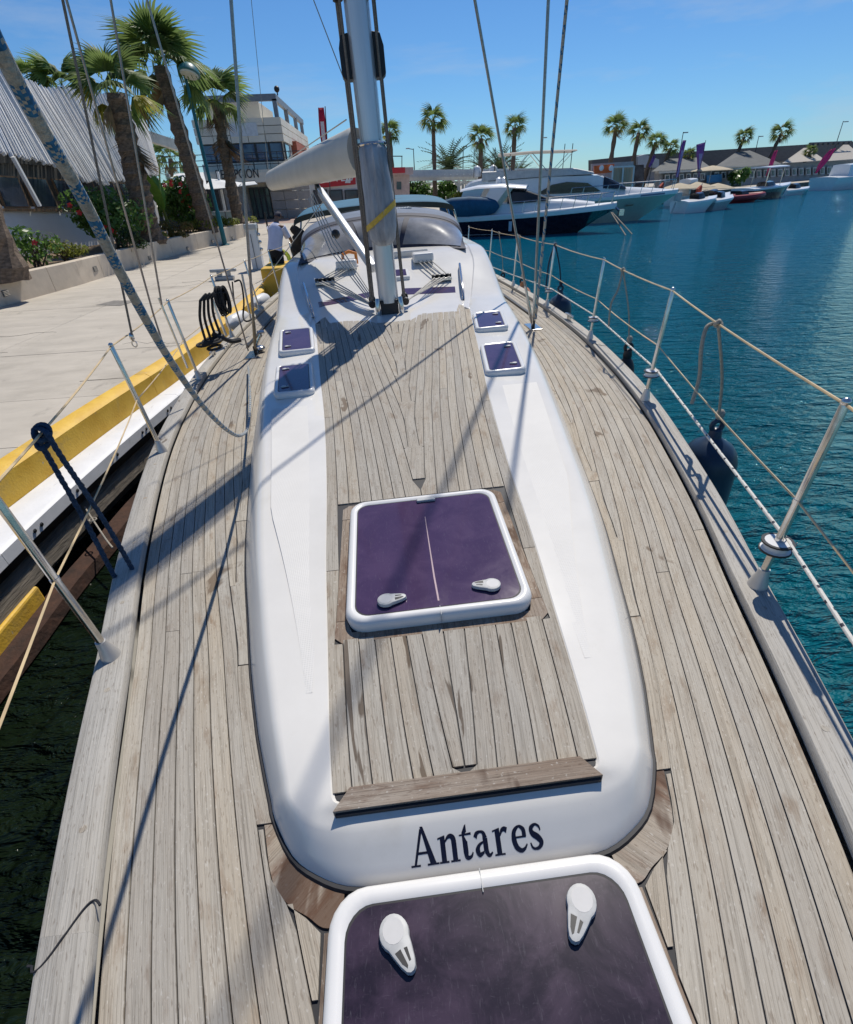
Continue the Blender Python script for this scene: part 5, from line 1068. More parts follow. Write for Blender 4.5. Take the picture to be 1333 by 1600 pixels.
for s in (-1, 1):
    fo = lambda y: INS(y)-.005; fi = lambda y: INS(y)-.048
    for a, b in ((.625, 1.38), (1.383, 2.65), (2.653, 4.58)):
        if a < 1: stripr(ylist(a, b, (HY0, HY0+.001, HY1-.001, HY1)), fo, lambda y: max(INS(y)-.048, HX if HY0 < y < HY1 else 0), s).build('margin_board', TEAK, laid)
        else: stripr(ylist(a, b, (HY0, HY0+.001, HY1-.001, HY1)), fo, lambda y: max(INS(y)-.048, HX if HY0 < y < HY1 else 0), s).build('margin_board', TEAK, laid)
    pk = .0482
    for k in range(14):
        o = .048+GAP+k*pk
        f0 = lambda y, o=o: INS(y)-o
        wk = pk-GAP
        Yt = np.arange(.627, 5.0, .02); runs = []; st = None
        lo = lambda y: HX+.003 if HY0 < y < HY1 else (.0022 if y < 1.9 else KP)
        zn = None
        for y in Yt:
            z_ = 0 if y <= HY0 else (1 if y < HY1 else 2)
            if z_ != zn and st is not None: runs.append((st, y)); st = None
            zn = z_
            x0 = f0(y); x1 = max(x0-wk, lo(y)); good = (x0-x1 > wk*.4 if y > 1.9 else x0-lo(y) > wk*.55) and y < max(aft_lim(x0), aft_lim(x1), aft_lim((x0+x1)/2))+.02
            if good and st is None: st = y
            if not good and st is not None: runs.append((st, y)); st = None
        if st is not None: runs.append((st, Yt[-1]))
        for a, b in runs:
            if b-a < .03: continue
            cc = [a, b]
            if b-a > 2.4 and k % 3 == 1: cc = [a, a+1.1+.3*(k % 2), b]
            for c0, c1 in zip(cc[:-1], cc[1:]):
                ym = (c0+c1)/2
                def fi(y, o=o, a=a, c0=c0, ym=ym):
                    x = max(INS(y)-o-wk, lo(min(max(y, HY0+.01), HY1-.01)) if HY0 < ym < HY1 else (KP if y > 1.9 else .0022))
                    if y <= 1.9 and not HY0 < ym < HY1 and INS(y)-o-wk-GAP-.0022 < wk*.55: x = .0022
                    if c0 == a and a > 1.9:
                        d = y-a
                        if d < .06: x = max(x, INS(y)-o-wk*(.5+.5*math.sqrt(max(0, d)/.06)))
                    return x
                yl = sorted(set(ylist(c0+.001, c1-.001)+[c0+.02, c0+.045]))
                yl = [y for y in yl if c0 < y < c1]
                for y in np.arange(math.ceil(c0/.02)*.02, c1, .02):
                    key = (s, round(y/.02)); king[key] = min(king.get(key, 9), fi(y))
                if len(yl) > 1: stripr(yl, f0, fi, s, random.uniform(-.0005, .0005)).build('plank', TEAKST if c1 < 1.9 else TEAK, laid)
# king plank
def kf(s): return lambda y: max(.004, min(.10, king.get((s, round(y/.02)), KP))-GAP)
stripr(list(np.arange(1.92, 4.46, .02)), kf(1), lambda y: -kf(-1)(y), 1, -.0003).build('king_plank', TEAK, laid)
# surround of the main hatch: four boards, the corners rounded out
for s in (-1, 1):
    stripr(ylist(1.142, 1.672), lambda y: HX-.001, lambda y: .296, s, -.0002).build('hatch_surround', TEAKW, laid)
def rpoly(P): return [(x, y, zt(y)-.010) for x, y in P]
for (ya, yb, yc) in ((HY0+.002, 1.092, 1.140), (HY1-.002, 1.735, 1.675)):
    P = [(-HX, yc), (-HX, ya+(.022 if ya < 1.2 else -.022)), (-HX+.024, ya), (HX-.024, ya), (HX, ya+(.022 if ya < 1.2 else -.022)), (HX, yc), (.296, yc), (.28, yb), (-.28, yb), (-.296, yc)]
    if ya < 1.2: P = P[::-1]
    MB().prism(rpoly(P)[::-1], .0098).build('hatch_surround', TEAKW, laid)
# front coaming bar with mitred ends
P = [(-.309, .580), (.309, .580), (.272, .628), (-.272, .628)]
cb = MB().prism([(x, y, ZR(y)-.008) for x, y in P], .022); cb.uv = [(v[1]+v[2], v[0]) for v in cb.v]; cb.build('coaming_bar', TEAKW, laid)
m = MB().box((0, .5775, .098), (.61, .006, .012)); m.build('coaming_gap', CAULK, yacht)

# --- hatches
ACRYL = bpy.data.materials.new('purple tinted acrylic'); ACRYL.use_nodes = True
def acryl(mt, c1, c2, rough, dirt):
    n = mt.node_tree.nodes; l = mt.node_tree.links.new; p = n['Principled BSDF']
    tc = n.new('ShaderNodeTexCoord')
    def nz(sc, st=(1, 1, 1), det=5):
        mp = n.new('ShaderNodeMapping'); mp.inputs['Scale'].default_value = st; mp.inputs['Rotation'].default_value = (0, 0, .6); l(tc.outputs['Object'], mp.inputs[0])
        z = n.new('ShaderNodeTexNoise'); z.inputs['Scale'].default_value = sc; z.inputs['Detail'].default_value = det; z.inputs['Roughness'].default_value = .65; z.inputs['Distortion'].default_value = .8; l(mp.outputs[0], z.inputs['Vector']); return z.outputs[0]
    a = nz(7.5, det=6); b = nz(40, (5, 1, 1)); c = nz(90, (1, 4, 1), 3)
    def mr(s, x0, x1, y0=0., y1=1.):
        r = n.new('ShaderNodeMapRange'); r.inputs[1].default_value = x0; r.inputs[2].default_value = x1; r.inputs[3].default_value = y0; r.inputs[4].default_value = y1; l(s, r.inputs[0]); return r.outputs[0]
    def mix(f, x, y):
        k = n.new('ShaderNodeMix'); k.data_type = 'RGBA'; l(f, k.inputs[0])
        for s, v in ((6, x), (7, y)):
            if isinstance(v, tuple): k.inputs[s].default_value = (*v, 1)
            else: l(v, k.inputs[s])
        return k.outputs[2]
    o = mix(mr(a, .4, .62), c1, c2)
    o = mix(mr(b, .58, .74, 0, dirt), o, (.20, .19, .22)); o = mix(mr(c, .62, .78, 0, dirt*.8), o, (.22, .20, .24))
    l(o, p.inputs['Base Color']); l(mr(a, .3, .7, rough-.015, rough+.03), p.inputs['Roughness'])
acryl(ACRYL, (.058, .034, .080), (.074, .044, .096), .08, .20)
ACRYD = bpy.data.materials.new('dusty dark acrylic'); ACRYD.use_nodes = True
acryl(ACRYD, (.016, .010, .019), (.042, .025, .046), .22, .22)
def rrect(x0, x1, y0, y1, r, n=6):
    P = []
    for cx, cy, a0 in ((x1-r, y1-r, 0), (x0+r, y1-r, 90), (x0+r, y0+r, 180), (x1-r, y0+r, 270)):
        for i in range(n+1): a = math.radians(a0+90*i/n); P.append((cx+r*math.cos(a), cy+r*math.sin(a)))
    return P
def hatch(name_label, x0, x1, y0, y1, zf, fr, r, h, pane_mat, handles, skew=0., catch=None, seam=True, lift=0.):
    root = MB()
    def Z(x, y): return zf(y)+lift*(y-y0)
    X = lambda x, y: x+skew*(y-y0)
    ringsP = []
    for inset, z in ((0, 0), (-.004, h*.55), (.002, h*.9), (.010, h), (fr-.008, h), (fr, h-.005), (fr, h-.020)):
        ringsP.append([(X(x, y), y, Z(x, y)+z) for x, y in rrect(x0+inset, x1-inset, y0+inset, y1-inset, max(.012, r-inset*.6))])
    f = MB().grid(ringsP, close=True).build('hatch', WHITEP, yacht, smooth=True, label=name_label)
    g = fr-.001
    for inset, z0_, nm, mt in ((fr+.0, h-.007, 'hatch_seal', CAULK),):
        A = [(X(x, y), y, Z(x, y)+z0_+.0015) for x, y in rrect(x0+inset, x1-inset, y0+inset, y1-inset, max(.01, r-inset*.6))]
        B = [(X(x, y), y, Z(x, y)+z0_+.0015) for x, y in rrect(x0+inset+.006, x1-inset-.006, y0+inset+.006, y1-inset-.006, max(.01, r-inset*.6-.004))]
        MB().grid([A, B], close=True).build(nm, mt, f)
    P = [(X(x, y), y, Z(x, y)+h-.012) for x, y in rrect(x0+fr+.004, x1-fr-.004, y0+fr+.004, y1-fr-.004, max(.01, r-fr*.6))]
    MB().prism(P, .007).build('pane', pane_mat, f)
    if seam: MB().box((X((x0+x1)/2, y0 if y1 < .6 else y0), (y1-fr/2-.003) if seam == 'aft' else (y0+fr/2-.002), Z(0, y0)+h*.62), (.0015, fr+.012, h*.80)).build('frame_seam', GREYP, f)
    for hx, hy, ang, sc in handles: handle(f, (X(hx, hy), hy, Z(hx, hy)+h-.0045), ang, sc)
    if catch: MB().box((X(catch[0], catch[1]), catch[1], Z(0, catch[1])+h), (catch[2], catch[3], .012)).build('catch', GREYP, f, bevel=.004)
    return f
HGREY = M('pale grey handle', (.46, .46, .45), .5, var=.1, scale=60)
def handle(par, p, ang, sc=1.):
    # round boss running into a tapered lever with two slots
    c, s_ = math.cos(ang), math.sin(ang)
    T = lambda x, y, z: (p[0]+sc*(x*c-y*s_), p[1]+sc*(x*s_+y*c), p[2]+sc*z)
    out = []; n = 16
    for i in range(n+1):
        a = math.radians(-128+256*i/n+180); out.append((.036*math.cos(a), .034*math.sin(a)))
    out += [(.038, -.0235), (.062, -.017), (.076, -.011), (.081, -.004), (.081, .004), (.076, .011), (.062, .017), (.038, .0235)]
    out.sort(key=lambda q: math.atan2(q[1], q[0]-.02))
    cx = sum(x for x, y in out)/len(out)
    cyl = MB()
    bot = [T(x, y, .004) for x, y in out]; top = [T(x*.97, y*.95, .0165) for x, y in out]; tin = [T(x*.86+.001, y*.82, .0185) for x, y in out]
    cyl.grid([bot, top, tin], close=True); k = len(out); o = len(cyl.v); cyl.f.append(tuple(range(o-k, o))); cyl.m.append(0)
    dish = [T(.025*math.cos(2*PI*i/14)-.003, .024*math.sin(2*PI*i/14), .0189) for i in range(14)]
    hb = cyl.build('handle', HGREY, par, smooth=True)
    MB().add(dish, [tuple(range(14))]).build('handle_dish', M('worn handle grey', (.55, .54, .53), .6), par)
    sl = [T(x, y, .0189) for x, y in ((.034, -.003), (.034, -.017), (.058, -.0125), (.070, -.006), (.066, -.0025))]
    sl2 = [T(x, y, .0189) for x, y in ((.036, .004), (.062, .003), (.062, .0075), (.038, .0115))]
    MB().add(sl, [tuple(range(5))]).add(sl2, [tuple(range(4))]).build('handle_slot', BLACKP, par)
zdeck = lambda y: .0
hatch('big dark fore hatch with dusty scuffed pane', -.318, .318, -.33, .460, lambda y: .002, .031, .075, .030, ACRYD,
      [(-.187, .372, math.radians(-62), .88), (.192, .378, math.radians(-122), .88)], seam='aft')
mh = hatch('square purple hatch set in the coachroof teak', -.293, .293, 1.086, 1.726, ZR, .027, .062, .048, ACRYL,
      [(-.165, 1.160, math.radians(6), .80), (.175, 1.172, math.radians(172), .80)], catch=(.012, 1.685, .075, .022))
MB().add([(-.004, 1.14, ZR(1.14)+.0435), (.0015, 1.14, ZR(1.14)+.0435), (-.0005, 1.25, ZR(1.25)+.0435), (-.001, 1.58, ZR(1.58)+.0435), (-.003, 1.58, ZR(1.58)+.0435), (-.006, 1.25, ZR(1.25)+.0435)], [(0, 1, 2, 3, 4, 5)]).build('blind_gap', M('pinkish blind edge', (.34, .23, .27), .5), mh)
def zside(y): return ZR(y)-.004
for s, y0, y1, xa, xb, lft, lab in ((-1, 3.0, 3.52, .555, .805, .0, 'quay-side forward deck hatch, half in mast shadow'), (-1, 3.80, 4.31, .62, .888, .05, 'quay-side aft deck hatch propped ajar'), (1, 3.0, 3.53, .52, .775, .0, 'water-side forward deck hatch in full sun'), (1, 3.89, 4.34, .618, .873, .0, 'water-side aft deck hatch in full sun')):
    x0, x1 = (xa, xb) if s > 0 else (-xb, -xa); sk = s*.115
    hs_ = [(s*(xb-.06), y0+.10, 0 if s < 0 else PI, .42), (s*(xb-.06), y1-.10, 0 if s < 0 else PI, .42)]
    hatch(lab, x0, x1, y0, y1, zside, .024, .04, .040, ACRYL, hs_, skew=sk, seam=False, lift=lft)
    if lft:
        MB().box((s*(xa+xb)/2+sk*.25, (y0+y1)/2, ZR(y0)+.004), (.2, .42, .01)).build('hatch_gasket', CAULK, yacht)

# --- name on the front slope
def ribbon(pts, ws, n=10):
    P = smoothpath([(x, y, 0) for x, y in pts], n) if len(pts) > 2 else [np.array((*p, 0.)) for p in pts]
    Wd = np.interp(np.linspace(0, 1, len(P)), np.linspace(0, 1, len(ws)), ws); Lft, Rgt = [], []
    for i, p in enumerate(P):
        t = P[min(i+1, len(P)-1)]-P[max(0, i-1)]; t /= np.linalg.norm(t)+1e-9; nrm = np.array([-t[1], t[0], 0])
        Lft.append(p+nrm*Wd[i]/2); Rgt.append(p-nrm*Wd[i]/2)
    return Lft, Rgt
GL = {
 'A': (.74, [('p', [(.31, .69), (.385, .69), (.665, .03), (.505, .03)]), ('p', [(.300, .66), (.355, .60), (.150, .03), (.085, .03)]), ('p', [(.195, .2), (.51, .2), (.49, .245), (.21, .245)]), ('p', [(0, 0), (.25, 0), (.25, .033), (0, .033)]), ('p', [(.43, 0), (.74, 0), (.74, .033), (.43, .033)])]),
 'n': (.58, [('p', [(.075, .03), (.205, .03), (.205, .47), (.075, .44)]), ('p', [(.01, .41), (.205, .45), (.205, .48), (.01, .442)]), ('r', [(.2, .36), (.28, .435), (.36, .45), (.425, .40), (.435, .30)], [.03, .06, .09, .125, .13]), ('p', [(.37, .03), (.50, .03), (.50, .32), (.37, .32)]), ('p', [(.015, 0), (.265, 0), (.265, .032), (.015, .032)]), ('p', [(.31, 0), (.56, 0), (.56, .032), (.31, .032)])]),
 't': (.36, [('p', [(.085, .12), (.215, .12), (.215, .63), (.17, .60), (.085, .48)]), ('p', [(.01, .425), (.33, .425), (.33, .47), (.01, .45)]), ('r', [(.15, .14), (.16, .06), (.22, .035), (.29, .06), (.335, .12)], [.13, .10, .07, .05, .03])]),
 'a': (.53, [('r', [(.07, .36), (.12, .43), (.22, .455), (.30, .42), (.325, .33)], [.10, .08, .045, .08, .125]), ('p', [(.265, .10), (.39, .08), (.39, .33), (.265, .33)]), ('r', [(.30, .28), (.17, .23), (.105, .14), (.15, .06), (.27, .095)], [.03, .06, .125, .09, .04]), ('r', [(.33, .11), (.37, .045), (.42, .03), (.49, .075)], [.12, .09, .06, .03])]),
 'r': (.47, [('p', [(.075, .03), (.205, .03), (.205, .47), (.075, .44)]), ('p', [(.01, .41), (.205, .45), (.205, .48), (.01, .442)]), ('r', [(.2, .33), (.26, .42), (.33, .445), (.40, .415)], [.03, .07, .09, .11]), ('p', [(.015, 0), (.29, 0), (.29, .032), (.015, .032)])]),
 'e': (.47, [('r', [(.375, .27), (.365, .39), (.25, .455), (.12, .37), (.095, .23), (.14, .10), (.25, .035), (.35, .06), (.425, .13)], [.11, .10, .045, .10, .13, .12, .08, .055, .03]), ('p', [(.14, .25), (.42, .25), (.42, .283), (.14, .283)])]),
 's': (.41, [('r', [(.345, .335), (.32, .41), (.22, .45), (.11, .39), (.13, .30), (.26, .22), (.335, .13), (.27, .05), (.16, .03), (.085, .06), (.05, .14)], [.035, .05, .05, .10, .115, .13, .115, .07, .045, .05, .035])]),
}
from mathutils.bvhtree import BVHTree
bpy.context.view_layer.update()
_bv = BVHTree.FromPolygons([v.co for v in roof.data.vertices], [tuple(p.vertices) for p in roof.data.polygons])
def name_board():
    m = MB(); wtot = sum(GL[c][0] for c in 'Antares'); x = 0.; sc = .297/wtot; lift = 0
    for c in 'Antares':
        wd, parts = GL[c]
        for pt in parts:
            lift += 1; e = .00035+.00002*(lift % 9)
            def mp(px, py):
                X = -.146+(x+px)*sc; yy = .484+py*.084; hit, nn, _, _ = _bv.ray_cast(Vector((X, yy, .6)), Vector((0, 0, -1))); return np.array(hit)+np.array(nn)*e*(1 if nn[2] > 0 else -1)
            if pt[0] == 'p':
                P = pt[1]; a = sum(P[i][0]*P[(i+1) % len(P)][1]-P[(i+1) % len(P)][0]*P[i][1] for i in range(len(P)))
                if a < 0: P = P[::-1]
                if len(P) == 4:
                    q = [np.array(v) for v in P]
                    if np.linalg.norm(q[1]-q[0]) < np.linalg.norm(q[2]-q[1]): q = q[1:]+q[:1]
                    g = [[(q[0]+(q[1]-q[0])*u)+((q[3]+(q[2]-q[3])*u)-(q[0]+(q[1]-q[0])*u))*t for u in (0, 1)] for t in np.linspace(0, 1, 12)]
                    g = [[q[1]+(q[2]-q[1])*0+(q[0]-q[1])*0 for _ in (0, 1)] for _ in ()] or [[q[0]+(q[1]-q[0])*t, q[3]+(q[2]-q[3])*t] for t in np.linspace(0, 1, 12)]
                    m.grid([[mp(*v) for v in r] for r in g])
                else: m.add([mp(*q) for q in P], [tuple(range(len(P)))])
            else:
                Lf, Rg = ribbon(pt[1], pt[2]); n = len(Lf)
                m.add([mp(q[0], q[1]) for q in Lf]+[mp(q[0], q[1]) for q in Rg], [(i+1, i, n+i, n+i+1) for i in range(n-1)])
        x += wd
    m.build('name_lettering', NAVYL, yacht)
name_board()
# ================================================================ rig and deck gear of the yacht
def pj(p):                                                    # boat-frame point to picture (for choosing places along a line)
    d = RB.T @ (np.array(p, float)+[BX, 0, -UD]); z = d@FW; return IW/2+FPX*(d@RT)/z, IH/2-FPX*(d@UP)/z
def rr(px, py, lift=0.):                                      # point on the coachroof top
    d = RB @ _ray(px, py)
    for Y in np.arange(2., 9.3, .01):
        p = d*(Y/d[1])+[-BX, 0, UD]
        if p[2] <= ZR(Y)+lift+.006: return p
    return p
CANV = M('grey weathered canvas', (.36, .37, .39), .85, var=.3, scale=6, stretch=(2, 2, .5), bump=.4, bscale=18, bstretch=(3, 3, .6))
BOOMC = M('pale grey boom paint', (.54, .52, .46), .5, var=.07, scale=3)
ROPEW = M('off white braided rope', (.52, .49, .43), .85, var=.3, scale=150, bump=.5, bscale=220)
ROPEB = M('black rope', (.02, .02, .022), .8, var=.4, scale=90, bump=.5, bscale=160)
ROPEG = M('grey halyard', (.20, .165, .13), .8, var=.35, scale=120)
WIRE = M('shroud wire', (.30, .28, .27), .3, .9, var=.2, scale=60)
TANW = M('tan plastic coated lifeline', (.56, .42, .24), .5, var=.22, scale=6)
ORANGE = M('orange plastic', (.70, .22, .03), .5, var=.1)
YSTRAP = M('yellow webbing', (.66, .42, .06), .7, var=.15, scale=40)
def fleck(name, base, spot, sc, th, st):
    m = M(name, base, .8, var=.1, scale=120); n = m.node_tree.nodes; l = m.node_tree.links.new; p = n['Principled BSDF']
    tc = n.new('ShaderNodeTexCoord'); mp = n.new('ShaderNodeMapping'); mp.inputs['Scale'].default_value = st; l(tc.outputs['Object'], mp.inputs[0])
    wv = n.new('ShaderNodeTexWave'); wv.wave_type = 'BANDS'; wv.bands_direction = 'DIAGONAL'; wv.inputs['Scale'].default_value = sc; wv.inputs['Distortion'].default_value = .8; wv.inputs['Detail Scale'].default_value = 6; l(mp.outputs[0], wv.inputs['Vector'])
    ck = n.new('ShaderNodeTexNoise'); ck.inputs['Scale'].default_value = 330; ck.inputs['Detail'].default_value = 1; l(tc.outputs['Object'], ck.inputs['Vector'])
    r1 = n.new('ShaderNodeMapRange'); r1.inputs[1].default_value = th; r1.inputs[2].default_value = th+.08; l(wv.outputs[0], r1.inputs[0])
    r2 = n.new('ShaderNodeMapRange'); r2.inputs[1].default_value = .40; r2.inputs[2].default_value = .46; l(ck.outputs[0], r2.inputs[0])
    r = n.new('ShaderNodeMath'); r.operation = 'MULTIPLY'; l(r1.outputs[0], r.inputs[0]); l(r2.outputs[0], r.inputs[1])
    mx = n.new('ShaderNodeMix'); mx.data_type = 'RGBA'; l(r.outputs[0], mx.inputs[0]); mx.inputs[6].default_value = (*base, 1); mx.inputs[7].default_value = (*spot, 1); l(mx.outputs[2], p.inputs['Base Color'])
    b = n.new('ShaderNodeBump'); b.inputs['Strength'].default_value = .6; b.inputs['Distance'].default_value = .002; v = n.new('ShaderNodeTexVoronoi'); v.inputs['Scale'].default_value = 330; l(tc.outputs['Object'], v.inputs['Vector']); l(v.outputs[0], b.inputs['Height']); l(b.outputs[0], p.inputs['Normal'])
    return m
ROPEBLUE = fleck('white rope with blue flecks', (.46, .43, .37), (.02, .12, .25), 3.4, .66, (1, 1, 1))
ROPEFLK = fleck('white rope with black flecks', (.60, .58, .52), (.03, .03, .05), 9., .72, (1, 1, 1))
_blue = M('blue rope yarn', (.02, .13, .26), .85, var=.4, scale=200); _pale = M('weathered pale rope cover', (.40, .37, .315), .85, var=.3, scale=140, bump=.6, bscale=300)
MX, MY = -.02, 4.755; MZ = ZR(MY)
# mast
m = MB()
def mastring(z, a=.088, b=.125): return [(MX+a*math.cos(t), MY+b*math.sin(t), z) for t in np.linspace(0, 2*PI, 25)[:-1]]
m.grid([mastring(z) for z in (MZ+.09, 1.2, 2., 3., 6, 14.2)], close=True); m.f.append(tuple(range(len(m.v)-24, len(m.v)))); m.m.append(0)
mast = m.build('mast', ALU, yacht, smooth=True)
MB().box((MX, MY, MZ+.05), (.16, .21, .13)).build('mast_step', BLACKP, mast, bevel=.01)
for s in (-1, 1):
    MB().tube([(MX+s*.105, MY-.10, MZ-.005), (MX+s*.105, MY-.115, MZ+.07), (MX+s*.098, MY-.09, MZ+.13)], .022, 10).build('step_bracket', STEEL, mast, smooth=True)
    for j, (dx, dy, dz) in enumerate(((.15, -.02, .08), (.155, .06, .07), (.15, .12, .1))):
        MB().lathe([(.02, -.012), (.032, -.012), (.032, .012), (.02, .012)], (MX+s*dx, MY+dy, MZ+dz), (0, 1, .2), 12).build('foot_block', BLACKP, mast)
m = MB()
for s, xs in ((-1, (.10, .115, .125)), (1, (.10, .112))):
    for i, dx in enumerate(xs):
        m.tube([(MX+s*(dx+.035), MY+.02*i, MZ+.08), (MX+s*(dx+.02), MY-.03+.05*(i-1), 1.3), (MX+s*(dx+.012), MY+.05*(i-1), 2.6), (MX+s*(dx), MY, 13.)], .009, 6)
m.build('halyards', ROPEG, mast, smooth=True)
for s in (-1, 1):                                             # dark side plates above the gooseneck
    P = [(0, -.10), (.055, -.09), (.075, -.02), (.075, .13), (.05, .15), (0, .15)]
    m = MB().prism([(MX+s*(.085+x), MY-.03, 2.16-y) for x, y in (P if s > 0 else P[::-1])], .12, (0, 1, 0)); m.build('side_plate', BLACKP, mast, bevel=.006)
for s in (-1, 1): MB().tube([(MX+s*.125, MY-.02, 2.42), (MX+s*.13, MY-.02, 2.62), (MX+s*.12, MY-.02, 2.95)], .035, 8).build('deck_light', BLACKP, mast, smooth=True)
# furled canvas bag strapped to the front of the mast
rows = []
for z, a, b, dx, dy in ((1.62, .094, .13, 0, 0), (1.59, .104, .145, .0, -.02), (1.5, .110, .155, .004, -.03), (1.38, .120, .16, .008, -.04), (1.2, .124, .165, .010, -.05), (1.08, .121, .16, .01, -.05), (.99, .105, .14, .01, -.05), (.945, .070, .10, .01, -.05), (.93, .03, .04, .01, -.05)):
    rows.append([(MX+dx+a*math.cos(t)*(1+.06*math.sin(9*t+z*5)), MY-.02+dy+b*math.sin(t)*(1+.07*math.sin(11*t+z*4)), z) for t in np.linspace(0, 2*PI, 33)[:-1]])
bag = MB().grid(rows[::-1], close=True).build('mast_bag', CANV, mast, smooth=True)
P = [(MX+.010+.130*math.cos(t), MY-.07+.172*math.sin(t), 1.15+.085*math.cos(t)) for t in np.linspace(0, 2*PI, 33)]
m = MB().grid([[(x, y, z-.022) for x, y, z in P], [(x, y, z+.022) for x, y, z in P]]); m.build('strap', YSTRAP, bag)
MB().tube([(MX+.11*math.cos(t), MY+.14*math.sin(t), 1.62) for t in np.linspace(0, 2*PI, 21)], .014, 8).build('mast_band', STEEL, mast, smooth=True)
# boom, kicker
ba, bb = np.array([-.13, 4.90, 1.60]), np.array([-1.60, 9.3, 1.635]); dv = (bb-ba)/np.linalg.norm(bb-ba); sx = np.cross(dv, [0, 0, 1]); sx /= np.linalg.norm(sx); uz = np.cross(sx, dv)
rows = []
for t, r in ((0, .150), (.02, .165), (.3, .158), (.7, .14), (.97, .128), (.993, .118), (1.0, .08)):
    rows.append([ba+(bb-ba)*t+r*(sx*.62*math.cos(a)+uz*math.sin(a)) for a in np.linspace(0, 2*PI, 25)[:-1]])
m = MB().grid(rows, close=True); n = len(m.v); m.f += [tuple(range(23, -1, -1)), tuple(range(n-24, n))]; m.m += [0, 0]
boom = m.build('boom', BOOMC, yacht, smooth=True)
MB().box((-.115, 4.89, 1.6), (.06, .1, .16)).build('gooseneck', STEEL, boom, bevel=.01)
m = MB().tube([bb+[0, 0, .1], (-.9, 8.4, 6), (MX, MY+.15, 14)], .004, 5); m.build('topping_lift', WIRE, boom)
ka, kb = np.array([-.12, 4.93, .74]), np.array([-.655, 6.55, 1.44])
MB().beam(ka, ka+(kb-ka)*.93, .065, .08).build('boom_kicker', ALU, yacht, bevel=.015)
MB().beam(ka+(kb-ka)*.90, kb, .05, .06).build('kicker_end', BLACKP, yacht, bevel=.01)
m = MB()
for i in range(4):
    o = np.array([-.05-.018*i, .0, -.02-.02*i]); m.tube([kb+o+[0, -.05, -.03], (ka+kb)/2+o*1.2+[-.04, .0, -.10-.012*i], ka+[-.03-.02*i, .05+.02*i, -.26]], .006, 6)
m.build('kicker_tackle', ROPEW, yacht, smooth=True)
MB().ball((ka+kb)/2+np.array([-.09, .08, -.09]), .045, 8, (1, 1.3, 1)).build('tackle_block', BLACKP, yacht, smooth=True)
# line organisers and control lines across the roof
for lab, (px, py), side in (('l', (508, 440), -1), ('r', (690, 434), 1)):
    c = rr(px, py, .03)
    og = MB().box(c+[0, 0, -.01], (.20, .09, .03)).build('line_organiser', STEEL, yacht, bevel=.006)
    for i in range(4): MB().lathe([(.022, -.02), (.026, -.02), (.026, .02), (.015, .024)], c+[(i-1.5)*.05, 0, .012], (0, 0, 1), 10).build('sheave', BLACKP, og)
    c2 = rr(542 if side < 0 else 661, 416 if side < 0 else 405, .03)
    for i in range(4):
        MB().tube([(MX+side*.14, MY+.03*i, MZ+.06), c+[(i-1.5)*.05, -.04, .01], c+[(i-1.5)*.05, .03, .012], c2+[(i-1.5)*.045, -.06, .0]], .0062, 6).build('control_line', ROPEW, yacht, smooth=True)
    MB().box(c2+[0, .03, .02], (.22, .22, .09)).build('clutch_box', WHITEP, yacht, bevel=.02)
c = rr(547, 408, .05); MB().tube([c+[-.07, 0, -.03], c+[-.07, 0, .07], c+[0, .02, .09], c+[.07, 0, .07], c+[.07, 0, -.03]], .018, 8).build('orange_handle', ORANGE, yacht, smooth=True)
MB().box(rr(640, 401, .0)+[0, .05, .03], (.42, .1, .07)).build('roof_fairing', GEL, yacht, bevel=.02)
# tinted windscreen strips on the front slope of the deckhouse, flush hatch behind the mast
for q in (((497, 472), (499, 479.5), (582, 463.5), (582, 455)), ((628, 450.5), (629, 460), (712, 457), (711, 447.5))):
    P = [rr(*p, .006) for p in q]; P = P if q[0][0] < 600 else P
    nrm = np.cross(P[1]-P[0], P[2]-P[0]); P = P if nrm[2] > 0 else P[::-1]
    MB().prism([p-[0, 0, .012] for p in P], .012).build('windscreen', ACRYL, yacht)
P = [rr(*p, .02) for p in ((606, 437), (641, 434), (638, 421), (606, 423))]
if np.cross(P[1]-P[0], P[2]-P[0])[2] < 0: P = P[::-1]
fl = MB().prism([p-[0, 0, .03] for p in P], .045).build('roof_hatch', WHITEP, yacht, bevel=.012)
cP = sum(P)/4; MB().prism([cP+(p-cP)*.72+[0, 0, .014] for p in P], .004).build('pane', ACRYL, fl)
for q in (((474, 441), (488, 487)), ((718, 410), (724, 459))):
    a, b = rr(*q[0], .05), rr(*q[1], .05)
    m = MB(); m.tube([a+[0, 0, -.05], a+(b-a)*.05, a+(b-a)*.5, a+(b-a)*.95, b+[0, 0, -.05]], .0125, 8)
    mid = a+(b-a)*.5; m.tube([mid, mid+[0, 0, -.055]], .011, 8); m.build('handrail', STEEL, yacht, smooth=True)
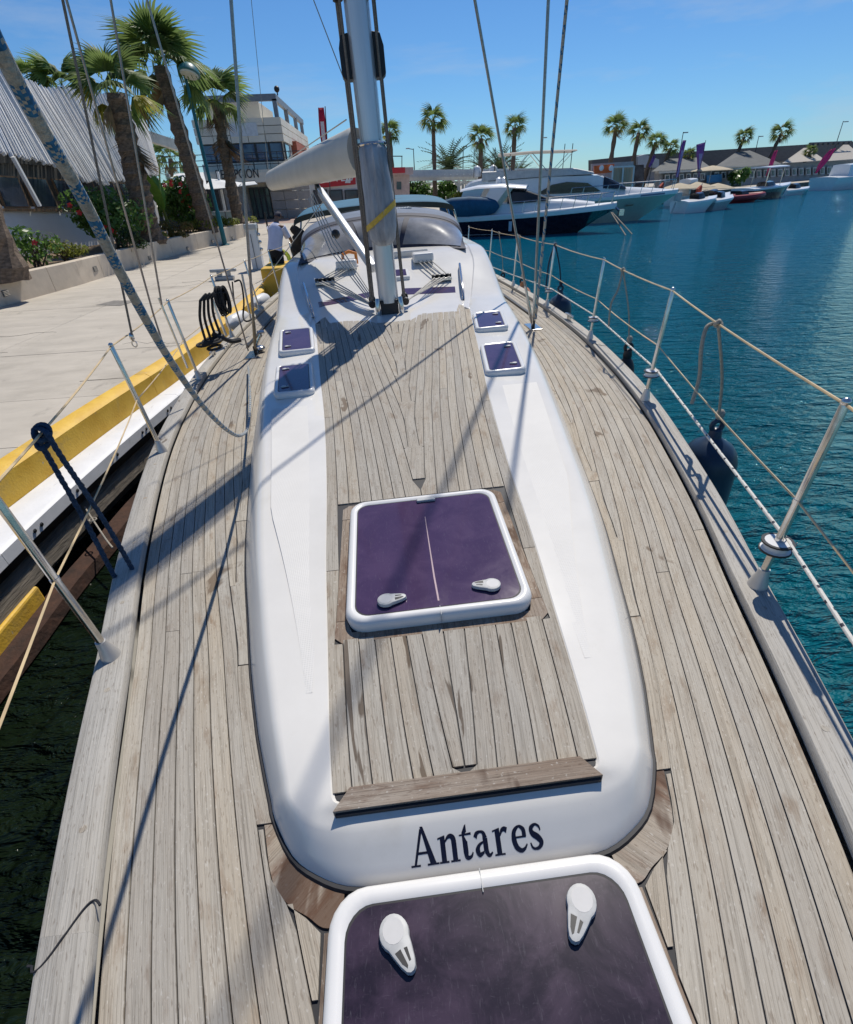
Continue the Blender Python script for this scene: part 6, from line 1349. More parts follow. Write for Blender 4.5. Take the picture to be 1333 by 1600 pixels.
# --- spray hood
NAVYC = M('navy spray hood trim', (.018, .022, .045), .7, var=.2, scale=12)
HOODC = M('faded blue grey hood canvas', (.13, .165, .23), .8, var=.14, scale=5, bump=.25, bscale=12)
VINYL = M('cloudy clear vinyl window', (.24, .235, .23), .12, var=.35, scale=3, coat=.6)
def hbase(u): return np.array([.93*u-.02, 6.68-.62*abs(u)**1.7, .735+.02*(1-abs(u))])
def hbow(u, Yb, xw, zt_, k=.55):
    a = u*PI/2; return np.array([xw*math.sin(a)*(1.+.0*u), Yb-.10*abs(u)**3, .745+(zt_-.745)*max(0, math.cos(a))**k])
def HS(u, v):                                                 # v 0..1 window wall, 1..2 canvas top
    u2 = u
    if v <= 1:
        b, t = hbase(u2), hbow(u2, 7.05, 1.0, 1.10); q = b+(t-b)*v; q = q+np.array([0, -.10, .05])*math.sin(PI*v)*(1-abs(u)**3); return q
    a, t = hbow(u2, 7.05, 1.0, 1.10), hbow(u2, 7.85, 1.10, 1.175); return a+(t-a)*(v-1)+np.array([0, 0, .02])*math.sin(PI*(v-1))
us = np.linspace(-1, 1, 41)
hood = MB().grid([[HS(u, v) for u in us] for v in np.linspace(.0, 1.0, 7)] + [[HS(u, v) for u in us] for v in np.linspace(1.0, 2, 6)[1:]]).build('spray_hood', HOODC, yacht, smooth=True)
def hpatch(u0, u1, v0, v1, e, nm, mt, nu=12, nv=6):
    rows = []
    for v in np.linspace(v0, v1, nv):
        r = []
        for u in np.linspace(u0, u1, nu):
            p = HS(u, v); d1 = HS(min(1, u+.01), v)-HS(u-.01, v); d2 = HS(u, v+.01)-HS(u, max(0, v-.01)); nn = np.cross(d1, d2); nn /= np.linalg.norm(nn)+1e-9
            if nn[1] > 0: nn = -nn
            r.append(p+nn*e)
        rows.append(r)
    return MB().grid(rows).build(nm, mt, hood, smooth=True)
hpatch(-.995, .995, .0, .96, .006, 'hood_front_trim', NAVYC, 40, 8)
hpatch(-.93, -.27, .09, .80, .012, 'hood_window', VINYL); hpatch(-.23, .21, .09, .80, .012, 'hood_window', VINYL); hpatch(.26, .94, .09, .80, .012, 'hood_window', VINYL)
hpatch(-.995, .995, .90, 1.06, .010, 'hood_seam', NAVYC, 40, 4); hpatch(-.995, .995, 1.92, 2.0, .010, 'hood_seam', NAVYC, 40, 3)
hpatch(-.02+.02, .07, .02, .9, .016, 'hood_zip', NAVYC, 4, 6)
for px, py, wd in ((622, 327, .34), (556, 338, .42)):
    p = bt(px, py, 7.6); gb = MB().box(p+[0, 0, -.01], (wd, .30, .05)).build('hood_panel', M('pale solar panel frame', (.50, .52, .52), .5), yacht, bevel=.008)
    for i in range(9): MB().box(p+[-wd/2+.03+i*(wd-.06)/8, 0, .018], (.012, .28, .006)).build('panel_rib', WHITEP, gb)
# --- bimini
BIM = M('teal blue bimini canvas', (.022, .13, .22), .8, var=.15, scale=4, bump=.2, bscale=9)
def bim(u, t): return np.array([-.06+1.30*math.sin(u*PI/2)*.98, 9.1+2.2*t, 1.05+.155*max(0, math.cos(u*PI/2))**.7+.13*t+.03*math.sin(PI*t)])
rows = [[bim(u, t) for u in np.linspace(-1, 1, 25)] for t in np.linspace(0, 1, 7)]
bi = MB().grid(rows).build('bimini', BIM, yacht, smooth=True); bi.modifiers.new('thick', 'SOLIDIFY').thickness = .012
MB().grid([[bim(u, 0)+[0, -.012, .012-z] for u in np.linspace(-1, 1, 25)] for z in (0, .075)]).build('bimini_valance', M('dark green valance', (.025, .035, .032), .8), bi, smooth=True)
for t in (.02, .5):
    for s in (-1, 1): MB().tube([bim(s, t)+[0, 0, 0], (s*1.42-.03, 9.3+1.3*t, .55), (s*1.50, 9.6+t, .02)], .016, 8).build('bimini_leg', STEEL, bi, smooth=True)
    MB().tube([bim(u, t)+[0, 0, -.02] for u in np.linspace(-1, 1, 25)], .014, 8).build('bimini_bow', STEEL, bi, smooth=True)
# raised cockpit sides behind the hood, stern
for s in (-1, 1):
    rows = [[(s*1.42, y, -.01), (s*1.40, y, .30), (s*1.30, y, .36), (s*1.0, y, .36), (s*.95, y, -.01)] for y in (9.2, 10, 11, 12.3)]
    if s < 0: rows = [r[::-1] for r in rows]
    m = MB().grid(rows); m.build('cockpit_coaming', GEL, yacht, smooth=True)
MB().grid([[(-1.05, y, .0), (1.05, y, .0)] for y in (9.3, 12.6)]).build('cockpit_sole', TEAK, yacht)
# --- stanchions and lifelines
SB = M('cast stanchion base', (.55, .54, .52), .4, .6, var=.1)
PY = [1.185, 2.95, 4.54, 6.2, 7.9, 9.5, 11.2]
def stx(y): return W_out(y)-(.035 if y < 2 else .07)
lift = {}
for s in (-1, 1):
    tops = []; mids = []
    for i, y in enumerate(PY):
        x = s*stx(y) if not (s < 0 and i == 0) else -1.115
        if s < 0 and i == 0: y = 1.225
        lean = .055 if s > 0 else .045
        base = np.array([x, y, .034]); top = np.array([x+s*lean, y, .690])
        st = MB().tube([base, base+(top-base)*.5, top-[0, 0, .012], top], [.0125, .0125, .0125, .009], 12).build('stanchion', STEEL, yacht, smooth=True)
        rows = []
        for z, a, b in ((-.004, .030, .034), (.012, .028, .031), (.045, .0195, .0205), (.07, .0165, .0165)): rows.append([base+[a*math.cos(t)+s*z*.08, b*math.sin(t), z] for t in np.linspace(0, 2*PI, 17)[:-1]])
        m = MB().grid(rows, close=True); m.f.append(tuple(range(48, 64))); m.m.append(0); m.build('socket', SB, st, smooth=True)
        MB().ball(top, .0135, 6).build('cap', STEEL, st, smooth=True)
        c = base+(top-base)*(.33/.64); MB().lathe([(.0128, -.006), (.0142, -.006), (.0142, .006), (.0128, .006)], c, top-base, 12).build('ferrule', STEEL, st, smooth=True)
        if s > 0 and i < 4:
            c = base+(top-base)*(.165/.64)
            MB().lathe([(.036, -.018), (.046, -.018), (.046, -.013), (.036, -.010), (.036, .010), (.046, .013), (.046, .018), (.014, .020)], c, (0, 0, 1), 18).build('lead_block', WHITEP, st, smooth=True)
            MB().lathe([(.0465, .0125), (.0475, .0125), (.0475, .0185), (.0465, .0185)], c, (0, 0, 1), 18).lathe([(.0465, -.0185), (.0475, -.0185), (.0475, -.0125), (.0465, -.0125)], c, (0, 0, 1), 18).build('block_edge', BLACKP, st, smooth=True)
        tops.append(top-[0, 0, .006]); mids.append(base+(top-base)*(.33/.64))
    fwd = np.array([s*.42, -1.25, .70])
    def sag(a, b, d, n=6): return [a+(b-a)*t-np.array([0, 0, d*4*t*(1-t)]) for t in np.linspace(0, 1, n)]
    up = []; lo = []
    chain = [fwd]+tops; ch2 = [fwd-[0, 0, .33]]+mids
    for a, b in zip(chain[:-1], chain[1:]): up += sag(a, b, .012)[:-1]
    for a, b in zip(ch2[:-1], ch2[1:]): lo += sag(a, b, .014)[:-1]
    up.append(chain[-1]); lo.append(ch2[-1])
    lift[s] = up
    MB().tube(up, .0042, 6).build('upper_lifeline', TANW, yacht, smooth=True); MB().tube(lo, .0036, 6).build('lower_lifeline', TANW, yacht, smooth=True)
# pulpit rail round the bow (behind the photographer)
m = MB(); m.tube(smoothpath([(.42, -1.25, .70), (.30, -1.6, .71), (0, -1.78, .72), (-.30, -1.6, .71), (-.42, -1.25, .70)]), .0125, 8)
for x, y in ((.42, -1.25), (-.42, -1.25), (.12, -1.72), (-.12, -1.72)): m.tube([(x, y, .70), (x*.75, y+.12, .06)], .0125, 8)
m.build('pulpit', STEEL, yacht, smooth=True)
# furling line led through the blocks on the water side
fl = [(.50, -.9, .20)] + [(stx(y)+.045, y, .22) for y in PY[:4]] + [(1.85, 7.8, .2), (1.5, 9.6, .3)]
tag(flecktube([b2w(p) for p in fl], .0062, 8, .006, lambda t, i, j: i % 5 < 2 and (j+i//5*3) % 8 < 2).build('furling_line', [M('white rope cover', (.62, .60, .55), .8, var=.12, scale=150), M('black rope yarn', (.03, .03, .05), .8)], None, b2w(fl[1]), smooth=True), 'white rope with black flecks led along the water side stanchions', 'rope')
# genoa track, cleats
for s in (-1, 1):
    MB().box((s*1.62, 6.9, .012), (.03, 2.4, .022)).build('genoa_track', BLACKP, yacht)
    c = np.array([s*(W_out(5.35)-.05), 5.35, .035]); cl = MB().tube([c+[0, -.12, .045], c+[0, -.05, .05], c+[0, .05, .05], c+[0, .12, .045]], [.008, .013, .013, .008], 8); cl.box(c+[0, -.03, .022], (.02, .02, .045)).box(c+[0, .03, .022], (.02, .02, .045)); cl.build('cleat', STEEL, yacht, smooth=True)
# --- shrouds and their chainplates
for s in (-1, 1):
    cp = np.array([s*1.485, 5.33, 0.])
    pl = MB().box(cp+[0, 0, .006], (.12, .30, .010)).build('chainplate', STEEL, yacht, bevel=.003)
    q0 = cp+[.02, .05, .01]; q1 = bt(857, 0, 5.2) if s > 0 else bt(361, 0, 5.2); spx = q0+(q1-q0)*(8.6-q0[2])/(q1[2]-q0[2]); top = np.array([MX, MY, 13.6])
    lows = [('cap_shroud', .02, .05, [spx, top], .0135)]
    if s > 0: lo_ = bt(742, 0, 4.95); lows.append(('lower_shroud', -.02, -.06, [lo_, cp+(lo_-cp)*2.3], .0115))
    for nm, dx, dy, path, rs in lows:
        a = cp+[dx, dy, .01]; d = (path[0]-a)/np.linalg.norm(path[0]-a)
        sh = MB().tube([a+d*.42]+path, rs, 6).build(nm, WIRE, yacht, smooth=True)
        MB().tube([a+d*.03, a+d*.08, a+d*.28, a+d*.33, a+d*.44], [.010, .0175, .0175, .013, .0135], 8).build('turnbuckle', STEEL if s > 0 else M('bronze turnbuckle', (.28, .23, .16), .4, .8), sh, smooth=True)
        MB().box(a+[0, 0, .035], (.03, .028, .07)).build('toggle', BLACKP, sh, bevel=.006)
    MB().beam((MX+s*.09, MY+.1, 8.5), spx, .1, .03).build('spreader', ALU, yacht, bevel=.01)
# baby stay / running wires on the quay side that show against the sky
def wire(nm, lab, pts, r, mt=WIRE, cat='rope'): return tag(MB().tube([b2w(p) for p in pts], r, 6).build(nm, mt, None, b2w(pts[0]), smooth=True), lab, cat)
def thr(a, b, far=1.6):                                       # carry the line from a through b and beyond
    a, b = np.array(a), np.array(b); return a+(b-a)*far
a = bt(837, 498, 5.2); b = bt(886, 0, 4.6); tag(flecktube([b2w(p) for p in (a, b, thr(a, b, 1.8))], .0125, 10, .012, lambda t, i, j: int(t/.05) % 2 == 0 and (j+i) % 4 < 2).build('spinnaker_halyard', [_pale, _blue], None, b2w(a), smooth=True), 'thick fleck patterned halyard rising from the water side chainplate', 'rope')
a = bt(293, 575, 3.9); k = bt(253, 478, 3.9); b = bt(173, 0, 3.6); t1 = wire('flag_halyard', 'thin dark wire with steel turnbuckle standing on the quay side rail', [a, k, b, thr(k, b, 2.5)], .0065)
wire('wire_turnbuckle', 'long steel turnbuckle at the foot of the thin dark quay side wire', [a, k, thr(a, k, 1.12)], .0085, STEEL, 'turnbuckle')
a = bt(208, 532, 3.2); b = bt(98, 0, 3.0); wire('slack_halyard', 'dark line ending in a hanging snap shackle above the quay kerb', [a, b, thr(a, b, 2.5)], .0065, ROPEG)
m = MB(); m.tube([b2w(a+[.012*math.cos(t)*1.2, 0, -.02+.018*math.sin(t)]) for t in np.linspace(0, 2*PI, 15)], .004, 6); m.lathe([(.006, 0), (.014, .01), (.014, .035), (.006, .045)], b2w(a), (0, 0, 1), 8)
tag(m.build('snap_shackle', STEEL, None, b2w(a), smooth=True), 'steel snap shackle with ring hanging at the end of the dark line', 'shackle')
a = bt(240, 492, 3.6); b = bt(104, 0, 3.3); wire('running_wire', 'dark wire close beside the shackle line, crossing the planter wall', [bt(262, 560, 3.7), a, b, thr(a, b, 2.5)], .0065)
a = bt(388, 548, 5.3); b = bt(230, 0, 4.9); wire('baby_stay', 'dark stay slanting from the quay side chainplate past the tall palm', [a, b, thr(a, b, 2.5)], .008)
a = bt(540, 130, 4.75); b = bt(490, 0, 4.7); wire('lazy_jack', 'thin black line slanting up to the left beside the mast', [a, b, thr(a, b, 3)], .0035)
a = bt(541, 187, 4.95); b = bt(430, 262, 9.2); wire('reefing_line', 'pale reefing line running above the boom to its outer end', [a, b], .005, ROPEW)
for q in ((520, 300), (400, 470)): pass
a = bt(505, 315, 6.6); b = bt(395, 462, 7.4); wire('preventer_line', 'thin pale line from under the boom down to the quay side rail', [a, b], .0045, ROPEW)
# blue flecked sheet hanging in a long bight close to the camera
pts = [bd(-40, -10, .40), bd(0, 78, .43), bd(62, 195, .50), bd(130, 312, .60), bd(200, 448, .76), bd(268, 566, 1.02), bd(322, 640, 1.42), bd(358, 674, 1.85), bd(377, 680, 2.25), bd(388, 664, 2.7), bd(391, 620, 3.4), bz(388, 572, .06)]
_rr = random.Random(5)
rule = lambda t, i, j: int(t/.030) % 2 == 0 and ((j+i) % 2 == 0 or _rr.random() < .3)
tag(flecktube([b2w(p) for p in smoothpath(pts, 7)], .0074, 12, .0036, rule).build('jib_sheet', [_pale, _blue], None, b2w(pts[-1]), smooth=True), 'thick white and blue flecked rope hanging in a bight across the picture', 'rope')
# --- fenders over the water side
def along(s, px):                                             # place on the upper lifeline that shows at column px
    best = min(((abs(pj(p)[0]-px), i) for i, p in enumerate(dense[s])), key=lambda t: t[0]); return dense[s][best[1]]
dense = {}
for s in (-1, 1):
    o = []
    for a, b in zip(lift[s][:-1], lift[s][1:]):
        if a[1] < .3: continue
        for t in np.linspace(0, 1, 12)[:-1]: o.append(a+(b-a)*t)
    dense[s] = o
FNAVY = M('navy vinyl fender', (.016, .034, .066), .35, var=.2, scale=5); FBLK = M('black rubber fender', (.02, .02, .022), .5, var=.3, scale=9); FORG = M('orange vinyl fender', (.62, .24, .09), .4, var=.2, scale=6)
FROPE = M('grey beige fender rope', (.34, .31, .26), .85, var=.25, scale=110, bump=.5, bscale=200)
def fender(lab, px, py, r, ln, mt, ropemat, attach_px, rr_=.006, tail=None, eye=True, group='fenders hung over the water side'):
    best = None
    for Y in np.arange(.6, 11, .01):
        p = bt(px, py, Y); e = abs(p[0]-(W_out(Y)+.02+r))
        if best is None or e < best[0]: best = (e, p)
    p = best[1]; loc = p
    t = bthing('fender', lab, 'fender', loc, group)
    z = np.array([0, 0, 1.])
    prof = [(.012, .0), (.030, -.012), (.036, -.055), (r*.42, -.075), (r*.68, -.10), (r*.87, -.14), (r*.97, -.19), (r, -.25), (r, -.26-ln*.6), (r*.9, -.3-ln*.75), (r*.55, -.3-ln*.9), (.04, -.3-ln)]
    body = MB().lathe(prof, (0, 0, 0), (0, 0, 1), 22).build('body', mt, t, smooth=True)
    MB().tube([(0.03*math.cos(a), 0, .012+.03*math.sin(a)) for a in np.linspace(0, 2*PI, 13)], .014, 8).build('eye', FBLK if mt is not FNAVY else FNAVY, t, smooth=True)
    at_ = along(1, attach_px)-loc
    m = MB().tube(smoothpath([(0, 0, .03), (at_[0]*.4+.01, at_[1]*.4, at_[2]*.5), at_], 6), rr_, 8)
    m.tube([at_+[.012*math.cos(a), .014*math.sin(a)*0+.010*math.sin(2*a), .012*math.sin(a)+.002] for a in np.linspace(0, 4*PI, 25)], rr_*1.1, 8)
    if tail:
        m.tube(smoothpath([at_+[0, 0, .012]]+[np.array(bt(x, y, loc[1]+dy))-loc for x, y, dy in tail], 6), rr_*1.25, 8)
    m.ball((0, 0, .075), .024, 6, (1, 1, 1.3)); m.build('lanyard', ropemat, t, smooth=True)
    return t
fender('big navy fender hanging nearest the camera on a grey rope loop', 1120, 668, .150, .62, FNAVY, FROPE, 1122, .0075, [(1117, 505, .0), (1104, 512, .0), (1096, 545, -.02), (1093, 590, -.02), (1081, 631, -.04)])
fender('black flat topped rubber fender between two stanchions on the water side', 982, 545, .075, .5, FBLK, FROPE, 974, .006, [(966, 452, .0), (955, 475, 0), (951, 510, 0)])
fender('large navy fender behind the thick halyard on the water side', 876, 452, .15, .55, FNAVY, M('navy rope', (.02, .03, .06), .8), 868, .008, [(858, 410, 0), (853, 452, 0)])
fender('faded orange fender farthest but one along the rail', 816, 440, .15, .5, FORG, FROPE, 812, .006)
fender('small black fender farthest aft along the water side rail', 786, 431, .12, .5, FBLK, FROPE, 780, .006)
# --- quay side ropes
NAVR = M('dark navy mooring rope', (.016, .042, .085), .85, var=.4, scale=80, bump=.7, bscale=130)
a = along(-1, 66)
m = MB()
p1 = [a+[0, .0, .016], a+[-.035, .02, .0], a+[-.035, .02, -.10], a+[-.03, .02, -.40], a+[-.02, .0, -.72], a+[-.015, .0, -1.3]]
p2 = [a+[0, .0, .016], a+[.03, -.02, .0], a+[.035, -.02, -.08], a+[.025, .04, -.40], a+[.03, .05, -.72], a+[.035, .04, -1.3]]
for P in (p1, p2):                                            # three-strand lay: strands wound round each other
    C_ = smoothpath(P, 26); acc = 0
    for st in range(3):
        Q = []; acc = 0
        for i, q in enumerate(C_):
            if i: acc += np.linalg.norm(q-C_[i-1])
            an = acc/.075*2*PI+st*2*PI/3; Q.append(b2w(q+np.array([.0042*math.cos(an), .0042*math.sin(an), .0])))
        m.tube(Q, .0062, 6)
m.tube([b2w(a+[.026*math.cos(t), .03*math.sin(t)*.6, .022*math.sin(t)]) for t in np.linspace(0, 2*PI, 17)], .0095, 9)
m.tube([b2w(a+[-.01+.02*math.cos(t), .03*math.sin(t)*.8, -.03+.018*math.sin(t)]) for t in np.linspace(0, 2*PI, 17)], .0095, 9)
tag(m.build('mooring_rope', NAVR, None, b2w(a), smooth=True), 'dark navy rope knotted over the quay side lifeline, two strands hanging down', 'rope')
# hose or thin fender line with a hook between yacht and quay
h0 = bt(112, 800, 1.9)+np.array([0, 0, -.25]); m = MB()
P = [on(132, 792, .42), on(145, 812, .38), on(165, 842, .32), on(176, 856, .30)]
m.tube(smoothpath(P, 6), .008, 7); m.tube([np.array(P[1])+[.03*math.cos(t), .03*math.sin(t), .0] for t in np.linspace(0, 2*PI, 15)], .006, 7)
tag(m.build('hooked_line', FROPE, None, P[0], smooth=True), 'short grey line with a steel hook tied down beside the rusty beam', 'line')
# black mooring ropes and coils hung on the quay side rail further aft
def coil(name, lab, c, n, w_, h_, r, mt, spread=.05):
    m = MB()
    for i in range(n):
        o = np.array([random.uniform(-1, 1)*spread, random.uniform(-1, 1)*spread, 0]); hh = h_*random.uniform(.8, 1.15); ww = w_*random.uniform(.6, 1.2)
        P = [c+o+[ww*.5*math.sin(t)*.35, ww*.5*math.sin(t), -hh*.5*(1-math.cos(t))] for t in np.linspace(0, 2*PI, 19)]
        m.tube([b2w(p) for p in P], r, 7)
    m.tube([b2w(c+[.05*math.cos(t), .05*math.sin(t), -h_*.22]) for t in np.linspace(0, 2*PI, 13)], r*1.2, 7)
    return tag(m.build(name, mt, None, b2w(c), smooth=True), lab, 'rope')
c0 = bt(316, 464, 4.6)
m = MB()
for i in range(4):
    A = bt(313+i*6, 470-i*1.5, 4.6+.05*i); B = bt(322+i*8, 535-i*3, 4.75+.05*i); m.tube([b2w(q) for q in smoothpath([A, (A+B)/2+[-.02, 0, .02], B], 5)], .012, 7)
    if i: m.tube([b2w(q) for q in smoothpath([bt(313+(i-1)*6, 470-(i-1)*1.5, 4.6+.05*(i-1)), bt(316+i*6, 461-i, 4.6+.05*i), A], 5)], .012, 7)
for i in range(6):
    c = bt(330+random.uniform(-10, 8), 540+random.uniform(-8, 6), 4.8); m.tube([b2w(c+[.06*math.cos(t), .09*math.sin(t), .02*i*.5]) for t in np.linspace(0, 2*PI, 13)], .012, 7)
tag(m.build('rope_hank', ROPEB, None, b2w(c0), smooth=True), 'four black rope strands hooked over the rail and heaped at its foot', 'rope')
coil('rope_coil', 'thick coil of black rope hung on the stanchion beside the white pedestal', bt(343, 448, 5.9), 14, .13, .26, .0085, ROPEB, .05)
P = [bt(333, 520, 4.9), bt(348, 528, 4.9), bt(362, 533, 4.95), bt(376, 531, 5.0)]
tag(MB().tube([b2w(q) for q in smoothpath(P, 6)], [.035]*7+[.022]*12, 8).build('boat_hook', BLACKP, None, b2w(P[0]), smooth=True), 'black rubber padded pole lying on the quay side rail by the shrouds', 'pole')
for q, lab in ((((378, 428), (392, 500)), 'bare steel pole at the rail beside the shroud'), (((331, 466), (353, 524)), 'steel pole carrying the coil of black rope')):
    A, B = bt(*q[0], 6.4 if q[0][0] > 350 else 5.0), bt(*q[1], 6.4 if q[0][0] > 350 else 5.0)
    tag(MB().tube([b2w(B), b2w(A)], .0125, 8).build('rail_pole', STEEL, None, b2w(B), smooth=True), lab, 'pole')
m = MB(); P = [bt(366, 440, 6.2), bt(376, 440, 6.2), bt(381, 470, 6.2), bt(380, 495, 6.1), bt(386, 502, 6.0), bt(398, 496, 6.2)]
m.tube([b2w(q) for q in smoothpath(P, 6)], .010, 7); m.tube([b2w(q) for q in smoothpath([bt(363, 440, 6.2), bt(366, 470, 6.2), bt(372, 492, 6.1)], 6)], .008, 7)
tag(m.build('shore_cable', ROPEB, None, b2w(P[0]), smooth=True), 'black shore cable draped over the rail towards the pedestal', 'cable')
# winch handle by the quay side chainplate
A, B = bz(398, 545, .05), bz(408, 522, .20)
m = MB().tube([b2w(A), b2w(B), ], .016, 8); m.tube([b2w(B+[-.035, 0, .02]), b2w(B+[.035, 0, .02])], .018, 8); m.ball(b2w(A+[.04, .05, -.01]), .06, 8, (1, 1, .5))
tag(m.build('winch_handle', STEEL, None, b2w(A), smooth=True), 'chromed handle leaning on a deck fitting beside the quay side shrouds', 'handle')
# small curl of twine on the near stanchion
P = [bt(1226, 838, 1.18), bt(1232, 850, 1.18), bt(1240, 858, 1.18), bt(1246, 848, 1.18)]
tag(MB().tube([b2w(q) for q in smoothpath(P, 6)], .0018, 5).build('twine_end', ROPEW, None, b2w(P[0]), smooth=True), 'loose curl of white twine on the nearest water side stanchion', 'twine')
# white slack fenders between hull and quay
for px, py, lab, ln in ((408, 470, 'white cylinder fender between hull and kerb, aft one of two', .55), (372, 500, 'white cylinder fender between hull and kerb beside the black coil', .6)):
    p = on(px, py, ZQ+.25); tag(MB().lathe([(.03, -ln/2-.06), (.10, -ln/2+.05), (.12, -ln/2+.12), (.12, ln/2-.12), (.10, ln/2-.05), (.03, ln/2+.06)], p, (.25, 1, 0), 18).build('side_fender', M('white vinyl fender', (.70, .70, .70), .4, var=.06), None, p, smooth=True), lab, 'fender')
# ================================================================ people
SKIN = M('tanned skin', (.20, .11, .07), .55, var=.08); SHIRTW = M('pale lilac white T-shirt', (.62, .63, .76), .85, var=.08, scale=8); BLKC = M('black cotton', (.012, .012, .014), .9, var=.2); BLUEC = M('light blue shirt', (.20, .38, .55), .85, var=.1); HAIRM = M('dark hair', (.02, .016, .012), .7)
def skinned(name, verts, edges, rad, mat, par, org, sub=1):
    me = bpy.data.meshes.new(name); me.from_pydata([tuple(np.array(v)-np.array(org)) for v in verts], edges, []); me.materials.append(mat)
    o = bpy.data.objects.new(name, me); COL.objects.link(o); o.parent = par
    sk = o.modifiers.new('skin', 'SKIN'); 
    if not me.skin_vertices: 
        bpy.context.view_layer.objects.active = o
    for i, r in enumerate(rad): me.skin_vertices[0].data[i].radius = (r, r) if not hasattr(r, '__len__') else r
    me.skin_vertices[0].data[0].use_root = True; sk.use_smooth_shade = True
    s = o.modifiers.new('sub', 'SUBSURF'); s.levels = s.render_levels = sub
    return o
def person(lab, pos, face, h, pose, top, bottom, cap=None, group=None, shorts=True, long_sl=False):
    t = thing('person', lab, 'person', pos, group); s = h/1.75; fx = np.array([math.cos(face), math.sin(face), 0.]); sx = np.array([-math.sin(face), math.cos(face), 0.])
    def W(f, l, z): return np.array(pos)+s*(fx*f+sx*l)+np.array([0, 0, z*s])
    lean = pose.get('lean', 0.); hip = (0, 0, .93)
    def T(z, f=0., l=0.): return W(hip[0]+(z)*math.sin(lean)+f*math.cos(lean), l, hip[2]+z*math.cos(lean)-f*math.sin(lean))
    ar = pose.get('arms', ((.05, .26, -.25), (.12, .25, -.5)))
    V = [W(0, 0, .93), T(.22), T(.42), T(.53), T(.60)]; R = [(.145, .11), (.135, .10), (.165, .105), (.07, .07), (.055, .055)]; E = [(0, 1), (1, 2), (2, 3), (3, 4)]
    hd = T(.72, .03+.02); V += [T(.66, .02), hd, T(.80, .03)]; R += [.062, (.078, .092), .05]; E += [(4, 5), (5, 6), (6, 7)]
    for sg in (-1, 1):
        b = len(V); k = pose.get('stride', .12)*sg
        V += [W(0, sg*.095, .88), W(k*.5+.04, sg*.10, .48), W(k, sg*.105, .10), W(k+.02, sg*.105, .045), W(k+.17, sg*.115, .03)]; R += [.088, .058, .04, .042, .032]; E += [(0, b), (b, b+1), (b+1, b+2), (b+2, b+3), (b+3, b+4)]
        b = len(V); e_, w_ = pose['arm'+('L' if sg > 0 else 'R')]
        sh = T(.48, 0, sg*.19); el = sh+s*(fx*e_[0]+sx*sg*e_[1])+[0, 0, e_[2]*s]; wr = el+s*(fx*w_[0]+sx*sg*w_[1])+[0, 0, w_[2]*s]; dn = (wr-el)/np.linalg.norm(wr-el)
        V += [sh, el, wr, wr+dn*.09*s]; R += [.052, .040, .028, .030]; E += [(2, b), (b, b+1), (b+1, b+2), (b+2, b+3)]
        pose['hand'+str(sg)] = (wr+dn*.09*s, dn)
    skinned('body', V, E, [(r[0]*s, r[1]*s) if hasattr(r, '__len__') else r*s for r in R], SKIN, t, pos, 2)
    # hands: separate short finger chains
    for sg in (-1, 1):
        p, dn = pose['hand'+str(sg)]; side_ = np.cross(dn, fx); side_ /= np.linalg.norm(side_)+1e-9; m = MB()
        for i in range(4):
            a = p-dn*.02*s+side_*(i-1.5)*.02*s; m.tube([a, a+dn*.05*s, a+dn*.085*s+fx*.02*s], [.010*s, .009*s, .007*s], 6)
        m.tube([p-dn*.05*s+side_*.035*s, p-dn*.0*s+side_*.065*s], [.011*s, .008*s], 6); m.build('fingers', SKIN, t, pos, smooth=True)
    # shirt follows the torso, with sleeves
    rows = []
    for z, a, b in ((-.06, .185, .14), (.05, .18, .135), (.2, .178, .128), (.36, .20, .135), (.45, .19, .125), (.51, .13, .10), (.545, .075, .075)): rows.append([T(z, b*math.cos(t_), a*math.sin(t_)) for t_ in np.linspace(0, 2*PI, 21)[:-1]])
    m = MB().grid(rows, close=True)
    for sg in (-1, 1):
        e_, w_ = pose['arm'+('L' if sg > 0 else 'R')]; sh = T(.465, 0, sg*.165); el = sh+s*(fx*e_[0]+sx*sg*e_[1])+[0, 0, e_[2]*s]; m.tube([sh, sh+(el-sh)*.45, sh+(el-sh)*.80], [.085*s, .078*s, .070*s], 12)
    m.build('shirt', top, t, pos, smooth=True)
    m = MB(); rows = []
    for z, a, b in ((.02, .17, .13), (-.08, .178, .135), (-.16, .17, .125)): rows.append([T(z, b*math.cos(t_), a*math.sin(t_)) if z > 0 else W(b*math.cos(t_), a*math.sin(t_), .93+z) for t_ in np.linspace(0, 2*PI, 21)[:-1]])
    m.grid(rows, close=True)
    for sg in (-1, 1):
        k = pose.get('stride', .12)*sg; hip_, kn = W(0, sg*.092, .88), W(k*.5+.04, sg*.10, .48)
        if shorts: m.tube([hip_, hip_+(kn-hip_)*.5, hip_+(kn-hip_)*.95], [.10*s, .098*s, .095*s], 12)
        else: m.tube([hip_, kn, W(k, sg*.105, .08)], [.10*s, .075*s, .06*s], 12)
    m.build('shorts' if shorts else 'trousers', bottom, t, pos, smooth=True)
    rows = []; up = hd-T(.60); up /= np.linalg.norm(up); fr_ = fx*math.cos(lean)-np.array([0, 0, math.sin(lean)])
    for e, r in ((-.03, .080), (.02, .086), (.06, .078), (.095, .05), (.108, .01)): rows.append([hd+up*e*s-fr_*.012*s+(sx*.9*math.sin(t_)+fr_*1.05*math.cos(t_))*r*s+(up*.035*s*max(0, math.cos(t_)) if e < .03 else 0) for t_ in np.linspace(0, 2*PI, 17)[:-1]])
    m = MB().grid(rows, close=True); m.f.append(tuple(range(64, 80))); m.m.append(0); m.build('cap' if cap else 'hair', cap or HAIRM, t, pos, smooth=True)
    if cap: MB().prism([hd+up*.025*s+fr_*f*s+sx*l*s for f, l in ((.07, -.07), (.15, -.045), (.165, 0), (.15, .045), (.07, .07))], .008, up).build('peak', cap, t, pos)
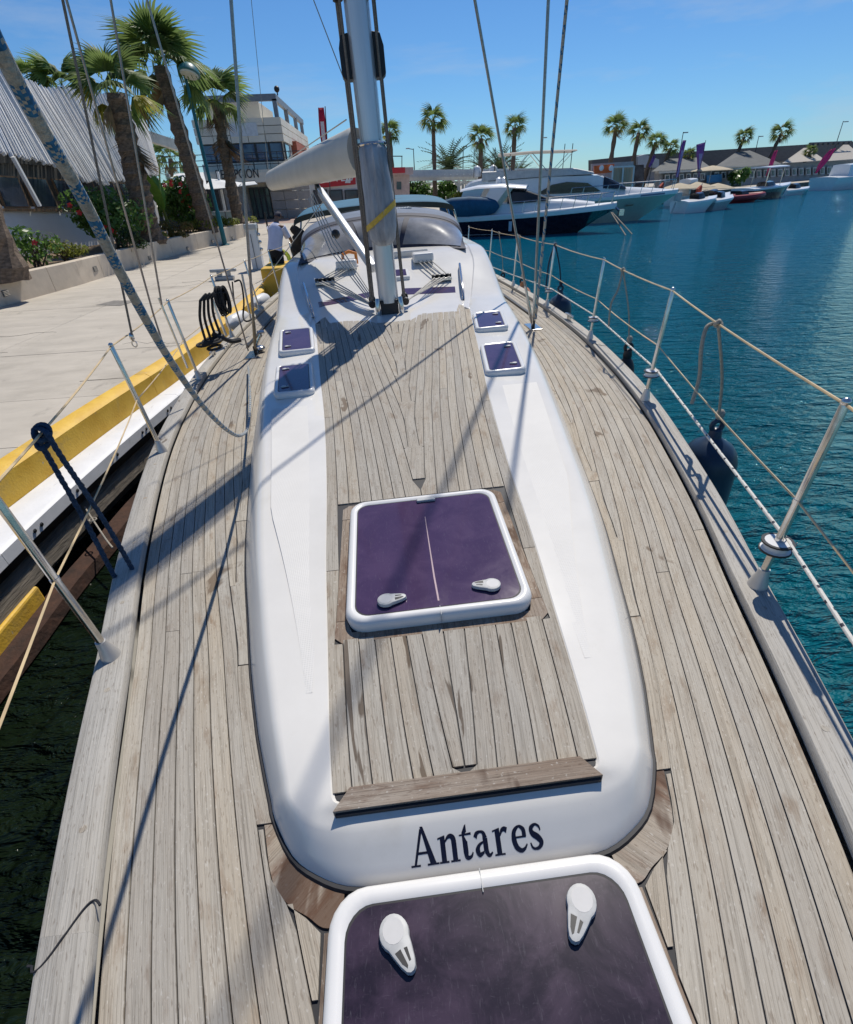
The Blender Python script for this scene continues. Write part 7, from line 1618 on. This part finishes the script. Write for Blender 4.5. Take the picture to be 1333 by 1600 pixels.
    m = MB(); m.tube([hd+fr_*.088*s+up*.015*s, hd+fr_*.108*s-up*.012*s], [.010*s, .015*s], 6)
    for sg in (-1, 1): m.ball(hd+sx*sg*.082*s-fr_*.005*s, .022*s, 5, (.6, 1, 1.3))
    m.build('nose_and_ears', SKIN, t, pos, smooth=True)
    m = MB()
    for sg in (-1, 1): m.ball(hd+fr_*.083*s+sx*sg*.032*s+up*.018*s, .011*s, 5)
    m.box(hd+fr_*.088*s-up*.045*s, (.035*s, .01*s, .008*s)); m.build('eyes_and_mouth', BLACKP, t, pos)
    m = MB()
    for sg in (-1, 1):
        k = pose.get('stride', .12)*sg; m.box(W(k+.07, sg*.11, .035), (.27*s, .10*s, .07*s), [fx, sx, [0, 0, 1]])
    m.build('shoes', BLKC, t, pos, bevel=.02)
    return t
pp = on(450, 455, ZQ); pp = np.array([pp[0]-.12, pp[1], ZQ])
person('man in white T-shirt and black shorts bending over the yellow kerb', pp, math.radians(62), 1.74, dict(lean=.42, stride=.14, armL=((.16, .06, -.26), (.14, -.02, -.24)), armR=((.14, .05, -.27), (.16, -.02, -.24))), SHIRTW, BLKC, cap=M('blue black cap', (.015, .018, .04), .8))
q1 = on(424, 339, ZQ); q2 = on(436, 340, ZQ)
person('person in black standing at the office door', q1, math.radians(-100), 1.62, dict(lean=.02, stride=.05, armL=((.03, .08, -.28), (.08, -.02, -.24)), armR=((.03, .08, -.28), (.10, .0, -.22))), BLKC, BLKC, shorts=False)
person('person in light blue shirt beside the one in black at the office door', q2, math.radians(-95), 1.64, dict(lean=.02, stride=.06, armL=((.05, .09, -.27), (.14, -.05, -.18)), armR=((.03, .08, -.28), (.08, .0, -.24))), BLUEC, M('dark blue trousers', (.03, .05, .12), .9), shorts=False)
# yellow hose coils by the man's hands and dark bundled cover hanging at the bimini
m = MB(); hc = on(434, 428, ZQ)+np.array([.15, 0, .35])
for i in range(9): m.tube([hc+[.26*math.cos(t_)*(1+.06*math.sin(i*3)), .05*i-.2+.03*math.sin(t_*2), .26*math.sin(t_)] for t_ in np.linspace(0, 2*PI, 17)], .022, 7)
tag(m.build('hose_coil', M('yellow green water hose', (.50, .50, .02), .5, var=.15), None, hc, smooth=True), 'coil of yellow green hose on the kerb at the bending man', 'hose')
# furled side panel strapped to the bimini leg
A_, Bm, C_ = bt(455, 355, 9.1), bt(468, 395, 9.2), bt(459, 442, 9.3)
P = smoothpath([A_, A_+[.10, 0, -.12], Bm, (Bm+C_)/2+[.03, 0, 0], C_], 6)
tag(MB().tube([b2w(p) for p in P], [.04+.09*math.sin(PI*i/(len(P)-1))*(1+.25*math.sin(i*1.3)) for i in range(len(P))], 10).build('bundled_cover', M('dark brown bundled canvas', (.03, .022, .018), .9, var=.4, scale=9, bump=.6, bscale=20), None, b2w(P[0]), smooth=True), 'dark bundled canvas hanging from the quay side end of the bimini', 'cover')
